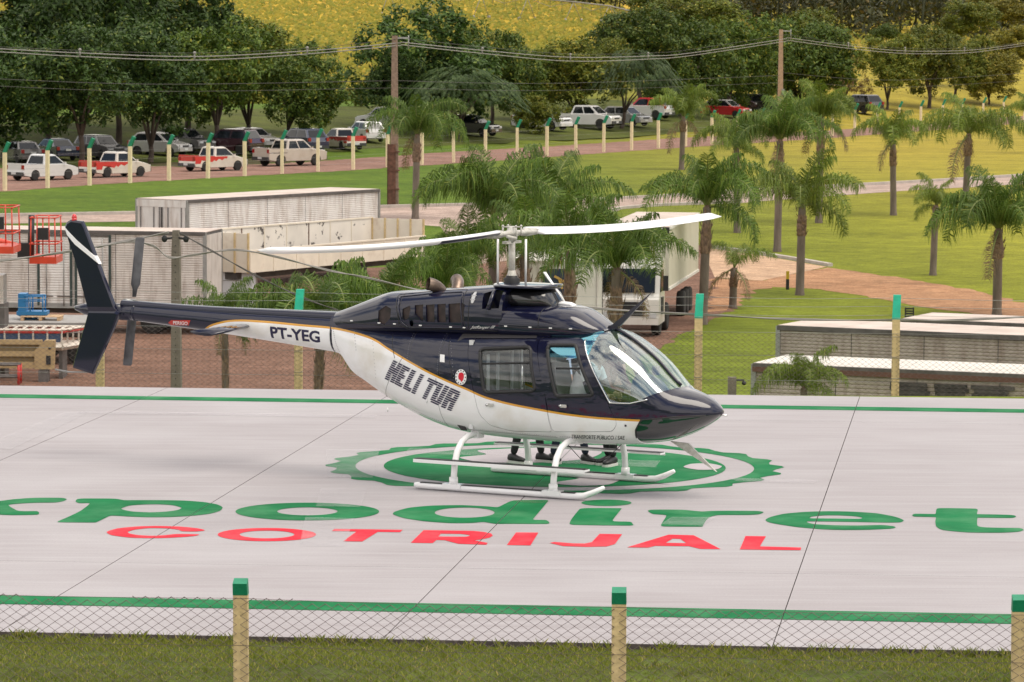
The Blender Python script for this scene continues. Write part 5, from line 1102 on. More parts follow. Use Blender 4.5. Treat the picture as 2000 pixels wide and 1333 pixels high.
PALMT = M('palm_trunk', (.17, .135, .11), .95, var=.3, scale=5, bump=.4); PALMB = M('palm_boot_fibre', (.24, .16, .115), .95, var=.5, scale=10, bump=.7, bscale=20); RACH = M('palm_stalk', (.16, .19, .05), .6)
def crown_mesh(name, mat, seed, n=20000, blobs=15, size=.036, flat=1.0, twig=False):
    r = random.Random(seed); B = []; big = []
    for i in range(blobs):
        while True:
            p = Vector((r.uniform(-1, 1), r.uniform(-1, 1), r.uniform(-.85, 1)))
            if .35 < p.length < 1: break
        big.append((Vector((p.x * .72, p.y * .72, p.z * .66)), r.uniform(.22, .40)))
    big.append((Vector((0, 0, 0)), .55))
    for c, rad in big:
        for k in range(int(9 + 30 * rad)):
            d = Vector((r.gauss(0, 1), r.gauss(0, 1), r.gauss(.15, 1))).normalized(); B.append((c + d * rad * r.uniform(.75, 1.02), r.uniform(.07, .16), d))
    vs = []; fs = []
    for i in range(n):
        c, rad, d0 = r.choice(B)
        d = (Vector((r.gauss(0, 1), r.gauss(0, 1), r.gauss(0, 1))).normalized() + d0 * .5).normalized()
        p = c + d * rad * abs(r.gauss(.75, .35)); p.z -= .03
        nrm_ = (d * .5 + d0 * .3 + Vector((r.gauss(0, .6), r.gauss(0, .6), r.gauss(.3, .5)))).normalized(); a = nrm_.cross(Vector((r.gauss(0, 1), r.gauss(0, 1), r.gauss(0, 1)))).normalized(); b = nrm_.cross(a)
        s = size * r.uniform(.55, 1.3); w = s * (.5 if not twig else .12)
        o = len(vs); vs += [p - a * s, p + b * w * .9, p + a * s + d * s * .2, p - b * w * .9]; fs.append((o, o + 1, o + 2, o + 3))
    me = bpy.data.meshes.new(name); me.from_pydata([(v.x, v.y, v.z * flat) for v in vs], [], fs); me.materials.append(mat); me.update(); return me
def dome_mesh(name, mat, seed, n=6500):
    """flat layered umbrella of feathery sprays"""
    r = random.Random(seed); vs = []; fs = []
    for k in range(1100):
        a = r.uniform(0, 2 * PI); q = math.sqrt(r.random()); lump = .16 * math.sin(a * 5 + q * 7) * q; c = Vector((q * (1 + lump) * math.cos(a), q * (1 + lump) * math.sin(a), (1 - q * q) * .75 - .34 * r.random() ** 1.5 - .06 + .12 * math.sin(a * 3 + q * 11)))
        out = Vector((math.cos(a), math.sin(a), -.25 - .55 * q)).normalized()
        for i in range(11):
            t = i / 11; p = c + out * .15 * t + Vector((0, 0, -.08 * t * t)); sd_ = out.cross(Vector((0, 0, 1))).normalized(); l = .042 * (1 - .5 * t)
            for sg in (-1, 1):
                o = len(vs); tipp = p + sd_ * sg * l + out * l * .5 + Vector((0, 0, -.03)); w = out * .012; vs += [p, p + w, tipp + w * .4, tipp]; fs.append((o, o + 1, o + 2, o + 3))
    me = bpy.data.meshes.new(name); me.from_pydata(vs, [], fs); me.materials.append(mat); me.update(); return me
def trunk_mb(h, r0, forks, seed, spread, top):
    r = random.Random(seed); mb = MB(); f0 = h * r.uniform(.16, .34); mb.tube([(0, 0, -.1), (0, 0, .03), (r.uniform(-.02, .02), r.uniform(-.02, .02), f0 * .6), (0, 0, f0)], [r0 * 1.25, r0 * 1.05, r0 * .9, r0 * .85], 9)
    for i in range(forks):
        a = 2 * PI * (i + r.uniform(-.3, .3)) / forks; e = Vector((math.cos(a) * spread * r.uniform(.6, 1), math.sin(a) * spread * r.uniform(.6, 1), top * r.uniform(.75, 1)))
        m1 = Vector((e.x * .35, e.y * .35, f0 + (top - f0) * .4)); mb.tube([(0, 0, f0 * .9), m1, e], [r0 * .6, r0 * .42, r0 * .12], 7)
        for j in range(2): b = m1.lerp(e, r.uniform(.3, .8)); mb.tube([b, b + Vector((r.uniform(-1, 1), r.uniform(-1, 1), r.uniform(.4, 1.2))) * spread * .35], [r0 * .2, r0 * .06], 5)
    return mb
CR = {k: [crown_mesh('crown', m, s + q) for q in range(2)] for k, m, s in (('d', LEAFD, 10), ('m', LEAFM, 20), ('y', LEAFY, 30), ('w', LEAFW, 40))}
CR['f'] = [dome_mesh('crown', LEAFF, 5)]; CR['b'] = [crown_mesh('crown', LEAFB, 60, 2500, 9, .09, twig=True)]
TRK = [trunk_mb(1, .045, 5, q, .42, .95).mesh('trunk', BARK) for q in range(3)]
tcount = 0
def tree(label, kind, bx_, by_, cx, cy, rx, ry, D=None, group=None, depth=1.0, trunk=True, name='leafy_tree', cat='tree', y0=150, tw=1.0):
    """trunk foot and crown oval in picture measure -> a tree of that real size standing on the land"""
    global tcount
    if bx_ > 1640: cy -= 12; ry *= .86
    g = on_g(bx_, by_, y0) if D is None else Vector((at(bx_, by_, D).x, D, gxy(at(bx_, by_, D).x, D))); s = F / g.y
    t = thing(name, label, cat, g, 0, group); cz = CAMZ - (cy - HOR) / s - g.z; cxx = (cx - bx_) / s; a, b = 1.24 * rx / s, 1.22 * ry / s
    c = put('crown', CR[kind][tcount % len(CR[kind])], t, (cxx, 0, cz), rv_.uniform(0, 2 * PI)); c.scale = (a, a * depth, b)
    if trunk: k = put('trunk', TRK[tcount % 3], t, (0, 0, 0)); k.scale = (a * .95 * tw, a * .95 * tw, max(.5, cz * 1.02)); k.rotation_euler = (0, math.atan2(cxx, cz) * .6, 0)
    tcount += 1; return t
GT = 'big leafy trees over the parked cars'
tree('dark leafy tree at the left picture edge above the grey sedan', 'd', -10, 318, -40, 150, 130, 125, group=GT)
tree('dark green tree whose bare trunk rises behind the dark blue sedan', 'd', 93, 292, 95, 105, 125, 140, group=GT)
tree('low-forked dark tree standing before the grey crossover', 'd', 160, 325, 150, 150, 110, 100, group=GT)
tree('tall dark tree with a single trunk between grey crossover and silver hatchback', 'd', 232, 282, 225, 85, 120, 140, group=GT)
tree('many-stemmed tree growing in front of the silver hatchback', 'd', 294, 318, 300, 150, 105, 100, group=GT)
tree('dark tree with straight thin trunk far behind the grey car', 'd', 366, 262, 370, 70, 115, 135, group=GT)
tree('tree forking just above the maroon car, dark with some yellow leaves', 'm', 424, 300, 420, 130, 100, 105, group=GT)
tree('yellowing tree behind the maroon car, crown against the bright field', 'y', 487, 272, 470, 125, 95, 84, group=GT)
tree('last tree of the left clump, leaning limbs over the dark blue car', 'm', 558, 290, 585, 168, 82, 82, group=GT)
tree('deep green tree at the top left corner, behind the others', 'd', 30, 268, 20, 30, 150, 105, group=GT, trunk=False)
tree('dark treetop showing above the left clump at its middle', 'd', 190, 255, 200, 25, 130, 90, group=GT, trunk=False)
tree('tree at the back of the left clump with sunlit yellow top', 'y', 410, 250, 395, 80, 85, 62, group=GT, trunk=False)
tree('tree with rounded dark top next to the bright field', 'm', 545, 262, 562, 132, 72, 62, group=GT, trunk=False)
tree('large dark tree behind the left pole, rising above the umbrella tree', 'd', 868, 262, 845, 120, 128, 108, group=GT)
tree('dense dark tree right behind the umbrella tree, top tinged yellow', 'm', 960, 250, 965, 120, 75, 88, group=GT)
tree('low umbrella-shaped tree with dark feathery leaves over the black hatchback', 'f', 896, 272, 898, 180, 100, 56, name='umbrella_tree')
tree('round tree with yellowish leaves over the big white pickup', 'y', 1128, 245, 1110, 145, 88, 72, group=GT)
tree('dark feathery tree with slim pale trunk beside the silver hatch', 'f', 1214, 252, 1240, 150, 72, 62, name='umbrella_tree')
tree('dark low tree filling the gap left of the umbrella tree', 'd', 790, 262, 785, 165, 62, 60, group=GT, trunk=False)
tree('mid green treetop between the black hatchback and the yellowish tree', 'm', 1035, 240, 1030, 135, 58, 56, group=GT, trunk=False)
tree('yellow-green tree behind the feathery tree with slim trunk', 'y', 1185, 232, 1182, 125, 58, 56, group=GT, trunk=False)
tree('dark green tree low behind the red and white estate car', 'm', 1290, 226, 1285, 150, 60, 55, group=GT, trunk=False)
tree('leafy tree filling the row just left of the right pole, behind the dark estate car', 'm', 1500, 215, 1498, 110, 58, 70, group=GT, trunk=False)
tree('bright treetop between the two poles, highest of the back row', 'y', 1300, 200, 1300, 30, 70, 45, group=GT, trunk=False)
tree('tall bright green tree between the two poles, second crown from the back row', 'm', 1250, 225, 1240, 70, 88, 70, group=GT)
tree('leafy tree with heavy crown above the red and silver cars', 'm', 1330, 228, 1330, 105, 95, 100, group=GT)
tree('tree left of the right pole, crown touching the wires', 'm', 1420, 222, 1440, 105, 82, 95, group=GT)
tree('tree high behind the red cars with a bright rounded top', 'y', 1370, 205, 1365, 40, 80, 45, group=GT, trunk=False)
tree('big tree just right of the right pole, forked above the lawn', 'm', 1556, 215, 1570, 105, 98, 92, group=GT)
tree('bright treetop behind the right pole, seen above its neighbours', 'y', 1610, 195, 1595, 60, 75, 48, group=GT, trunk=False)
tree('small leafless reddish shrub tree left of the black parked car', 'b', 1648, 205, 1665, 155, 42, 55, name='bare_shrub')
tree('open-crowned tree right of the black parked car', 'y', 1733, 215, 1735, 128, 62, 62, group=GT, tw=.8)
tree('broad olive tree behind the right end of the post row', 'y', 1815, 212, 1810, 120, 72, 78, group=GT)
tree('slim tree between two broader ones at the right end of the row', 'y', 1862, 200, 1885, 130, 58, 62, group=GT)
tree('last tree of the row on the right, warm green with thin pale trunks', 'w', 1932, 205, 1925, 150, 62, 55, group=GT, tw=.7)
tree('rounded tree on the skyline above the right end of the row', 'y', 1895, 175, 1885, 45, 62, 42, group=GT, D=430, trunk=False)
tree('bush with dry brown leaves in front of the white and grey jeep-like car', 'y', 1045, 262, 1042, 220, 42, 38, name='bush', cat='bush', tw=.5)
tree('pale bush at the far right skyline', 'w', 1975, 130, 1965, 90, 60, 40, D=480, name='bush', cat='bush', trunk=False)
tree('hazy yellow tree in the top right corner', 'w', 1960, 90, 1965, 22, 70, 38, D=560, trunk=False)
tree('small round bush at the near edge of the soy field', 'y', 700, 200, 698, 190, 22, 20, D=330, name='bush', cat='bush', trunk=False)
tree('small spreading tree in front of the far wood', 'm', 1725, 105, 1728, 70, 30, 22, D=520)
# soy plants standing proud of the field, and the far wood, as masses nobody could count
mb = MB(); rs = random.Random(5); SOYL = leaf_mat('soy_leaves', (.15, .17, .022), (.28, .235, .03), (.37, .27, .045), trans=.2)
for i in range(52000):
    y = 400 + 620 * rs.random() ** 1.5; x = y * rs.uniform(-.165, .15); h = .3 + .5 * rs.random(); z = gz(y); s = .22 + y * .0006; a = rs.uniform(0, PI)
    if x > (0 if y < 505 else 25 if y > 860 else 999): continue
    mb.add([(x - s * math.cos(a), y - s * math.sin(a), z + h * .5), (x, y, z + h * .3), (x + s * math.cos(a), y + s * math.sin(a), z + h), (x, y + .15, z + h * 1.35)], [(0, 1, 2, 3)])
mb.build('soy_crop', SOYL, fix=False, kind='stuff')
mb = MB(); SOYT = leaf_mat('tall_soy_leaves', (.10, .13, .012), (.28, .27, .02), (.42, .33, .03), trans=.2)
for i in range(9000):
    x = rs.uniform(-75, -4); y = 374 + rs.random() * 22; h = rs.random() ** .7 * (1.6 + .8 * noise.noise(Vector((x * .2, y * .2, 0)))); z = gz(y); s = rs.uniform(.12, .3); a = rs.uniform(0, PI); q = rs.uniform(-.2, .2)
    mb.add([(x - s * math.cos(a), y - s * math.sin(a), z + h), (x, y, z + h - .15), (x + s * math.cos(a), y + s * math.sin(a), z + h + q), (x, y, z + h + .22)], [(0, 1, 2, 3)])
mb.build('hedge_growth', SOYT, fix=False, kind='stuff')
WOODL = leaf_mat('far_wood_leaves', (.022, .028, .011), (.055, .06, .02), (.15, .11, .04), trans=.15)
mb = MB(); Bw = []
WL = [(1090, 930), (1150, 880), (1250, 790), (1400, 695), (1700, 640), (2300, 600)]
for i in range(120):
    t = 1090 + 1200 * i / 120 + rs.uniform(-8, 8); k = max(q for q in range(5) if WL[q][0] <= t or q == 0); (u0, d0), (u1, d1) = WL[k], WL[k + 1]; y = d0 + (d1 - d0) * (t - u0) / (u1 - u0) + rs.uniform(0, 60); x = (t - 1000) / F * y
    Bw.append((Vector((x, y, gz(y) + rs.uniform(1.0, 11))), rs.uniform(3.0, 5.5)))
for i in range(42000):
    c, r = rs.choice(Bw); d = Vector((rs.gauss(0, 1), rs.gauss(0, 1) - .3, rs.gauss(.2, 1))).normalized(); p = c + d * r * rs.uniform(.6, 1.05); a = Vector((rs.gauss(0, 1), rs.gauss(0, 1), rs.gauss(0, 1))).normalized(); b = d.cross(a); s = rs.uniform(.3, .75)
    mb.add([p - a * s, p + b * s * .5, p + a * s, p - b * s * .5], [(0, 1, 2, 3)])
for c, r in Bw[::2]: mb.tube([(c.x, c.y - r * .7, gz(c.y) - .5), (c.x + .3, c.y - r * .7, c.z)], .22, 5)
mb.build('distant_wood', WOODL, fix=False, kind='stuff')

# ---- palms: each frond an object of its own
def frond_mesh(name, mat, seed, L, e0, e1, ln=.58, nl=95):
    r = random.Random(seed); mb = MB(); pts = []; p = Vector((0, 0, 0)); N = 14
    for i in range(N + 1):
        t = i / N; e = e0 + (e1 - e0) * (t ** 1.25); pts.append(p.copy()); p = p + Vector((math.cos(e), 0, math.sin(e))) * L / N
    mb.tube(pts, [.035 * (1 - i / N) + .006 for i in range(N + 1)], 5, m=1)
    for i in range(nl):
        t = .10 + .90 * (i + r.random() * .5) / nl; k = min(N - 1, int(t * N)); q = pts[k].lerp(pts[k + 1], t * N - k); d = (pts[k + 1] - pts[k]).normalized()
        l = ln * (.35 + .75 * math.sin(PI * min(1, t * .85 + .12))) * r.uniform(.8, 1.15)
        for sg in (-1, 1):
            up_ = Vector((-d.z, 0, d.x)); o = Vector((0, sg, 0)) * r.uniform(.5, 1) + d * r.uniform(.15, .7) + up_ * r.uniform(-.45, .75); o.normalize(); m1 = q + o * l * .5; m2 = m1 + (o * .45 + Vector((0, 0, -1)) * r.uniform(.6, 1.5)).normalized() * l * .75; w = Vector((d.x, 0, d.z)) * .015
            mb.add([q - w * .6, q + w * .6, m1 + w, m1 - w, m2 + w * .15, m2 - w * .15], [(0, 1, 2, 3), (3, 2, 4, 5)], 0)
    return mb.mesh(name, [mat, RACH], fix=False)
FR = {}
for k, m in (('l', PALML), ('d', PALMD)):
    FR[k] = [frond_mesh('frond', m, 1, 2.3, 1.50, .2), frond_mesh('frond', m, 2, 2.6, 1.35, -.9), frond_mesh('frond', m, 3, 2.8, 1.15, -1.4), frond_mesh('frond', m, 4, 2.6, .80, -1.5), frond_mesh('frond', m, 5, 2.2, .25, -1.55)]
    FR[k] += [frond_mesh('frond', m, 6, 2.9, 1.0, -.95), frond_mesh('frond', m, 7, 2.5, 1.25, -1.55, .66)]
DEAD = frond_mesh('frond', leaf_mat('dead_palm_leaflets', (.13, .085, .045), (.26, .18, .09), trans=.1), 8, 2.0, -.5, -1.57, .42, 60)
PTR = MB().lathe([(.21, -.4), (.20, 0), (.17, .06), (.165, .3), (.16, .6), (.15, 1.0)], 12).mesh('trunk', PALMT)
def boot_mesh():
    mb = MB(); r = random.Random(9); mb.lathe([(.15, 0), (.19, .10), (.21, .35), (.16, .65), (.10, 1.0)], 10)
    for i in range(46):
        a = r.uniform(0, 2 * PI); z = r.uniform(.02, .9); q = .18 + .05 * math.sin(z * PI); d = Vector((math.cos(a), math.sin(a), 0)); p = d * q + Vector((0, 0, z)); u = Vector((-d.y, d.x, 0)) * .05
        mb.add([p - u, p + u, p + d * .10 + Vector((0, 0, r.uniform(.08, .25))), ], [(0, 1, 2)])
    return mb.mesh('leaf_bases', PALMB, fix=False)
PBO = boot_mesh(); pn = 0
def palm(label, bx_, by_, cy, R, n=13, D=None, kind='l', boots=.36, group='feathery palms on the lawn', seed=None, lean=0.0, y0=100, droop=0.0, cats=None):
    """R: spread of the crown in picture measure, cy: where its heart is"""
    global pn
    g = on_g(bx_, by_, y0) if D is None else Vector((at(bx_, by_, D).x, D, gz(D))); s = F / g.y; r = random.Random(100 + pn if seed is None else seed); pn += 1
    t = thing('palm_tree', label, 'palm', g, r.uniform(-.3, .3), group); t.rotation_euler = (r.uniform(-.035, .035), r.uniform(-.035, .035), r.uniform(-.3, .3)); h = CAMZ - (cy - HOR) / s - g.z; f = R / s / (1.58 if kind == 'l' else 1.42)
    k = put('trunk', PTR, t); q = .55 if g.y < 95 else 1.0; k.scale = (q * f ** .3, q * f ** .3, h * .98)
    b = put('leaf_bases', PBO, t, (0, 0, h * (1 - boots))); b.scale = (.95 * q * f ** .5, .95 * q * f ** .5, h * boots)
    for i in range(n):
        q = i / n; kk = 0 if q < .2 else 1 if q < .45 else 2 if q < .72 else 3 if q < .9 else 4; kk = min(4, max(0, kk + (1 if r.random() < droop else 0)))
        kk = 5 + (i % 2) if (1 <= kk <= 2 and r.random() < .35) else kk
        o = put('frond', FR[kind][kk] if i < n - (pn % 3) else DEAD, t, (0, 0, h * .985)); o.rotation_euler = (r.uniform(-.12, .12), r.uniform(-.1, .15), i * 2.399 + r.uniform(-.3, .3)); o.scale = (f * r.uniform(.85, 1.15),) * 3
    return t
palm('palm in front of the left wooden pole, with shaggy brown collar', 811, 428, 262, 68, 15, kind='d', boots=.34)
palm('palm with its crown against the row of posts, fifth tall one from the right edge', 1331, 332, 225, 60, 14, boots=.3)
palm('slender palm left of centre in the right palm group, trunk reaching the lower lawn', 1440, 455, 285, 58, 14)
palm('tall dark palm directly below the right pole', 1518, 492, 268, 72, 16, kind='d')
palm('pale drooping palm right of the right pole', 1599, 436, 225, 66, 15, droop=.3)
palm('big palm with one frond arching far to the right, beside the dirt road', 1562, 577, 395, 88, 14, droop=.3)
palm('palm standing alone mid-lawn below the black parked car', 1745, 421, 268, 60, 13)
palm('palm with long drooping side fronds at the right of the road', 1886, 386, 255, 80, 13, droop=.5)
palm('young thin palm on the open lawn right of centre', 1822, 538, 395, 48, 10)
palm('palm at the right edge with heavy dark crown beside the dirt road', 1947, 617, 440, 92, 16, kind='d', droop=.3)
palm('stunted palm with few hanging fronds behind the right cream post', 1431, 602, 520, 58, 6, droop=.6, boots=.5)
palm('palm whose trunk stands right of the truck box, broad dark crown', 1372, 634, 398, 84, 14, kind='d', boots=.42)
palm('palm half cut off by the right picture edge', 2010, 300, 215, 40, 12)
GP = 'dark palms in the truck yard behind the helicopter'
palm('leftmost of the big dark palms just behind the rotor hub', 962, 640, 420, 108, 17, D=128, kind='d', group=GP, droop=.2)
palm('dark palm right above the rotor hub, mixed with its left neighbour', 1075, 640, 415, 92, 16, D=134, kind='d', group=GP)
palm('palm in front of the parked truck with the gold logo', 1118, 640, 488, 95, 13, D=112, kind='d', group=GP, droop=.3)
palm('palm with one long frond arching over the white truck cab', 1200, 640, 520, 98, 15, D=106, kind='d', group=GP, droop=.3)
palm('low palm filling the space left of the rotor mast', 912, 640, 505, 78, 13, D=118, kind='d', group=GP, droop=.3)
palm('low palm right behind the rotor mast', 1030, 640, 492, 80, 13, D=120, kind='d', group=GP, droop=.3)
palm('low bushy palm behind the engine cowling', 862, 640, 560, 84, 15, D=92, kind='d', group=GP)
palm('big low palm behind the tail boom, fronds hanging below it', 612, 755, 632, 112, 19, D=70, kind='d', group=GP, boots=.3, droop=.5)
palm('bushy low palm between the tail boom palm and the engine cowling', 748, 720, 612, 90, 17, D=80, kind='d', group=GP, droop=.4)
palm('small palm with upright fronds in front of the white van', 445, 740, 618, 60, 9, D=72, kind='d', group=GP, boots=.3)
palm('small feathery palm in front of the white-roofed trailer behind the right fence', 1570, 800, 752, 68, 14, D=66, kind='l', group=GP, boots=.3)
# ================================================================== VEHICLES
TYRE = M('tyre_rubber', (.02, .019, .018), .85); RIM = M('wheel_rim', (.40, .40, .41), .35, metal=.7); RIMD = M('dusty_rim', (.12, .09, .075), .7); CARGLASS = M('dark_car_glass', (.008, .010, .012), .08, spec=.45); LAMPW = M('headlamp_glass', (.55, .56, .58), .12, coat=.6); LAMPR = M('tail_lamp', (.28, .012, .014), .15, coat=.5); PLATE = M('plate_white', (.55, .55, .54), .5); PLASTIC = M('grey_bumper_plastic', (.035, .034, .035), .6)
def paint(n, c, dirt=None): return M(n, c, .22, coat=.9, metal=0, dirt=dirt or (.20, .12, .08), dscale=1.3, damt=.35 if dirt else .08)
P_WHITE = paint('white_car_paint', (.62, .61, .60)); P_DIRTY = paint('dusty_white_paint', (.62, .57, .50), (.36, .25, .17)); P_SILVER = paint('silver_car_paint', (.36, .355, .35)); P_GREY = paint('grey_car_paint', (.11, .105, .105)); P_RED = paint('red_car_paint', (.52, .025, .03)); P_BLACK = paint('black_car_paint', (.012, .012, .014)); P_MAROON = paint('maroon_car_paint', (.035, .008, .016)); P_BLUE = paint('dark_blue_car_paint', (.015, .025, .06)); P_BEIGE = paint('silver_beige_paint', (.50, .44, .38), (.30, .21, .15))
def wheel_mesh(r, w):
    return (MB().lathe([(r * .62, -w / 2), (r * .93, -w / 2), (r, -w * .3), (r, w * .3), (r * .93, w / 2), (r * .62, w / 2)], 18, axis='Y').mesh('tyre', TYRE), MB().lathe([(r * .63, -w * .42), (r * .60, -w * .46), (r * .2, -w * .36), (r * .12, -w * .44), (r * .02, -w * .44)], 10, axis='Y').lathe([(r * .63, w * .42), (r * .60, w * .46), (r * .2, w * .36), (r * .12, w * .44), (r * .02, w * .44)], 10, axis='Y'))
WH = {}
def wheel(parent, x, y, r, dusty=False, w=.2):
    key = (round(r, 3), dusty)
    if key not in WH: t, m = wheel_mesh(r, w); WH[key] = (t, m.mesh('rim', RIMD if dusty else RIM))
    o = put('wheel', WH[key][0], parent, (x, y, r)); put('rim', WH[key][1], o); return o
def side_body(poly, W, mats, name, parent, inset=.07):
    n = len(poly); zc = sum(p[1] for p in poly) / n; sh = [(x * .985, zc + (z - zc) * .93) for x, z in poly]; rings = [(sh, -W / 2), (poly, -W / 2 + inset), (poly, W / 2 - inset), (sh, W / 2)]
    mb = MB(); vs = [Vector((x, y, z)) for P, y in rings for x, z in P]; fs = [(i * n + k, i * n + (k + 1) % n, (i + 1) * n + (k + 1) % n, (i + 1) * n + k) for i in range(3) for k in range(n)]
    tr = tessellate_polygon([[Vector((a, b, 0)) for a, b in sh]]); fs += [tuple(t) for t in tr] + [tuple(i + 3 * n for i in reversed(t)) for t in tr]
    mb.add(vs, fs); return mb.build(name, mats, parent)
SPEC = {  # L, W, H, belt, nose z, hood-end x, screen-base x, roof front, roof rear, tail-base x, tail z, wheel r, axles
 'hatch': dict(L=3.9, W=1.66, H=1.50, b=.94, hood=[(1.95, .45), (1.93, .66), (1.75, .78), (1.0, .95)], sb=1.0, rf=.25, rr=-1.35, tb=-1.85, tail=[(-1.85, .98), (-1.95, .72), (-1.94, .40)], r=.29, ax=(1.25, -1.22)),
 'sedan': dict(L=4.4, W=1.70, H=1.45, b=.94, hood=[(2.2, .45), (2.18, .64), (2.0, .76), (1.05, .94)], sb=1.05, rf=.3, rr=-.95, tb=-1.5, tail=[(-1.5, .96), (-2.15, .99), (-2.2, .70), (-2.18, .42)], r=.30, ax=(1.4, -1.35)),
 'suv': dict(L=4.3, W=1.78, H=1.68, b=1.05, hood=[(2.15, .5), (2.13, .78), (1.98, .92), (1.0, 1.06)], sb=1.0, rf=.35, rr=-1.6, tb=-2.02, tail=[(-2.02, 1.08), (-2.14, .78), (-2.12, .48)], r=.34, ax=(1.35, -1.32)),
 'pickup': dict(L=4.45, W=1.68, H=1.56, b=.96, hood=[(2.22, .46), (2.2, .68), (2.02, .80), (1.25, .96)], sb=1.25, rf=.5, rr=-.35, tb=-.55, tail=[(-.55, .97), (-.56, .74), (-2.18, .74), (-2.2, .46)], r=.31, ax=(1.4, -1.3)),
 'crew': dict(L=5.1, W=1.80, H=1.78, b=1.14, hood=[(2.5, .58), (2.5, .86), (2.35, 1.02), (1.35, 1.14)], sb=1.35, rf=.65, rr=-.72, tb=-.95, tail=[(-.95, 1.15), (-.96, .88), (-2.5, .88), (-2.5, .58)], r=.38, ax=(1.55, -1.5))}
def vehicle(kind, name, label, cat, paint_m, px, py, head, rear=None, group='cars parked under the trees', roofm=None, dusty=False, sc=1.0, D=None, lift=0.0):
    S = SPEC[kind]; W, H, b, r = S['W'], S['H'], S['b'], S['r']; fx, rx = S['ax']
    g = on_g(px, py, 150) if D is None else Vector((at(px, py, D).x, D, gxy(at(px, py, D).x, D)))
    t = thing(name, label, cat, g + Vector((0, 0, lift)), math.radians(head), group); t.scale = (sc,) * 3
    zb = .24 if kind != 'crew' else .34; ra = r + .055
    def arch(x): return [(x - ra, zb)] + [(x - ra * math.cos(q), r + ra * math.sin(q)) for q in [PI * k / 8 for k in range(1, 8)]] + [(x + ra, zb)]
    front, back = S['hood'], S['tail']; L2 = front[0][0]
    poly = [(back[-1][0] + .03, zb + .08)] + arch(rx) + arch(fx) + [(L2 - .02, zb + .06)] + front + [(S['sb'], b)] + back
    side_body(poly, W, [paint_m], 'body', t)
    yb, yt = W / 2 - .05, W / 2 - .20; X0, X1, X2, X3 = S['tb'], S['rr'], S['rf'], S['sb']; zt = H - .05
    base = [(X0, -yb), (X3, -yb + .05), (X3, yb - .05), (X0, yb)]; mid = [(X1, -yt), (X2, -yt + .02), (X2, yt - .02), (X1, yt)]; top = [(X1 + .12, -yt + .14), (X2 - .12, -yt + .14), (X2 - .12, yt - .14), (X1 + .12, yt - .14)]
    v = [Vector((x, y, b - .02)) for x, y in base] + [Vector((x, y, zt)) for x, y in mid] + [Vector((x, y, H)) for x, y in top]
    MB().add(v, [(i, (i + 1) % 4, 4 + (i + 1) % 4, 4 + i) for i in range(4)] + [(4 + i, 4 + (i + 1) % 4, 8 + (i + 1) % 4, 8 + i) for i in range(4)] + [(8, 9, 10, 11), (3, 2, 1, 0)]).build('cabin', roofm or paint_m, t)
    def win(nm, a, bb, c, d, u0, u1, v0=.10, v1=.88):
        P = lambda u, w: (a.lerp(bb, u)).lerp(d.lerp(c, u), w); n_ = (bb - a).cross(d - a).normalized() * .014; q = [P(u0, v0), P(u1, v0), P(u1 - .02, v1), P(u0 + .02, v1)]
        c0 = (a + bb + c + d) / 4
        if n_.dot(c0 - Vector((0, 0, 1.1))) < 0: n_ = -n_
        MB().add([p + n_ for p in q] + [p - n_ for p in q], [(0, 1, 2, 3), (7, 6, 5, 4), (0, 4, 5, 1), (1, 5, 6, 2), (2, 6, 7, 3), (3, 7, 4, 0)]).build(nm, CARGLASS, t)
    win('windshield', v[1], v[2], v[6], v[5], .06, .94); win('rear_window', v[3], v[0], v[4], v[7], .08, .92)
    for s_, (a, bb, c, d) in ((-1, (v[0], v[1], v[5], v[4])), (1, (v[3], v[2], v[6], v[7]))):
        spl = [(.10, .93)] if kind == 'pickup' else [(.07, .47), (.51, .93)]
        for u0, u1 in spl: win('side_window', a, bb, c, d, u0, u1)
        MB().box((X3 - .22, s_ * (W / 2 + .06), b + .07), (.10, .16, .11)).build('mirror', paint_m, t)
        wheel(t, fx, s_ * (W / 2 - .11), r, dusty); wheel(t, rx, s_ * (W / 2 - .11), r, dusty)
        hz = front[1][1]; MB().box((L2 - .07, s_ * (W / 2 - .24), hz - .01), (.20, .34, .13)).build('headlight', LAMPW, t)
        tx, tz = back[-2][0] if kind not in ('pickup', 'crew') else back[-1][0], (back[0][1] - .14)
        MB().box((tx + .05, s_ * (W / 2 - .13), tz), (.14, .22, .24)).build('taillight', LAMPR, t)
        if kind in ('pickup', 'crew'): MB().box(((back[2][0] + back[0][0]) / 2, s_ * (W / 2 - .055), b - .10), (back[0][0] - back[2][0], .09, .24)).build('bed_side', rear or paint_m, t)
    MB().box((L2 - .02, 0, zb + .18), (.14, W * .94, .22)).build('front_bumper', PLASTIC if kind in ('crew', 'pickup') else paint_m, t); MB().box((L2 + .012, 0, front[1][1] - .03), (.04, W * .42, .12)).build('grille', PLASTIC, t)
    MB().box((back[-1][0] - .01, 0, zb + .18), (.14, W * .94, .22)).build('rear_bumper', PLASTIC if kind in ('crew', 'pickup', 'suv') else paint_m, t)
    MB().box((L2 + .062, 0, zb + .2), (.012, .40, .13)).build('number_plate', PLATE, t); MB().box((back[-1][0] - .09, 0, zb + .22 if kind not in ('sedan',) else .72), (.012, .40, .13)).build('number_plate', PLATE, t)
    if kind in ('pickup', 'crew'):
        MB().box((back[-1][0] + .05, 0, b - .10), (.08, W - .14, .40)).build('tailgate', rear or paint_m, t)
        MB().box(((back[2][0] + back[0][0]) / 2 + .02, 0, back[2][1] + .012), (back[0][0] - back[2][0] - .1, W - .24, .02)).build('bed_floor', PLASTIC, t)
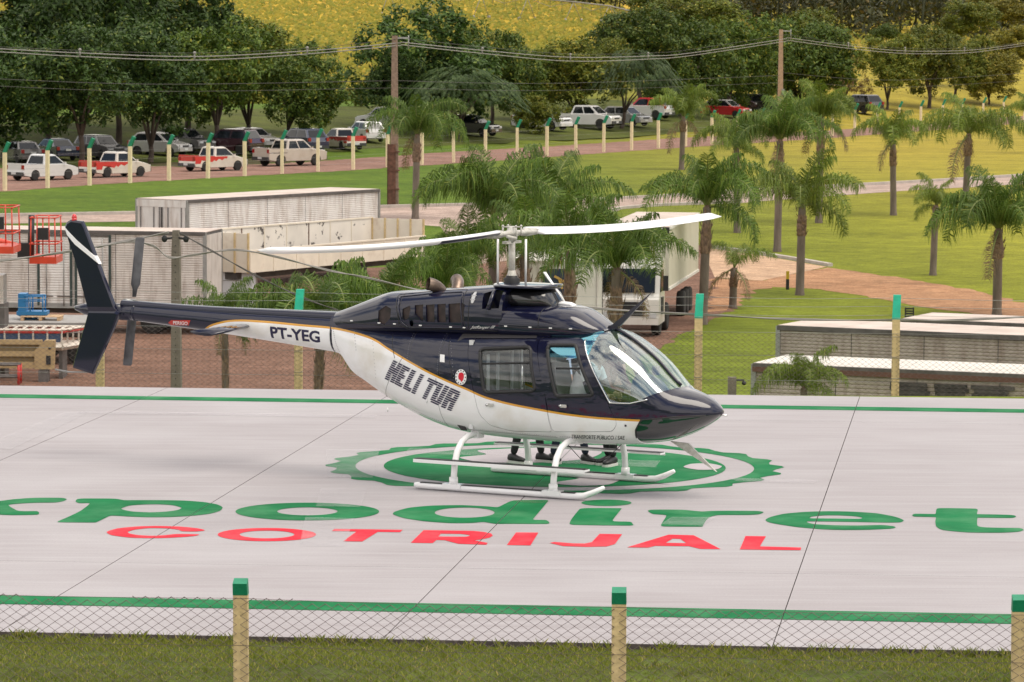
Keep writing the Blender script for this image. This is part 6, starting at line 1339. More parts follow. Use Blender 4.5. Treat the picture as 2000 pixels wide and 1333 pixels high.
    if rear and kind == 'pickup':
        for s_ in (-1, 1):
            pts = [(-2.17, .50), (-1.75, .50), (-1.66, .72), (-1.5, .76), (-1.1, .76), (-.93, .62), (-.75, .60), (-.6, .72), (-.45, .64), (-.2, .80), (.05, .70), (.30, .82), (.42, .78), (.55, .92), (.45, .95), (-.55, .955), (-.55, .74), (-2.17, .74)]
            MB().prism(pts, s_ * (W / 2 + .003), s_ * (W / 2 - .02)).build('red_side_panel', rear, t)
    return t
GC = 'cars parked under the trees'; GU = 'pickups parked along the dirt track'
vehicle('pickup', 'pickup_truck', 'small white pickup parked by the track, nearest the left edge', 'pickup truck', P_WHITE, 82, 352, 50, group=GU)
vehicle('pickup', 'pickup_truck', 'red and white pickup behind the second pair of posts, between white pickup and silver hatch', 'pickup truck', P_DIRTY, 224, 346, 47, rear=P_RED, group=GU, dusty=True)
vehicle('pickup', 'pickup_truck', 'muddy red and white pickup in front of the maroon car', 'pickup truck', P_DIRTY, 416, 334, 45, rear=P_RED, group=GU, dusty=True)
vehicle('crew', 'pickup_truck', 'dusty silver double-cab pickup by the track', 'pickup truck', P_BEIGE, 566, 324, 43, group=GU, dusty=True)
vehicle('sedan', 'parked_car', 'grey sedan seen from behind over the white pickup bed', 'car', P_GREY, 42, 318, 118)
vehicle('sedan', 'parked_car', 'dark blue sedan with pale plate beside the grey sedan', 'car', P_BLUE, 106, 312, 122)
vehicle('suv', 'parked_car', 'grey crossover facing the track with dark windscreen', 'car', P_GREY, 196, 312, -48)
vehicle('hatch', 'parked_car', 'silver hatchback facing right under the many-stemmed tree', 'car', P_SILVER, 312, 304, -26, sc=1.08)
vehicle('suv', 'parked_car', 'dark grey car half hidden behind the silver hatchback', 'car', P_GREY, 362, 298, -38)
vehicle('suv', 'parked_car', 'maroon and black car seen from its side behind the red pickup', 'car', P_MAROON, 448, 302, 152, sc=1.08)
vehicle('hatch', 'parked_car', 'silver car peeking out from behind the maroon car', 'car', P_SILVER, 496, 290, -40)
vehicle('suv', 'parked_car', 'dark blue estate car seen from behind above the double-cab pickup', 'car', P_BLUE, 588, 298, 128, sc=1.05)
vehicle('pickup', 'pickup_truck', 'red and white pickup seen from behind, left of the wooden pole', 'pickup truck', P_DIRTY, 668, 292, 122, rear=P_RED)
vehicle('hatch', 'parked_car', 'white hatchback seen from behind right of the red pickup', 'car', P_WHITE, 712, 277, 118, sc=1.05)
vehicle('suv', 'parked_car', 'white estate with roof rails behind the wooden pole', 'car', P_WHITE, 748, 250, 150)
vehicle('hatch', 'parked_car', 'black hatchback under the umbrella tree', 'car', P_BLACK, 922, 266, -28, sc=1.15)
vehicle('suv', 'parked_car', 'white boxy off-roader behind the dry bush', 'car', P_WHITE, 1058, 254, -32, sc=1.15, roofm=P_BLACK)
vehicle('crew', 'pickup_truck', 'large white double-cab pickup facing right under the yellowish tree', 'pickup truck', P_WHITE, 1146, 252, -27, sc=1.15)
vehicle('hatch', 'parked_car', 'silver hatchback facing the track, right of the large white pickup', 'car', P_SILVER, 1222, 246, -38, sc=1.15)
vehicle('suv', 'parked_car', 'white estate car with red rear half behind the silver hatchback', 'car', P_WHITE, 1262, 232, 150, sc=1.15, roofm=P_RED)
vehicle('hatch', 'parked_car', 'red and silver car below the tree left of the right pole', 'car', P_RED, 1418, 230, -30, sc=1.15, roofm=P_SILVER)
vehicle('sedan', 'parked_car', 'dark red car behind the red and silver one', 'car', P_MAROON, 1440, 216, -32, sc=1.15)
vehicle('suv', 'parked_car', 'dark estate car just left of the right pole', 'car', P_BLACK, 1488, 222, -32, sc=1.15)
vehicle('suv', 'parked_car', 'black off-roader alone on the grass at the right', 'car', P_BLACK, 1680, 222, 128, sc=1.15)

# ================================================================== TRUCKS AND TRAILERS IN THE YARD
ALU = M('worn_aluminium', (.62, .58, .54), .5, metal=.1, var=.10, scale=1.5, dirt=(.27, .20, .155), dscale=1.6, damt=.75, dpos=(.48, .72), streak=(2.2, 2.2, .35)); ALUW = M('worn_white_sheet', (.72, .70, .67), .6, var=.08, scale=1.2, dirt=(.36, .27, .21), dscale=1.4, damt=.7, streak=(2.2, 2.2, .4)); ROOFM = M('dusty_roof_sheet', (.52, .44, .39), .7, var=.12, scale=1, dirt=(.33, .25, .20), dscale=.6, damt=.6); ROOFW = M('pale_roof_sheet', (.60, .57, .52), .6, dirt=(.42, .36, .30), dscale=.7, damt=.5)
ALUD = M('dull_ribbed_sheet', (.40, .345, .30), .6, var=.10, scale=1.2, dirt=(.17, .12, .09), dscale=1.6, damt=.75, streak=(2, 2, .4)); FRAME = M('dark_steel_frame', (.10, .09, .085), .6, var=.3, scale=3); BOARD = M('grey_weathered_boards', (.055, .05, .048), .9, var=.7, scale=3, bump=.3)
def rib_side(x0, x1, z0, z1, y, out, n, depth=.02):
    """sheet pressed into horizontal ribs"""
    pr = []; h = (z1 - z0) / n
    for i in range(n): pr += [(0, z0 + i * h), (depth, z0 + (i + .22) * h), (depth, z0 + (i + .72) * h), (0, z0 + (i + .94) * h)]
    pr.append((0, z1)); vs = [Vector((x, y + out * d, z)) for x in (x0, x1) for d, z in pr]; k = len(pr); return MB().add(vs, [(i, i + 1, k + i + 1, k + i) for i in range(k - 1)])
def box_trailer(label, p0, head, L, Wd, H, clear, cat='trailer', side=ALU, roof=ROOFM, ribs=30, name='box_trailer', wheels=True, ends=True, seams=4, group=None):
    """p0: near left top corner in the world; x runs along the near side, y away from the viewer"""
    t = thing(name, label, cat, p0 - Vector((0, 0, H + clear)), math.radians(head), group); z0, z1 = clear, clear + H
    MB().box((L / 2, Wd / 2, (z0 + z1) / 2), (L - .06, Wd - .06, H - .04)).build('core', FRAME, t)
    ns = seams
    for i in range(ns): rib_side(.06 + (L - .12) * i / ns + .012, .06 + (L - .12) * (i + 1) / ns - .012, z0 + .12, z1 - .10, .025, -1, ribs).build('side_panel', side, t, fix=False)
    rib_side(.06, L - .06, z0 + .12, z1 - .10, Wd - .025, 1, ribs).build('side_panel', side, t, fix=False)
    nr = max(2, int(L / 1.6))
    for i in range(nr): MB().box((L * (i + .5) / nr, Wd / 2, z1 + .012), (L / nr - .015, Wd - .04, .03)).build('roof_sheet', roof, t)
    for y in (.0, Wd): MB().box((L / 2, y + (.02 if y else -.02) * 0, z1 - .04), (L, .10, .12)).build('top_rail', FRAME, t); MB().box((L / 2, y, z0 + .05), (L, .10, .16)).build('bottom_rail', STEEL, t)
    for x in (.02, L - .02):
        for y in (.02, Wd - .02): MB().box((x, y, (z0 + z1) / 2), (.12, .12, H)).build('corner_post', STEEL, t)
    if ends:
        for k in (0, 1): MB().box((-.03, Wd * (.26 + .48 * k), (z0 + z1) / 2 - .05), (.04, Wd * .45, H - .35)).build('rear_door', side, t)
        for k in (.1, .36, .47, .53, .64, .9): MB().tube([(-.075, Wd * k, z0 + .2), (-.075, Wd * k, z1 - .3)], .022, 6).build('lock_rod', FRAME, t)
        MB().box((-.03, Wd / 2, z1 - .16), (.08, Wd - .1, .28)).build('header', ALUW, t)
    MB().box((L + .012, Wd / 2, (z0 + z1) / 2), (.03, Wd - .2, H - .2)).build('front_panel', side, t)
    if wheels:
        MB().box((L / 2, Wd / 2, z0 - .16), (L - .4, .9, .22)).build('chassis', FRAME, t)
        for x in (L * .12, L * .12 + 1.15, L * .12 + 2.3, L * .85):
            for y in (.22, Wd - .22): o = wheel(t, x, y, .48, True, .28); o.location.z = .48
    return t
p = at(401, 455, 134.5); HD = -9; d = Vector((math.cos(math.radians(HD)), math.sin(math.radians(HD)), 0))
t1 = box_trailer('long ribbed aluminium box trailer with double side doors at the left edge', p - d * 13.2, HD, 13.2, 2.5, 2.78, .95, ends=False, ribs=30, seams=4)
for x0, x1 in ((13.2 - 6.25, 13.2 - 4.95), (13.2 - 4.85, 13.2 - 3.5)):
    for a, b in ((x0, x0 + .08), (x1 - .08, x1)): MB().box(((a + b) / 2, -.03, .95 + 1.35), (b - a, .05, 2.6)).build('door_frame', M('green_black_frame', (.03, .05, .045), .6), t1)
    MB().box(((x0 + x1) / 2, -.03, .95 + 2.62), (x1 - x0 - .16, .05, .06)).build('door_frame', FRAME, t1)
    rib_side(x0 + .09, x1 - .09, 1.08, 3.5, -.012, -1, 26).build('side_door', ALUW, t1, fix=False)
    for x in (x0 + .35, x1 - .3): MB().tube([(x, -.07, 1.0), (x, -.07, 3.5)], .018, 6).build('lock_rod', STEEL, t1); MB().box((x, -.07, 1.35), (.5, .03, .04)).build('latch_bar', FRAME, t1)
p = at(366, 392, 150.0); box_trailer('white ribbed box trailer with closed rear doors, farthest back on the left', p, 57, 13.4, 2.6, 2.8, .9, side=ALUW, roof=ROOFM, ribs=32, seams=5)
# open grain trailer
p = at(488, 457, 137.6); HD = 60; zt_top = p.z
gt = thing('open_trailer', 'open cream grain trailer with peeling inner walls', 'trailer', Vector((p.x, p.y, gz(p.y))), math.radians(HD)); h1 = zt_top - gz(p.y); h0 = h1 - 1.45; L = 12.4; Wd = 2.5
PEEL = M('peeling_cream_paint', (.74, .68, .60), .8, var=.10, scale=1, dirt=(.07, .055, .05), dscale=1.5, damt=.95, dpos=(.585, .615)); CREAMW = M('cream_panel_paint', (.76, .68, .56), .8, var=.08, scale=1.5, dirt=(.42, .28, .20), dscale=1.6, damt=.5, dpos=(.55, .75))
for y in (.0, Wd):
    for i in range(8):
        x0, x1 = L * i / 8, L * (i + 1) / 8; hh = h1 if y else h1 - .66; MB().box(((x0 + x1) / 2, y, (h0 + hh) / 2), (x1 - x0 - .05, .05, hh - h0)).build('wall_panel', CREAMW if y == 0 else PEEL, gt)
        MB().box((x0, y, (h0 + hh) / 2), (.05, .09, hh - h0 + .02)).build('wall_post', RUST if i in (2, 5) and y else CREAMW, gt)
    MB().box((L / 2, y, (h1 if y else h1 - .66) + .02), (L, .10, .06)).build('top_rail', CREAMW, gt)
for x in (0, L):
    MB().box((x, Wd / 2, (h0 + h1) / 2), (.05, Wd - .1, h1 - h0)).build('end_panel', CREAMW, gt)
    for k in range(5): MB().box((x - .03, Wd * (.02 + .24 * k), (h0 + h1) / 2), (.07, .07, h1 - h0 + .04)).build('end_post', CREAM, gt)
MB().box((L / 2, Wd / 2, h0 + .03), (L, Wd - .1, .06)).build('floor', M('dark_load_floor', (.06, .05, .05), .9, var=.4, scale=2), gt); MB().box((L / 2, Wd / 2, h0 - .15), (L - .2, 1.2, .26)).build('chassis', FRAME, gt)
for x in (1.4, 2.6, 3.8, 10.0):
    for y in (.24, Wd - .24): o = wheel(gt, x, y, .5, True, .28); o.location.z = .5
MB().box((L * .6, .3, h0 - .4), (1.6, .4, .5)).build('tool_box', BLKMAT, gt)
# white van with rounded roof
p = at(497, 600, 138); g = Vector((p.x - 4.3, 138, gz(138)))
vn = thing('white_van', 'plain white van roof end next to the long aluminium trailer', 'van', g, math.radians(1)); vs_c = (at(440, 512, 138).z - g.z) / 2.95
sec = lambda x, k: [Vector((x, y * k, z * vs_c)) for y, z in ((-.98, .35), (-1.0, 1.4), (-.97, 2.62), (-.90, 2.86), (-.6, 2.95), (.6, 2.95), (.90, 2.86), (.97, 2.62), (1.0, 1.4), (.98, .35))]
vm = MB().rings([[v + Vector((0, 1.2, 0)) for v in sec(x, k)] for x, k in ((-.0, .9), (.06, .985), (.2, 1), (4.1, 1), (4.24, .985), (4.3, .92))]).build('body', M('van_white_paint', (.70, .71, .74), .3, coat=.4), vn)
for z in (1.55, 2.1, 2.55): MB().box((2.15, .205 if z < 2.4 else .225, z * vs_c), (3.9, .02, .025)).build('side_groove', STEEL, vn)
for k in (0, 1): MB().box((-.01, .76 + .88 * k, 1.7), (.05, .80, 1.7)).build('rear_door', M('van_door_paint', (.66, .67, .70), .3, coat=.4), vn)
for x in (.8, 3.4):
    for y in (.35, 2.05): wheel(vn, x, y, .36, True)
# right-hand trailers, seen over the pad edge
p6 = at(1471, 711, 88); t6 = box_trailer('white-roofed box trailer nearest the right fence, side partly of dark weathered boards', p6, -23, 14, 2.5, 2.9, .9, side=ALUD, roof=ROOFW, ribs=28, seams=7)
MB().box((7, -.035, .9 + 2.78), (14, .05, .12)).build('brown_trim', M('brown_trim', (.12, .055, .04), .7), t6)
rr_ = random.Random(4)
for i in range(26):
    for a, b in ((3.36, 4.4), (4.4, 5.3), (5.3, 6.35)):
        if rr_.random() < .93: MB().box(((a + b) / 2 + rr_.uniform(-.05, .05), -.05, 1.1 + i * .095), (b - a - rr_.uniform(0, .25), .03, .085)).build('board', BOARD, t6)
p5 = at(1519, 637, 97); t5 = box_trailer('ribbed box trailer behind the white-roofed one, dusty pink-grey roof', p5, -26, 14, 2.5, 2.9, .9, side=ALUD, roof=ROOFM, ribs=30, seams=7)
p7 = at(1762, 624, 104); t7 = box_trailer('third trailer at the far right, roof edge with red stripe', p7, -26, 12, 2.5, 2.9, .9, side=ALUD, roof=ROOFM, ribs=24); MB().box((6, -.03, 3.62), (12, .05, .14)).build('red_stripe', M('red_stripe_paint', (.45, .06, .03), .5), t7)
# semi truck coming toward the pad
TW = M('truck_white_paint', (.70, .68, .64), .3, coat=.5, dirt=(.4, .34, .28), dscale=1, damt=.3); TBOX = M('cream_truck_box', (.60, .56, .48), .5, dirt=(.42, .36, .29), dscale=.7, damt=.4)
p = at(1307, 445, 137); HD = -98.5; tr = thing('semi_truck', 'white truck with long cream box and dark wheels, parked facing the pad', 'truck', Vector((p.x, p.y, gz(137))), math.radians(HD))   # x forward, y to its left: its left side is seen
zt = p.z - gz(137); zb = zt - 2.3
MB().box((-5.5, -1.25, (zt + zb) / 2), (11, 2.5, zt - zb)).build('cargo_box', TBOX, tr)
for i in range(7): MB().box((-11 + 11 * (i + .5) / 7, -1.25, zt + .012), (11 / 7 - .02, 2.44, .03)).build('roof_sheet', ROOFM, tr)
MB().box((.02, -1.25, zt - .10), (.06, 2.52, .22)).build('front_cap', BLKMAT, tr)
for y in (-2.2, -.3): MB().box((.06, y, zt - .05), (.03, .14, .08)).build('marker_lamp', LAMPW, tr)
for z in (zb + .04, zt - .03):
    MB().box((-5.5, .01, z), (11, .05, .10)).build('side_rail', ALUW, tr)
MB().box((-4.6, -1.25, zb - .22), (12.5, .9, .3)).build('chassis', FRAME, tr)
cabz = 2.75; prof = [(.55, .45), (2.35, .45), (2.42, .9), (2.42, 1.35), (2.30, 1.55), (2.05, 2.55), (1.85, cabz), (.55, cabz)]
cb_ = MB().prism(prof, -2.42, -.08).build('cab', TW, tr); mdx = bpy.data.meshes
MB().prism([(2.335, 1.60), (2.10, 2.45), (2.13, 2.46), (2.365, 1.61)], -2.25, -.25).build('windshield', CARGLASS, tr)
MB().prism([(1.15, 1.62), (2.18, 1.62), (2.0, 2.4), (1.15, 2.4)], -.085, -.06).build('side_window', CARGLASS, tr)
MB().box((2.44, -1.25, 1.02), (.04, 1.3, .5)).build('grille', BLKMAT, tr); MB().box((2.44, -1.25, .58), (.10, 2.3, .26)).build('bumper', TW, tr)
for y in (-2.15, -.35): MB().box((2.46, y, .78), (.06, .34, .2)).build('headlight', LAMPW, tr); MB().box((2.2, y + (.48 if y > -1 else -.48), 1.95), (.12, .18, .55)).build('mirror', BLKMAT, tr)
MB().box((1.55, -.055, 1.1), (.5, .05, .62)).build('step_panel', BLKMAT, tr)
for x in (1.45, -7.2, -8.4, -9.6, -1.0):
    for y in (-.28, -2.22): o = wheel(tr, x, y, .52, True, .3); o.location.z = .52
# truck with the advertising panel
p = at(1016, 512, 122); HD = 4; bt = thing('box_truck', 'white box truck with navy panel and gold T sign behind the palms', 'truck', Vector((p.x, p.y, gz(122))), math.radians(HD)); zt = p.z - gz(122)
MB().box((1.35, 3.2, (zt + .95) / 2), (2.7, 6.4, zt - .95)).build('cargo_box', TW, bt); MB().box((1.35, 3.2, zt + .02), (2.76, 6.46, .06)).build('roof_sheet', ROOFW, bt); MB().box((1.35, 3.2, .75), (1.0, 6.6, .3)).build('chassis', FRAME, bt)
MB().box((1.16, -.012, zt - .85), (.86, .03, 1.25)).build('panel', M('navy_panel', (.02, .035, .07), .4), bt); MB().box((1.16, -.03, zt - 1.36), (.86, .02, .26)).build('teal_stripe', M('teal_panel', (.0, .16, .17), .4), bt)
GT_ = M('gold_sign', (.55, .36, .10), .5); c = Vector((1.28, -.05, zt - .62)); ts = MB()
for (a, b), w in ((((-.16, .16), (.16, -.02)), .08), (((0, .07), (.10, -.26)), .08)):
    A, B = c + Vector((a[0], 0, a[1])), c + Vector((b[0], 0, b[1])); dd_ = (B - A).normalized(); nn_ = Vector((-dd_.z, 0, dd_.x)) * w / 2; ts.add([A - nn_, B - nn_, B + nn_, A + nn_], [(0, 1, 2, 3)])
ts.build('gold_sign', GT_, bt)
for x in (.12, .62, 1.75, 2.55): MB().box((x, -.02, (zt + .95) / 2), (.05, .05, zt - 1.0)).build('rear_post', ALUW, bt)
o = rib_side(-.02, 6.38, .98, zt - .05, 0, -1, 22).build('side_panel', ALUW, bt, fix=False); o.rotation_euler = (0, 0, PI / 2); o.location = (2.71, 0, 0)
for y in (1.0, 5.4):
    for x in (.3, 2.4): o = wheel(bt, x, y, .46, True, .28); o.rotation_euler = (0, 0, PI / 2)

# ================================================================== MACHINES AND MATERIAL AT THE LEFT OF THE YARD
ORANGE = M('red_orange_machine_paint', (.58, .05, .02), .4, coat=.2, var=.1); BLUEM = M('blue_machine_paint', (.02, .16, .36), .45); TAN = M('tan_machine_paint', (.42, .30, .15), .6, var=.08, dirt=(.22, .15, .09), dscale=3, damt=.4); REDF = M('red_frame_paint', (.50, .03, .025), .5); PLY = M('pale_timber', (.50, .34, .20), .8, var=.2, scale=5); GREYT = M('grey_bed', (.27, .26, .25), .8, var=.15)
def rail_basket(parent, c, wx, wy, h, nm='basket'):
    b = put(nm, None, parent, c)
    MB().box((0, 0, .10), (wx, wy, .22)).build('floor', ORANGE, b)
    for x in (-wx / 2 + .03, 0, wx / 2 - .03):
        for y in (-wy / 2 + .03, wy / 2 - .03): MB().tube([(x, y, .2), (x * .94, y * .94, h)], .024, 6).build('post', ORANGE, b)
    for z in (.62, h):
        k = 1 - .06 * z / h; q = [(-wx / 2 * k, -wy / 2 * k, z), (wx / 2 * k, -wy / 2 * k, z), (wx / 2 * k, wy / 2 * k, z), (-wx / 2 * k, wy / 2 * k, z)]; MB().tube(q + q[:1], .024, 6).build('rail', ORANGE, b)
    MB().box((.02, -wy / 2 - .04, .95), (.34, .2, .38)).build('control_box', BLKMAT, b); return b
g = on_g(-330, 700); bl = thing('boom_lift', 'orange-red boom lift with its basket held up in front of the aluminium trailer', 'boom lift', g)
bc = at(90, 512, 119.5) - g; rail_basket(bl, bc, .86, 1.7, 1.45)
j = at(45, 485, 119.5) - g; k = at(-20, 455, 119.5) - g
MB().tube([Vector((.3, 0, 1.5)), k + Vector((-1.5, 0, .2))], .16, 8).tube([k + Vector((-1.5, 0, .2)), j], [.14, .11], 8).build('boom', ORANGE, bl); MB().box(j + Vector((.05, 0, -.08)), (.42, .35, .5)).build('joint', BLKMAT, bl)
MB().tube([j, bc + Vector((-.45, 0, .3))], .07, 8).tube([bc + Vector((-.48, 0, .1)), bc + Vector((-.46, 0, 1.5))], .10, 8).build('jib', BLKMAT, bl)
MB().box((0, 0, 1.0), (2.6, 1.9, .9)).build('turret', ORANGE, bl); MB().box((0, 0, .5), (3.4, 2.2, .35)).build('chassis', BLKMAT, bl)
for x in (-1.2, 1.2):
    for y in (-1.1, 1.1): wheel(bl, x, y, .45, True, .3)
g = on_g(-60, 715); b2 = thing('boom_lift', 'red boom lift basket cut off by the left picture edge, rails only', 'boom lift', g); bc = at(4, 492, 117) - g; rail_basket(b2, bc, .95, 1.8, 1.42)
MB().tube([Vector((-.4, 0, 1.2)), bc + Vector((-.6, 0, .3))], [.16, .12], 8).build('boom', ORANGE, b2); MB().box((-.4, 0, .8), (2.2, 1.8, .9)).build('chassis', BLKMAT, b2)
for x in (-1.2, .4):
    for y in (-.9, .9): wheel(b2, x, y, .42, True, .3)
g = on_g(62, 706); bl = thing('scissor_lift', 'small blue lift with square guard rails in front of the trailer doors', 'lift', g); zz0 = (at(62, 612, g.y) - g).z
MB().box((-.27, 0, zz0 + .30), (.26, .7, .72)).build('control_post', BLUEM, bl); MB().box((.05, 0, zz0 + .02), (1.0, .75, .12)).build('platform', BLUEM, bl)
for x in (.0, .42):
    for y in (-.34, .34): MB().tube([(x, y, zz0), (x, y, zz0 + .6)], .028, 6).build('guard_rail', BLUEM, bl)
for y in (-.34, .34): MB().tube([(-.2, y, zz0 + .58), (.44, y, zz0 + .58)], .028, 6).tube([(-.2, y, zz0 + .42), (.44, y, zz0 + .42)], .02, 6).build('guard_rail', BLUEM, bl)
for i in range(3):
    z = .3 + (zz0 - .3) * i / 3; z2 = .3 + (zz0 - .3) * (i + 1) / 3
    for y in (-.3, .3): MB().tube([(-.45, y, z), (.45, y, z2)], .04, 6).tube([(.45, y, z), (-.45, y, z2)], .04, 6).build('scissor_arm', BLUEM, bl)
MB().box((0, 0, .25), (1.1, .75, .3)).build('chassis', BLUEM, bl)
for x in (-.4, .4):
    for y in (-.36, .36): wheel(bl, x, y, .16)
g = on_g(60, 712); fb = thing('flatbed_trailer', 'low grey flatbed behind the red and white lattice frame', 'trailer', g); zb = (at(100, 640, g.y) - g).z
MB().box((.35, 1.4, zb + .1), (4.2, 3.4, .16)).build('bed', GREYT, fb); MB().box((.35, -.3, zb - .05), (4.2, .12, .2)).build('side_rail', GREYT, fb); MB().box((.35, 1.4, zb - .25), (3.6, .9, .3)).build('chassis', FRAME, fb)
for x in (-.9, .3, 1.6):
    for y in (.1, 2.7): wheel(fb, x, y, .42, True, .28)
p = at(82, 622, g.y + .9); pl = thing('wooden_pallet', 'pale wooden pallet lying on the grey flatbed', 'pallet', Vector((p.x, g.y + .9, g.z + zb + .18)))
for i in range(7): MB().box((0, -.42 + .14 * i, .13), (1.35, .10, .025)).build('board', PLY, pl)
for x in (-.6, 0, .6): MB().box((x, 0, .06), (.10, .95, .11)).build('bearer', PLY, pl)
g = on_g(60, 738); lf = thing('lattice_frame', 'red and white lattice frame with blue panels between its posts', 'frame', g); z0 = (at(60, 668, g.y) - g).z; z1 = (at(60, 648, g.y) - g).z
FW = M('white_frame_paint', (.60, .55, .48), .6, dirt=(.35, .2, .14), dscale=5, damt=.5)
nv = [(-1.2, -.5), (1.05, -.5), (1.6, .9), (-1.2, .9)]
for z, m_, h_ in ((z0 - .12, FW, .18), (z1 + .02, REDF, .07), (z1 + .09, FW, .08)):
    for (ax, ay), (bx_, by_) in zip(nv, nv[1:] + nv[:1]): MB().tube([(ax, ay, z), (bx_, by_, z)], h_ * .6, 4, smooth=False).build('rail', m_, lf)
for i in range(6):
    x = -1.2 + 2.25 * i / 5; MB().box((x, -.5, (z0 + z1) / 2), (.05, .06, z1 - z0 + .1)).build('post', FW, lf)
    if i < 5: MB().box((x + .22, -.47, (z0 + z1) / 2), (.38, .03, z1 - z0 - .06)).build('panel', M('blue_panel', (.04, .07, .14), .5), lf)
for i in range(1, 4): MB().box((1.05 + .55 * i / 4, -.5 + 1.4 * i / 4, (z0 + z1) / 2), (.05, .06, z1 - z0 + .1)).build('post', FW, lf)
for i in range(9): MB().box((-1.1 + .3 * i, .2, z1 + .10), (.09, 1.35, .03)).build('slat', FW, lf)
for x in (-1.0, 1.0): MB().box((x, .2, z0 / 2 - .1), (.12, 1.2, z0 - .2)).build('leg', FRAME, lf)
g = on_g(30, 745); tb = thing('lifting_beam', 'tan steel beam with thick end plate lying before the lattice frame', 'beam', g); za = (at(30, 718, g.y) - g).z; zt = (at(30, 664, g.y) - g).z
for z, h_ in ((zt - .07, .14), ((za + zt) / 2, .16), (za + .08, .2)): MB().box((-.5, 0, z), (2.7, .25, h_)).build('flange', TAN, tb)
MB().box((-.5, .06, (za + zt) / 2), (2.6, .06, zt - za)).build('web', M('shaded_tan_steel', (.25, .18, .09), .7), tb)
o = MB().prism([(.62, za - .04), (1.22, za - .04), (1.26, zt), (.95, zt), (.62, (za + zt) / 2 + .1)], -.16, .16).build('end_plate', TAN, tb); MB().box((1.06, -.175, za + .25), (.14, .03, .28)).build('slot', BLKMAT, tb); MB().lathe([(.04, -.19), (.04, -.16)], 10, (1.1, 0, zt - .25), 'Y').build('pin', BLKMAT, tb)
for x in (-1.2, .9): MB().box((x, 0, za / 2 - .05), (.3, .5, max(.1, za - .05))).build('support', FRAME, tb)
g = on_g(10, 752); rf = thing('red_frame', 'small red tubular frame by the left edge below the tan beam', 'frame', g); zt = (at(10, 713, g.y) - g).z
for x in (-.5, .42):
    for y in (0, .5): MB().tube([(x, y, 0), (x, y, zt)], .045, 6).build('post', REDF, rf)
for z in (.25, zt): MB().tube([(-.5, 0, z), (.42, 0, z), (.42, .5, z), (-.5, .5, z), (-.5, 0, z)], .04, 6).build('rail', REDF if z > 1 else FRAME, rf)
g = on_g(-8, 735); db = thing('machine_cabinet', 'dark cabinet with ribbed silver top at the left edge', 'cabinet', g); zt = (at(0, 536, g.y) - g).z; zm = (at(0, 592, g.y) - g).z
MB().box((-.2, 0, zm / 2), (1.1, 1.0, zm)).build('body', FRAME, db); rib_side(-.72, .32, zm, zt, -.47, -1, 14).build('ribbed_top', ALU, db, fix=False); MB().box((-.2, 0, (zm + zt) / 2), (1.0, .9, zt - zm)).build('top_box', STEEL, db)

# ================================================================== POLES AND CABLES
g = on_g(770, 402, 150); h = at(770, 70, g.y).z - g.z
pa = thing('utility_pole', 'weathered brown pole at the left, braced by rusty steel up to half height', 'pole', g); MB().rings([[Vector((w * a, w * b, z)) for a, b in ((-1, -1), (1, -1), (1, 1), (-1, 1))] for w, z in ((.24, -.3), (.15, h))], smooth=False).build('shaft', WOODPOLE, pa)
MB().box((-.30, -.02, 1.6), (.16, .30, 3.4)).box((-.12, -.26, 1.6), (.40, .05, 3.4)).build('steel_brace', RUST, pa)
for z in (.9, 1.9, 2.9): MB().box((-.05, 0, z), (.68, .62, .06)).build('clamp_band', RUST, pa)
MB().box((.38, 0, h - .12), (.76, .1, .1)).tube([(.74, 0, h - .7), (.74, 0, h)], .035, 6).build('bracket', STEEL, pa)
g = on_g(1523, 280, 150); h = at(1523, 58, g.y).z - g.z
pb = thing('utility_pole', 'slim pale brown pole rising above the palms on the right', 'pole', g); MB().rings([[Vector((w * a, w * b, z)) for a, b in ((-1, -1), (1, -1), (1, 1), (-1, 1))] for w, z in ((.26, -.3), (.15, h))], smooth=False).build('shaft', M('pale_pole', (.36, .24, .16), .9, var=.15, scale=5), pb)
MB().box((.42, 0, h - .12), (.84, .1, .1)).tube([(.8, 0, h - .9), (.8, 0, h)], .035, 6).build('bracket', STEEL, pb); MB().box((.2, -.2, h * .45), (.2, .3, .5)).build('meter_box', STEEL, pb)
CAB = M('grey_cable', (.24, .225, .21), .5); CABD = M('dark_cable', (.06, .055, .05), .6)
def cable(mb, pts, r):
    P = [at(*p) for p in pts]; out = []
    for i in range(len(P) - 1):
        p0, p1, p2, p3 = P[max(i - 1, 0)], P[i], P[i + 1], P[min(i + 2, len(P) - 1)]
        for s in range(6): t = s / 6; out.append(.5 * ((2 * p1) + (p2 - p0) * t + (2 * p0 - 5 * p1 + 4 * p2 - p3) * t * t + (3 * p1 - p0 - 3 * p2 + p3) * t ** 3))
    mb.tube(out + [P[-1]], r, 5); return mb
DA = pa.location.y; DB = pb.location.y
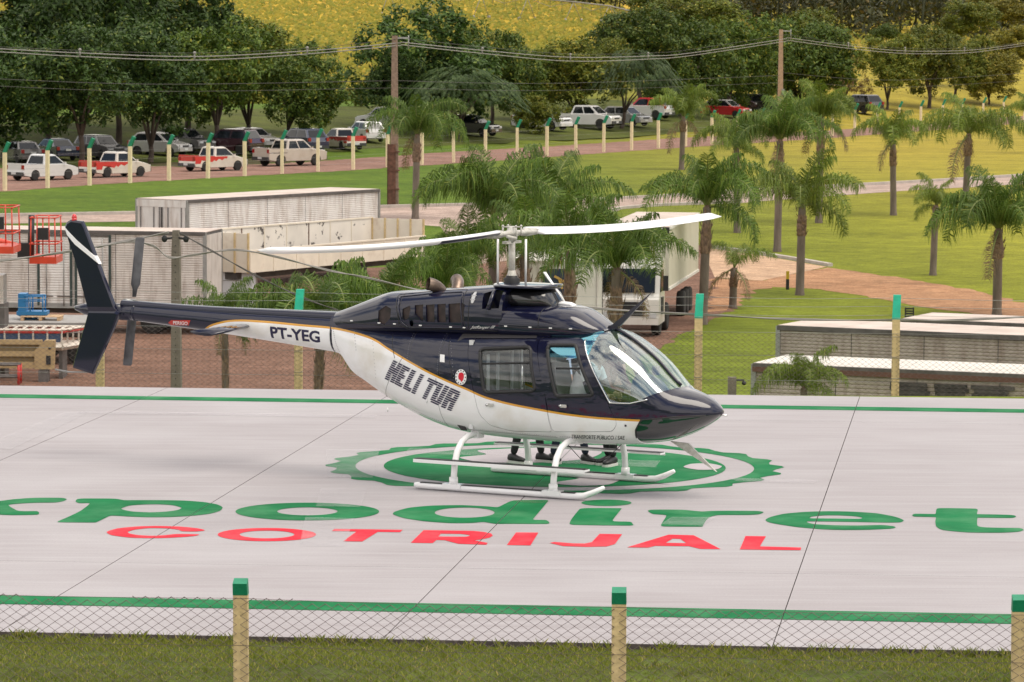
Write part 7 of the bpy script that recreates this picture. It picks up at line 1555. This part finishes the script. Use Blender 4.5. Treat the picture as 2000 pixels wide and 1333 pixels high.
LN = [('spaced overhead cables running from the left picture edge to the left pole', [[(-120, 90, 172), (0, 96, 178), (155, 104, 184), (380, 111, 192), (600, 100, 198), (784, 84, DA)], [(-120, 95, 172), (0, 102, 178), (155, 111, 184), (380, 118, 192), (600, 106, 198), (784, 89, DA)], [(-120, 86, 172), (155, 99, 184), (380, 104, 192), (600, 95, 198), (784, 76, DA)]], [(156, 98, 112, 184), (380, 104, 119, 192), (600, 94, 107, 198)]),
      ('spaced overhead cables sagging between the two poles', [[(784, 83, DA), (942, 99, 222), (1114, 112.5, 246), (1266, 110, 268), (1350, 104, 280), (1536, 76, DB)], [(784, 88, DA), (942, 105, 222), (1114, 120, 246), (1266, 116, 268), (1350, 109, 280), (1536, 81, DB)], [(784, 75, DA), (942, 92, 222), (1114, 106, 246), (1266, 104, 268), (1350, 97, 280), (1536, 68, DB)]], [(942, 95, 107, 222), (1114, 107, 121, 246), (1266, 105, 117, 268)]),
      ('spaced overhead cables running right from the right pole', [[(1536, 74, DB), (1657, 90, 318), (1768, 100, 336), (1884, 99, 356), (1960, 91, 370), (2060, 76, 388)], [(1536, 79, DB), (1657, 95, 318), (1768, 105, 336), (1884, 104, 356), (1960, 95, 370), (2060, 80, 388)], [(1536, 68, DB), (1657, 86, 318), (1768, 95, 336), (1884, 95, 356), (1960, 88, 370), (2060, 73, 388)]], [(1657, 85, 96, 318), (1768, 94, 106, 336), (1884, 94, 105, 356)])]
for lab, cbs, sps in LN:
    t = thing('overhead_cable', lab, 'cable', (0, 0, 0), 0, 'overhead cables between the poles')
    for k, c in enumerate(cbs): cable(MB(), c, .027 if k < 2 else .012).build('conductor', CAB if k < 2 else CABD, t, fix=False)
    for x, y0, y1, D in sps: MB().tube([at(x, y0, D), at(x, y1, D)], .05, 6).ball(at(x, y0, D), .09, 6, 4).build('spacer', CAB, t)
for lab, c in (('thin telephone wire low across the dark trees on the left', [(-100, 150, 170), (300, 165, 186), (770, 158, DA)]), ('thin telephone wires low between the two poles', [(770, 158, DA), (1100, 163, 240), (1523, 148, DB)]), ('thin low telephone wire right of the right pole', [(1523, 142, DB), (1750, 157, 330), (2050, 140, 385)])):
    t = thing('telephone_wire', lab, 'cable'); cable(MB(), c, .014).build('wire', CABD, t, fix=False); cable(MB(), [(x, y + 14, D) for x, y, D in c], .012).build('wire', CABD, t, fix=False)
pt = at(344, 450, 61.6); g0 = gz(61.6)
pc = thing('utility_pole', 'grey concrete pole with holes behind the tail boom', 'pole', (pt.x, 61.6, g0 - .3), -.1); h = pt.z - g0 + .3
MB().rings([[Vector((w * a, .07 * b, z)) for a, b in ((-1, -1), (1, -1), (1, 1), (-1, 1))] for w, z in ((.098, 0), (.066, h - .3), (.05, h))], smooth=False).build('shaft', CONCRETE, pc)
for i in range(22): z = h - .25 - i * .11; MB().lathe([(.010, -.075), (.010, -.068)], 6, (0, 0, z), 'Y').build('hole', BLKMAT, pc)
for dx in (-.12, .12): MB().tube([(dx * .3, -.05, h - .12), (dx * 1.5, -.08, h - .14)], .02, 6).ball((dx * 1.5, -.08, h - .14), (.05, .04, .06), 8, 5).build('insulator', BLKMAT, pc)
def pole_cable(lab, pts, r, mat=CABD): t = thing('yard_cable', lab, 'cable', (0, 0, 0), 0, 'cables on the concrete pole'); cable(MB(), pts, r).build('strand', mat, t, fix=False); cable(MB(), [(x, y + (2.4 if i % 2 else -2.4), D - .05) for i, (x, y, D) in enumerate(pts)], r).build('strand', mat, t, fix=False)
pole_cable('twisted cable from the left edge rising to the concrete pole', [(-120, 520, 61), (0, 508, 61.2), (120, 495, 61.4), (230, 473, 61.5), (330, 455, 61.5)], .012, CAB)
pole_cable('twisted cable looping from mid pole toward the truck yard', [(190, 484, 61.5), (250, 471, 61.5), (300, 482, 61.5), (332, 502, 61.4), (380, 499, 61.5), (460, 487, 61.6), (540, 503, 61.6), (640, 527, 61.6), (720, 545, 61.6), (870, 575, 61.2), (1060, 590, 60.6), (1170, 602, 60.4), (1365, 616, 60.0), (1560, 623, 59.9), (1750, 627, 59.8), (1880, 624, 59.7), (2150, 612, 59.6)], .011, CAB)
pole_cable('thin cable slanting down from the pole top behind the tail boom', [(350, 456, 61.5), (410, 487, 61.5), (500, 540, 61.0), (590, 580, 60.8), (660, 608, 60.6)], .008)
# small things on the right
pt = at(1430, 737, 62.5); sp = thing('timber_post', 'short weathered timber post with a small lamp behind the pad edge on the right', 'post', (pt.x, 62.5, gz(62.5))); h = pt.z - gz(62.5); MB().box((0, 0, h / 2), (.14, .12, h)).build('shaft', CONCRETE, sp); MB().box((.12, 0, h - .05), (.16, .03, .03)).ball((.2, 0, h - .1), .04, 8, 5).build('lamp', BLKMAT, sp); MB().tube([at(1368, 746, 60), at(1425, 742, 62.4)], .012, 5).build('stay_wire', CABD) if False else None
g = on_g(1538, 566); bo_ = thing('bollard', 'yellow and black marker bollard beside the dirt road', 'bollard', g); MB().box((0, 0, .22), (.13, .13, .44)).build('black_band', BLKMAT, bo_); MB().box((0, 0, .60), (.12, .12, .34)).build('yellow_band', M('yellow_paint', (.55, .38, .02), .6), bo_)
g = on_g(1776, 640); sb = thing('slatted_box', 'small black slatted board on legs above the trailer roofs on the right', 'board', g); z0 = (at(1776, 620, g.y) - g).z; z1 = (at(1776, 601, g.y) - g).z
for i in range(4): MB().box((0, 0, z0 + (z1 - z0) * (i + .5) / 4), (.34, .04, (z1 - z0) / 4 - .03)).build('slat', BLKMAT, sb)
for x in (-.15, .15): MB().box((x, .03, z1 / 2), (.05, .05, z1)).build('leg', BLKMAT, sb)
# centre-pivot irrigation rig on the far field
PIPE = M('galvanised_pipe', (.26, .25, .23), .5, metal=.3); pv = thing('irrigation_rig', 'long pipe irrigation rig on wheeled towers across the far orange field', 'irrigation rig')
tw = [(760, -16), (850, -13), (940, -9), (1030, -4), (1120, 4), (1190, 12)]; topp = []
for x, y in tw:
    D = 800 - (x - 760) * .12; p = at(x, y, D); topp.append(p); gg = gz(D)
    for dx in (-1.6, 1.6): MB().tube([p, (p.x + dx, D + dx, gg + .4)], .07, 5).lathe([(.36, -.1), (.4, 0), (.36, .1)], 10, (p.x + dx, D + dx, gg + .4), 'Y').build('tower_leg', PIPE, pv)
topp.append(at(1232, 22, 742)); MB().tube(topp, .16, 6).build('pipe', PIPE, pv)
for a, b in zip(topp, topp[1:]):
    m_ = (a + b) / 2 - Vector((0, 0, 1.4)); MB().tube([a, m_, b], .05, 4).build('truss_rod', PIPE, pv)
    for t in (.25, .5, .75): q = a.lerp(b, t); MB().tube([q, q - Vector((0, 0, 2.2))], .035, 4).build('drop_hose', FRAME, pv)
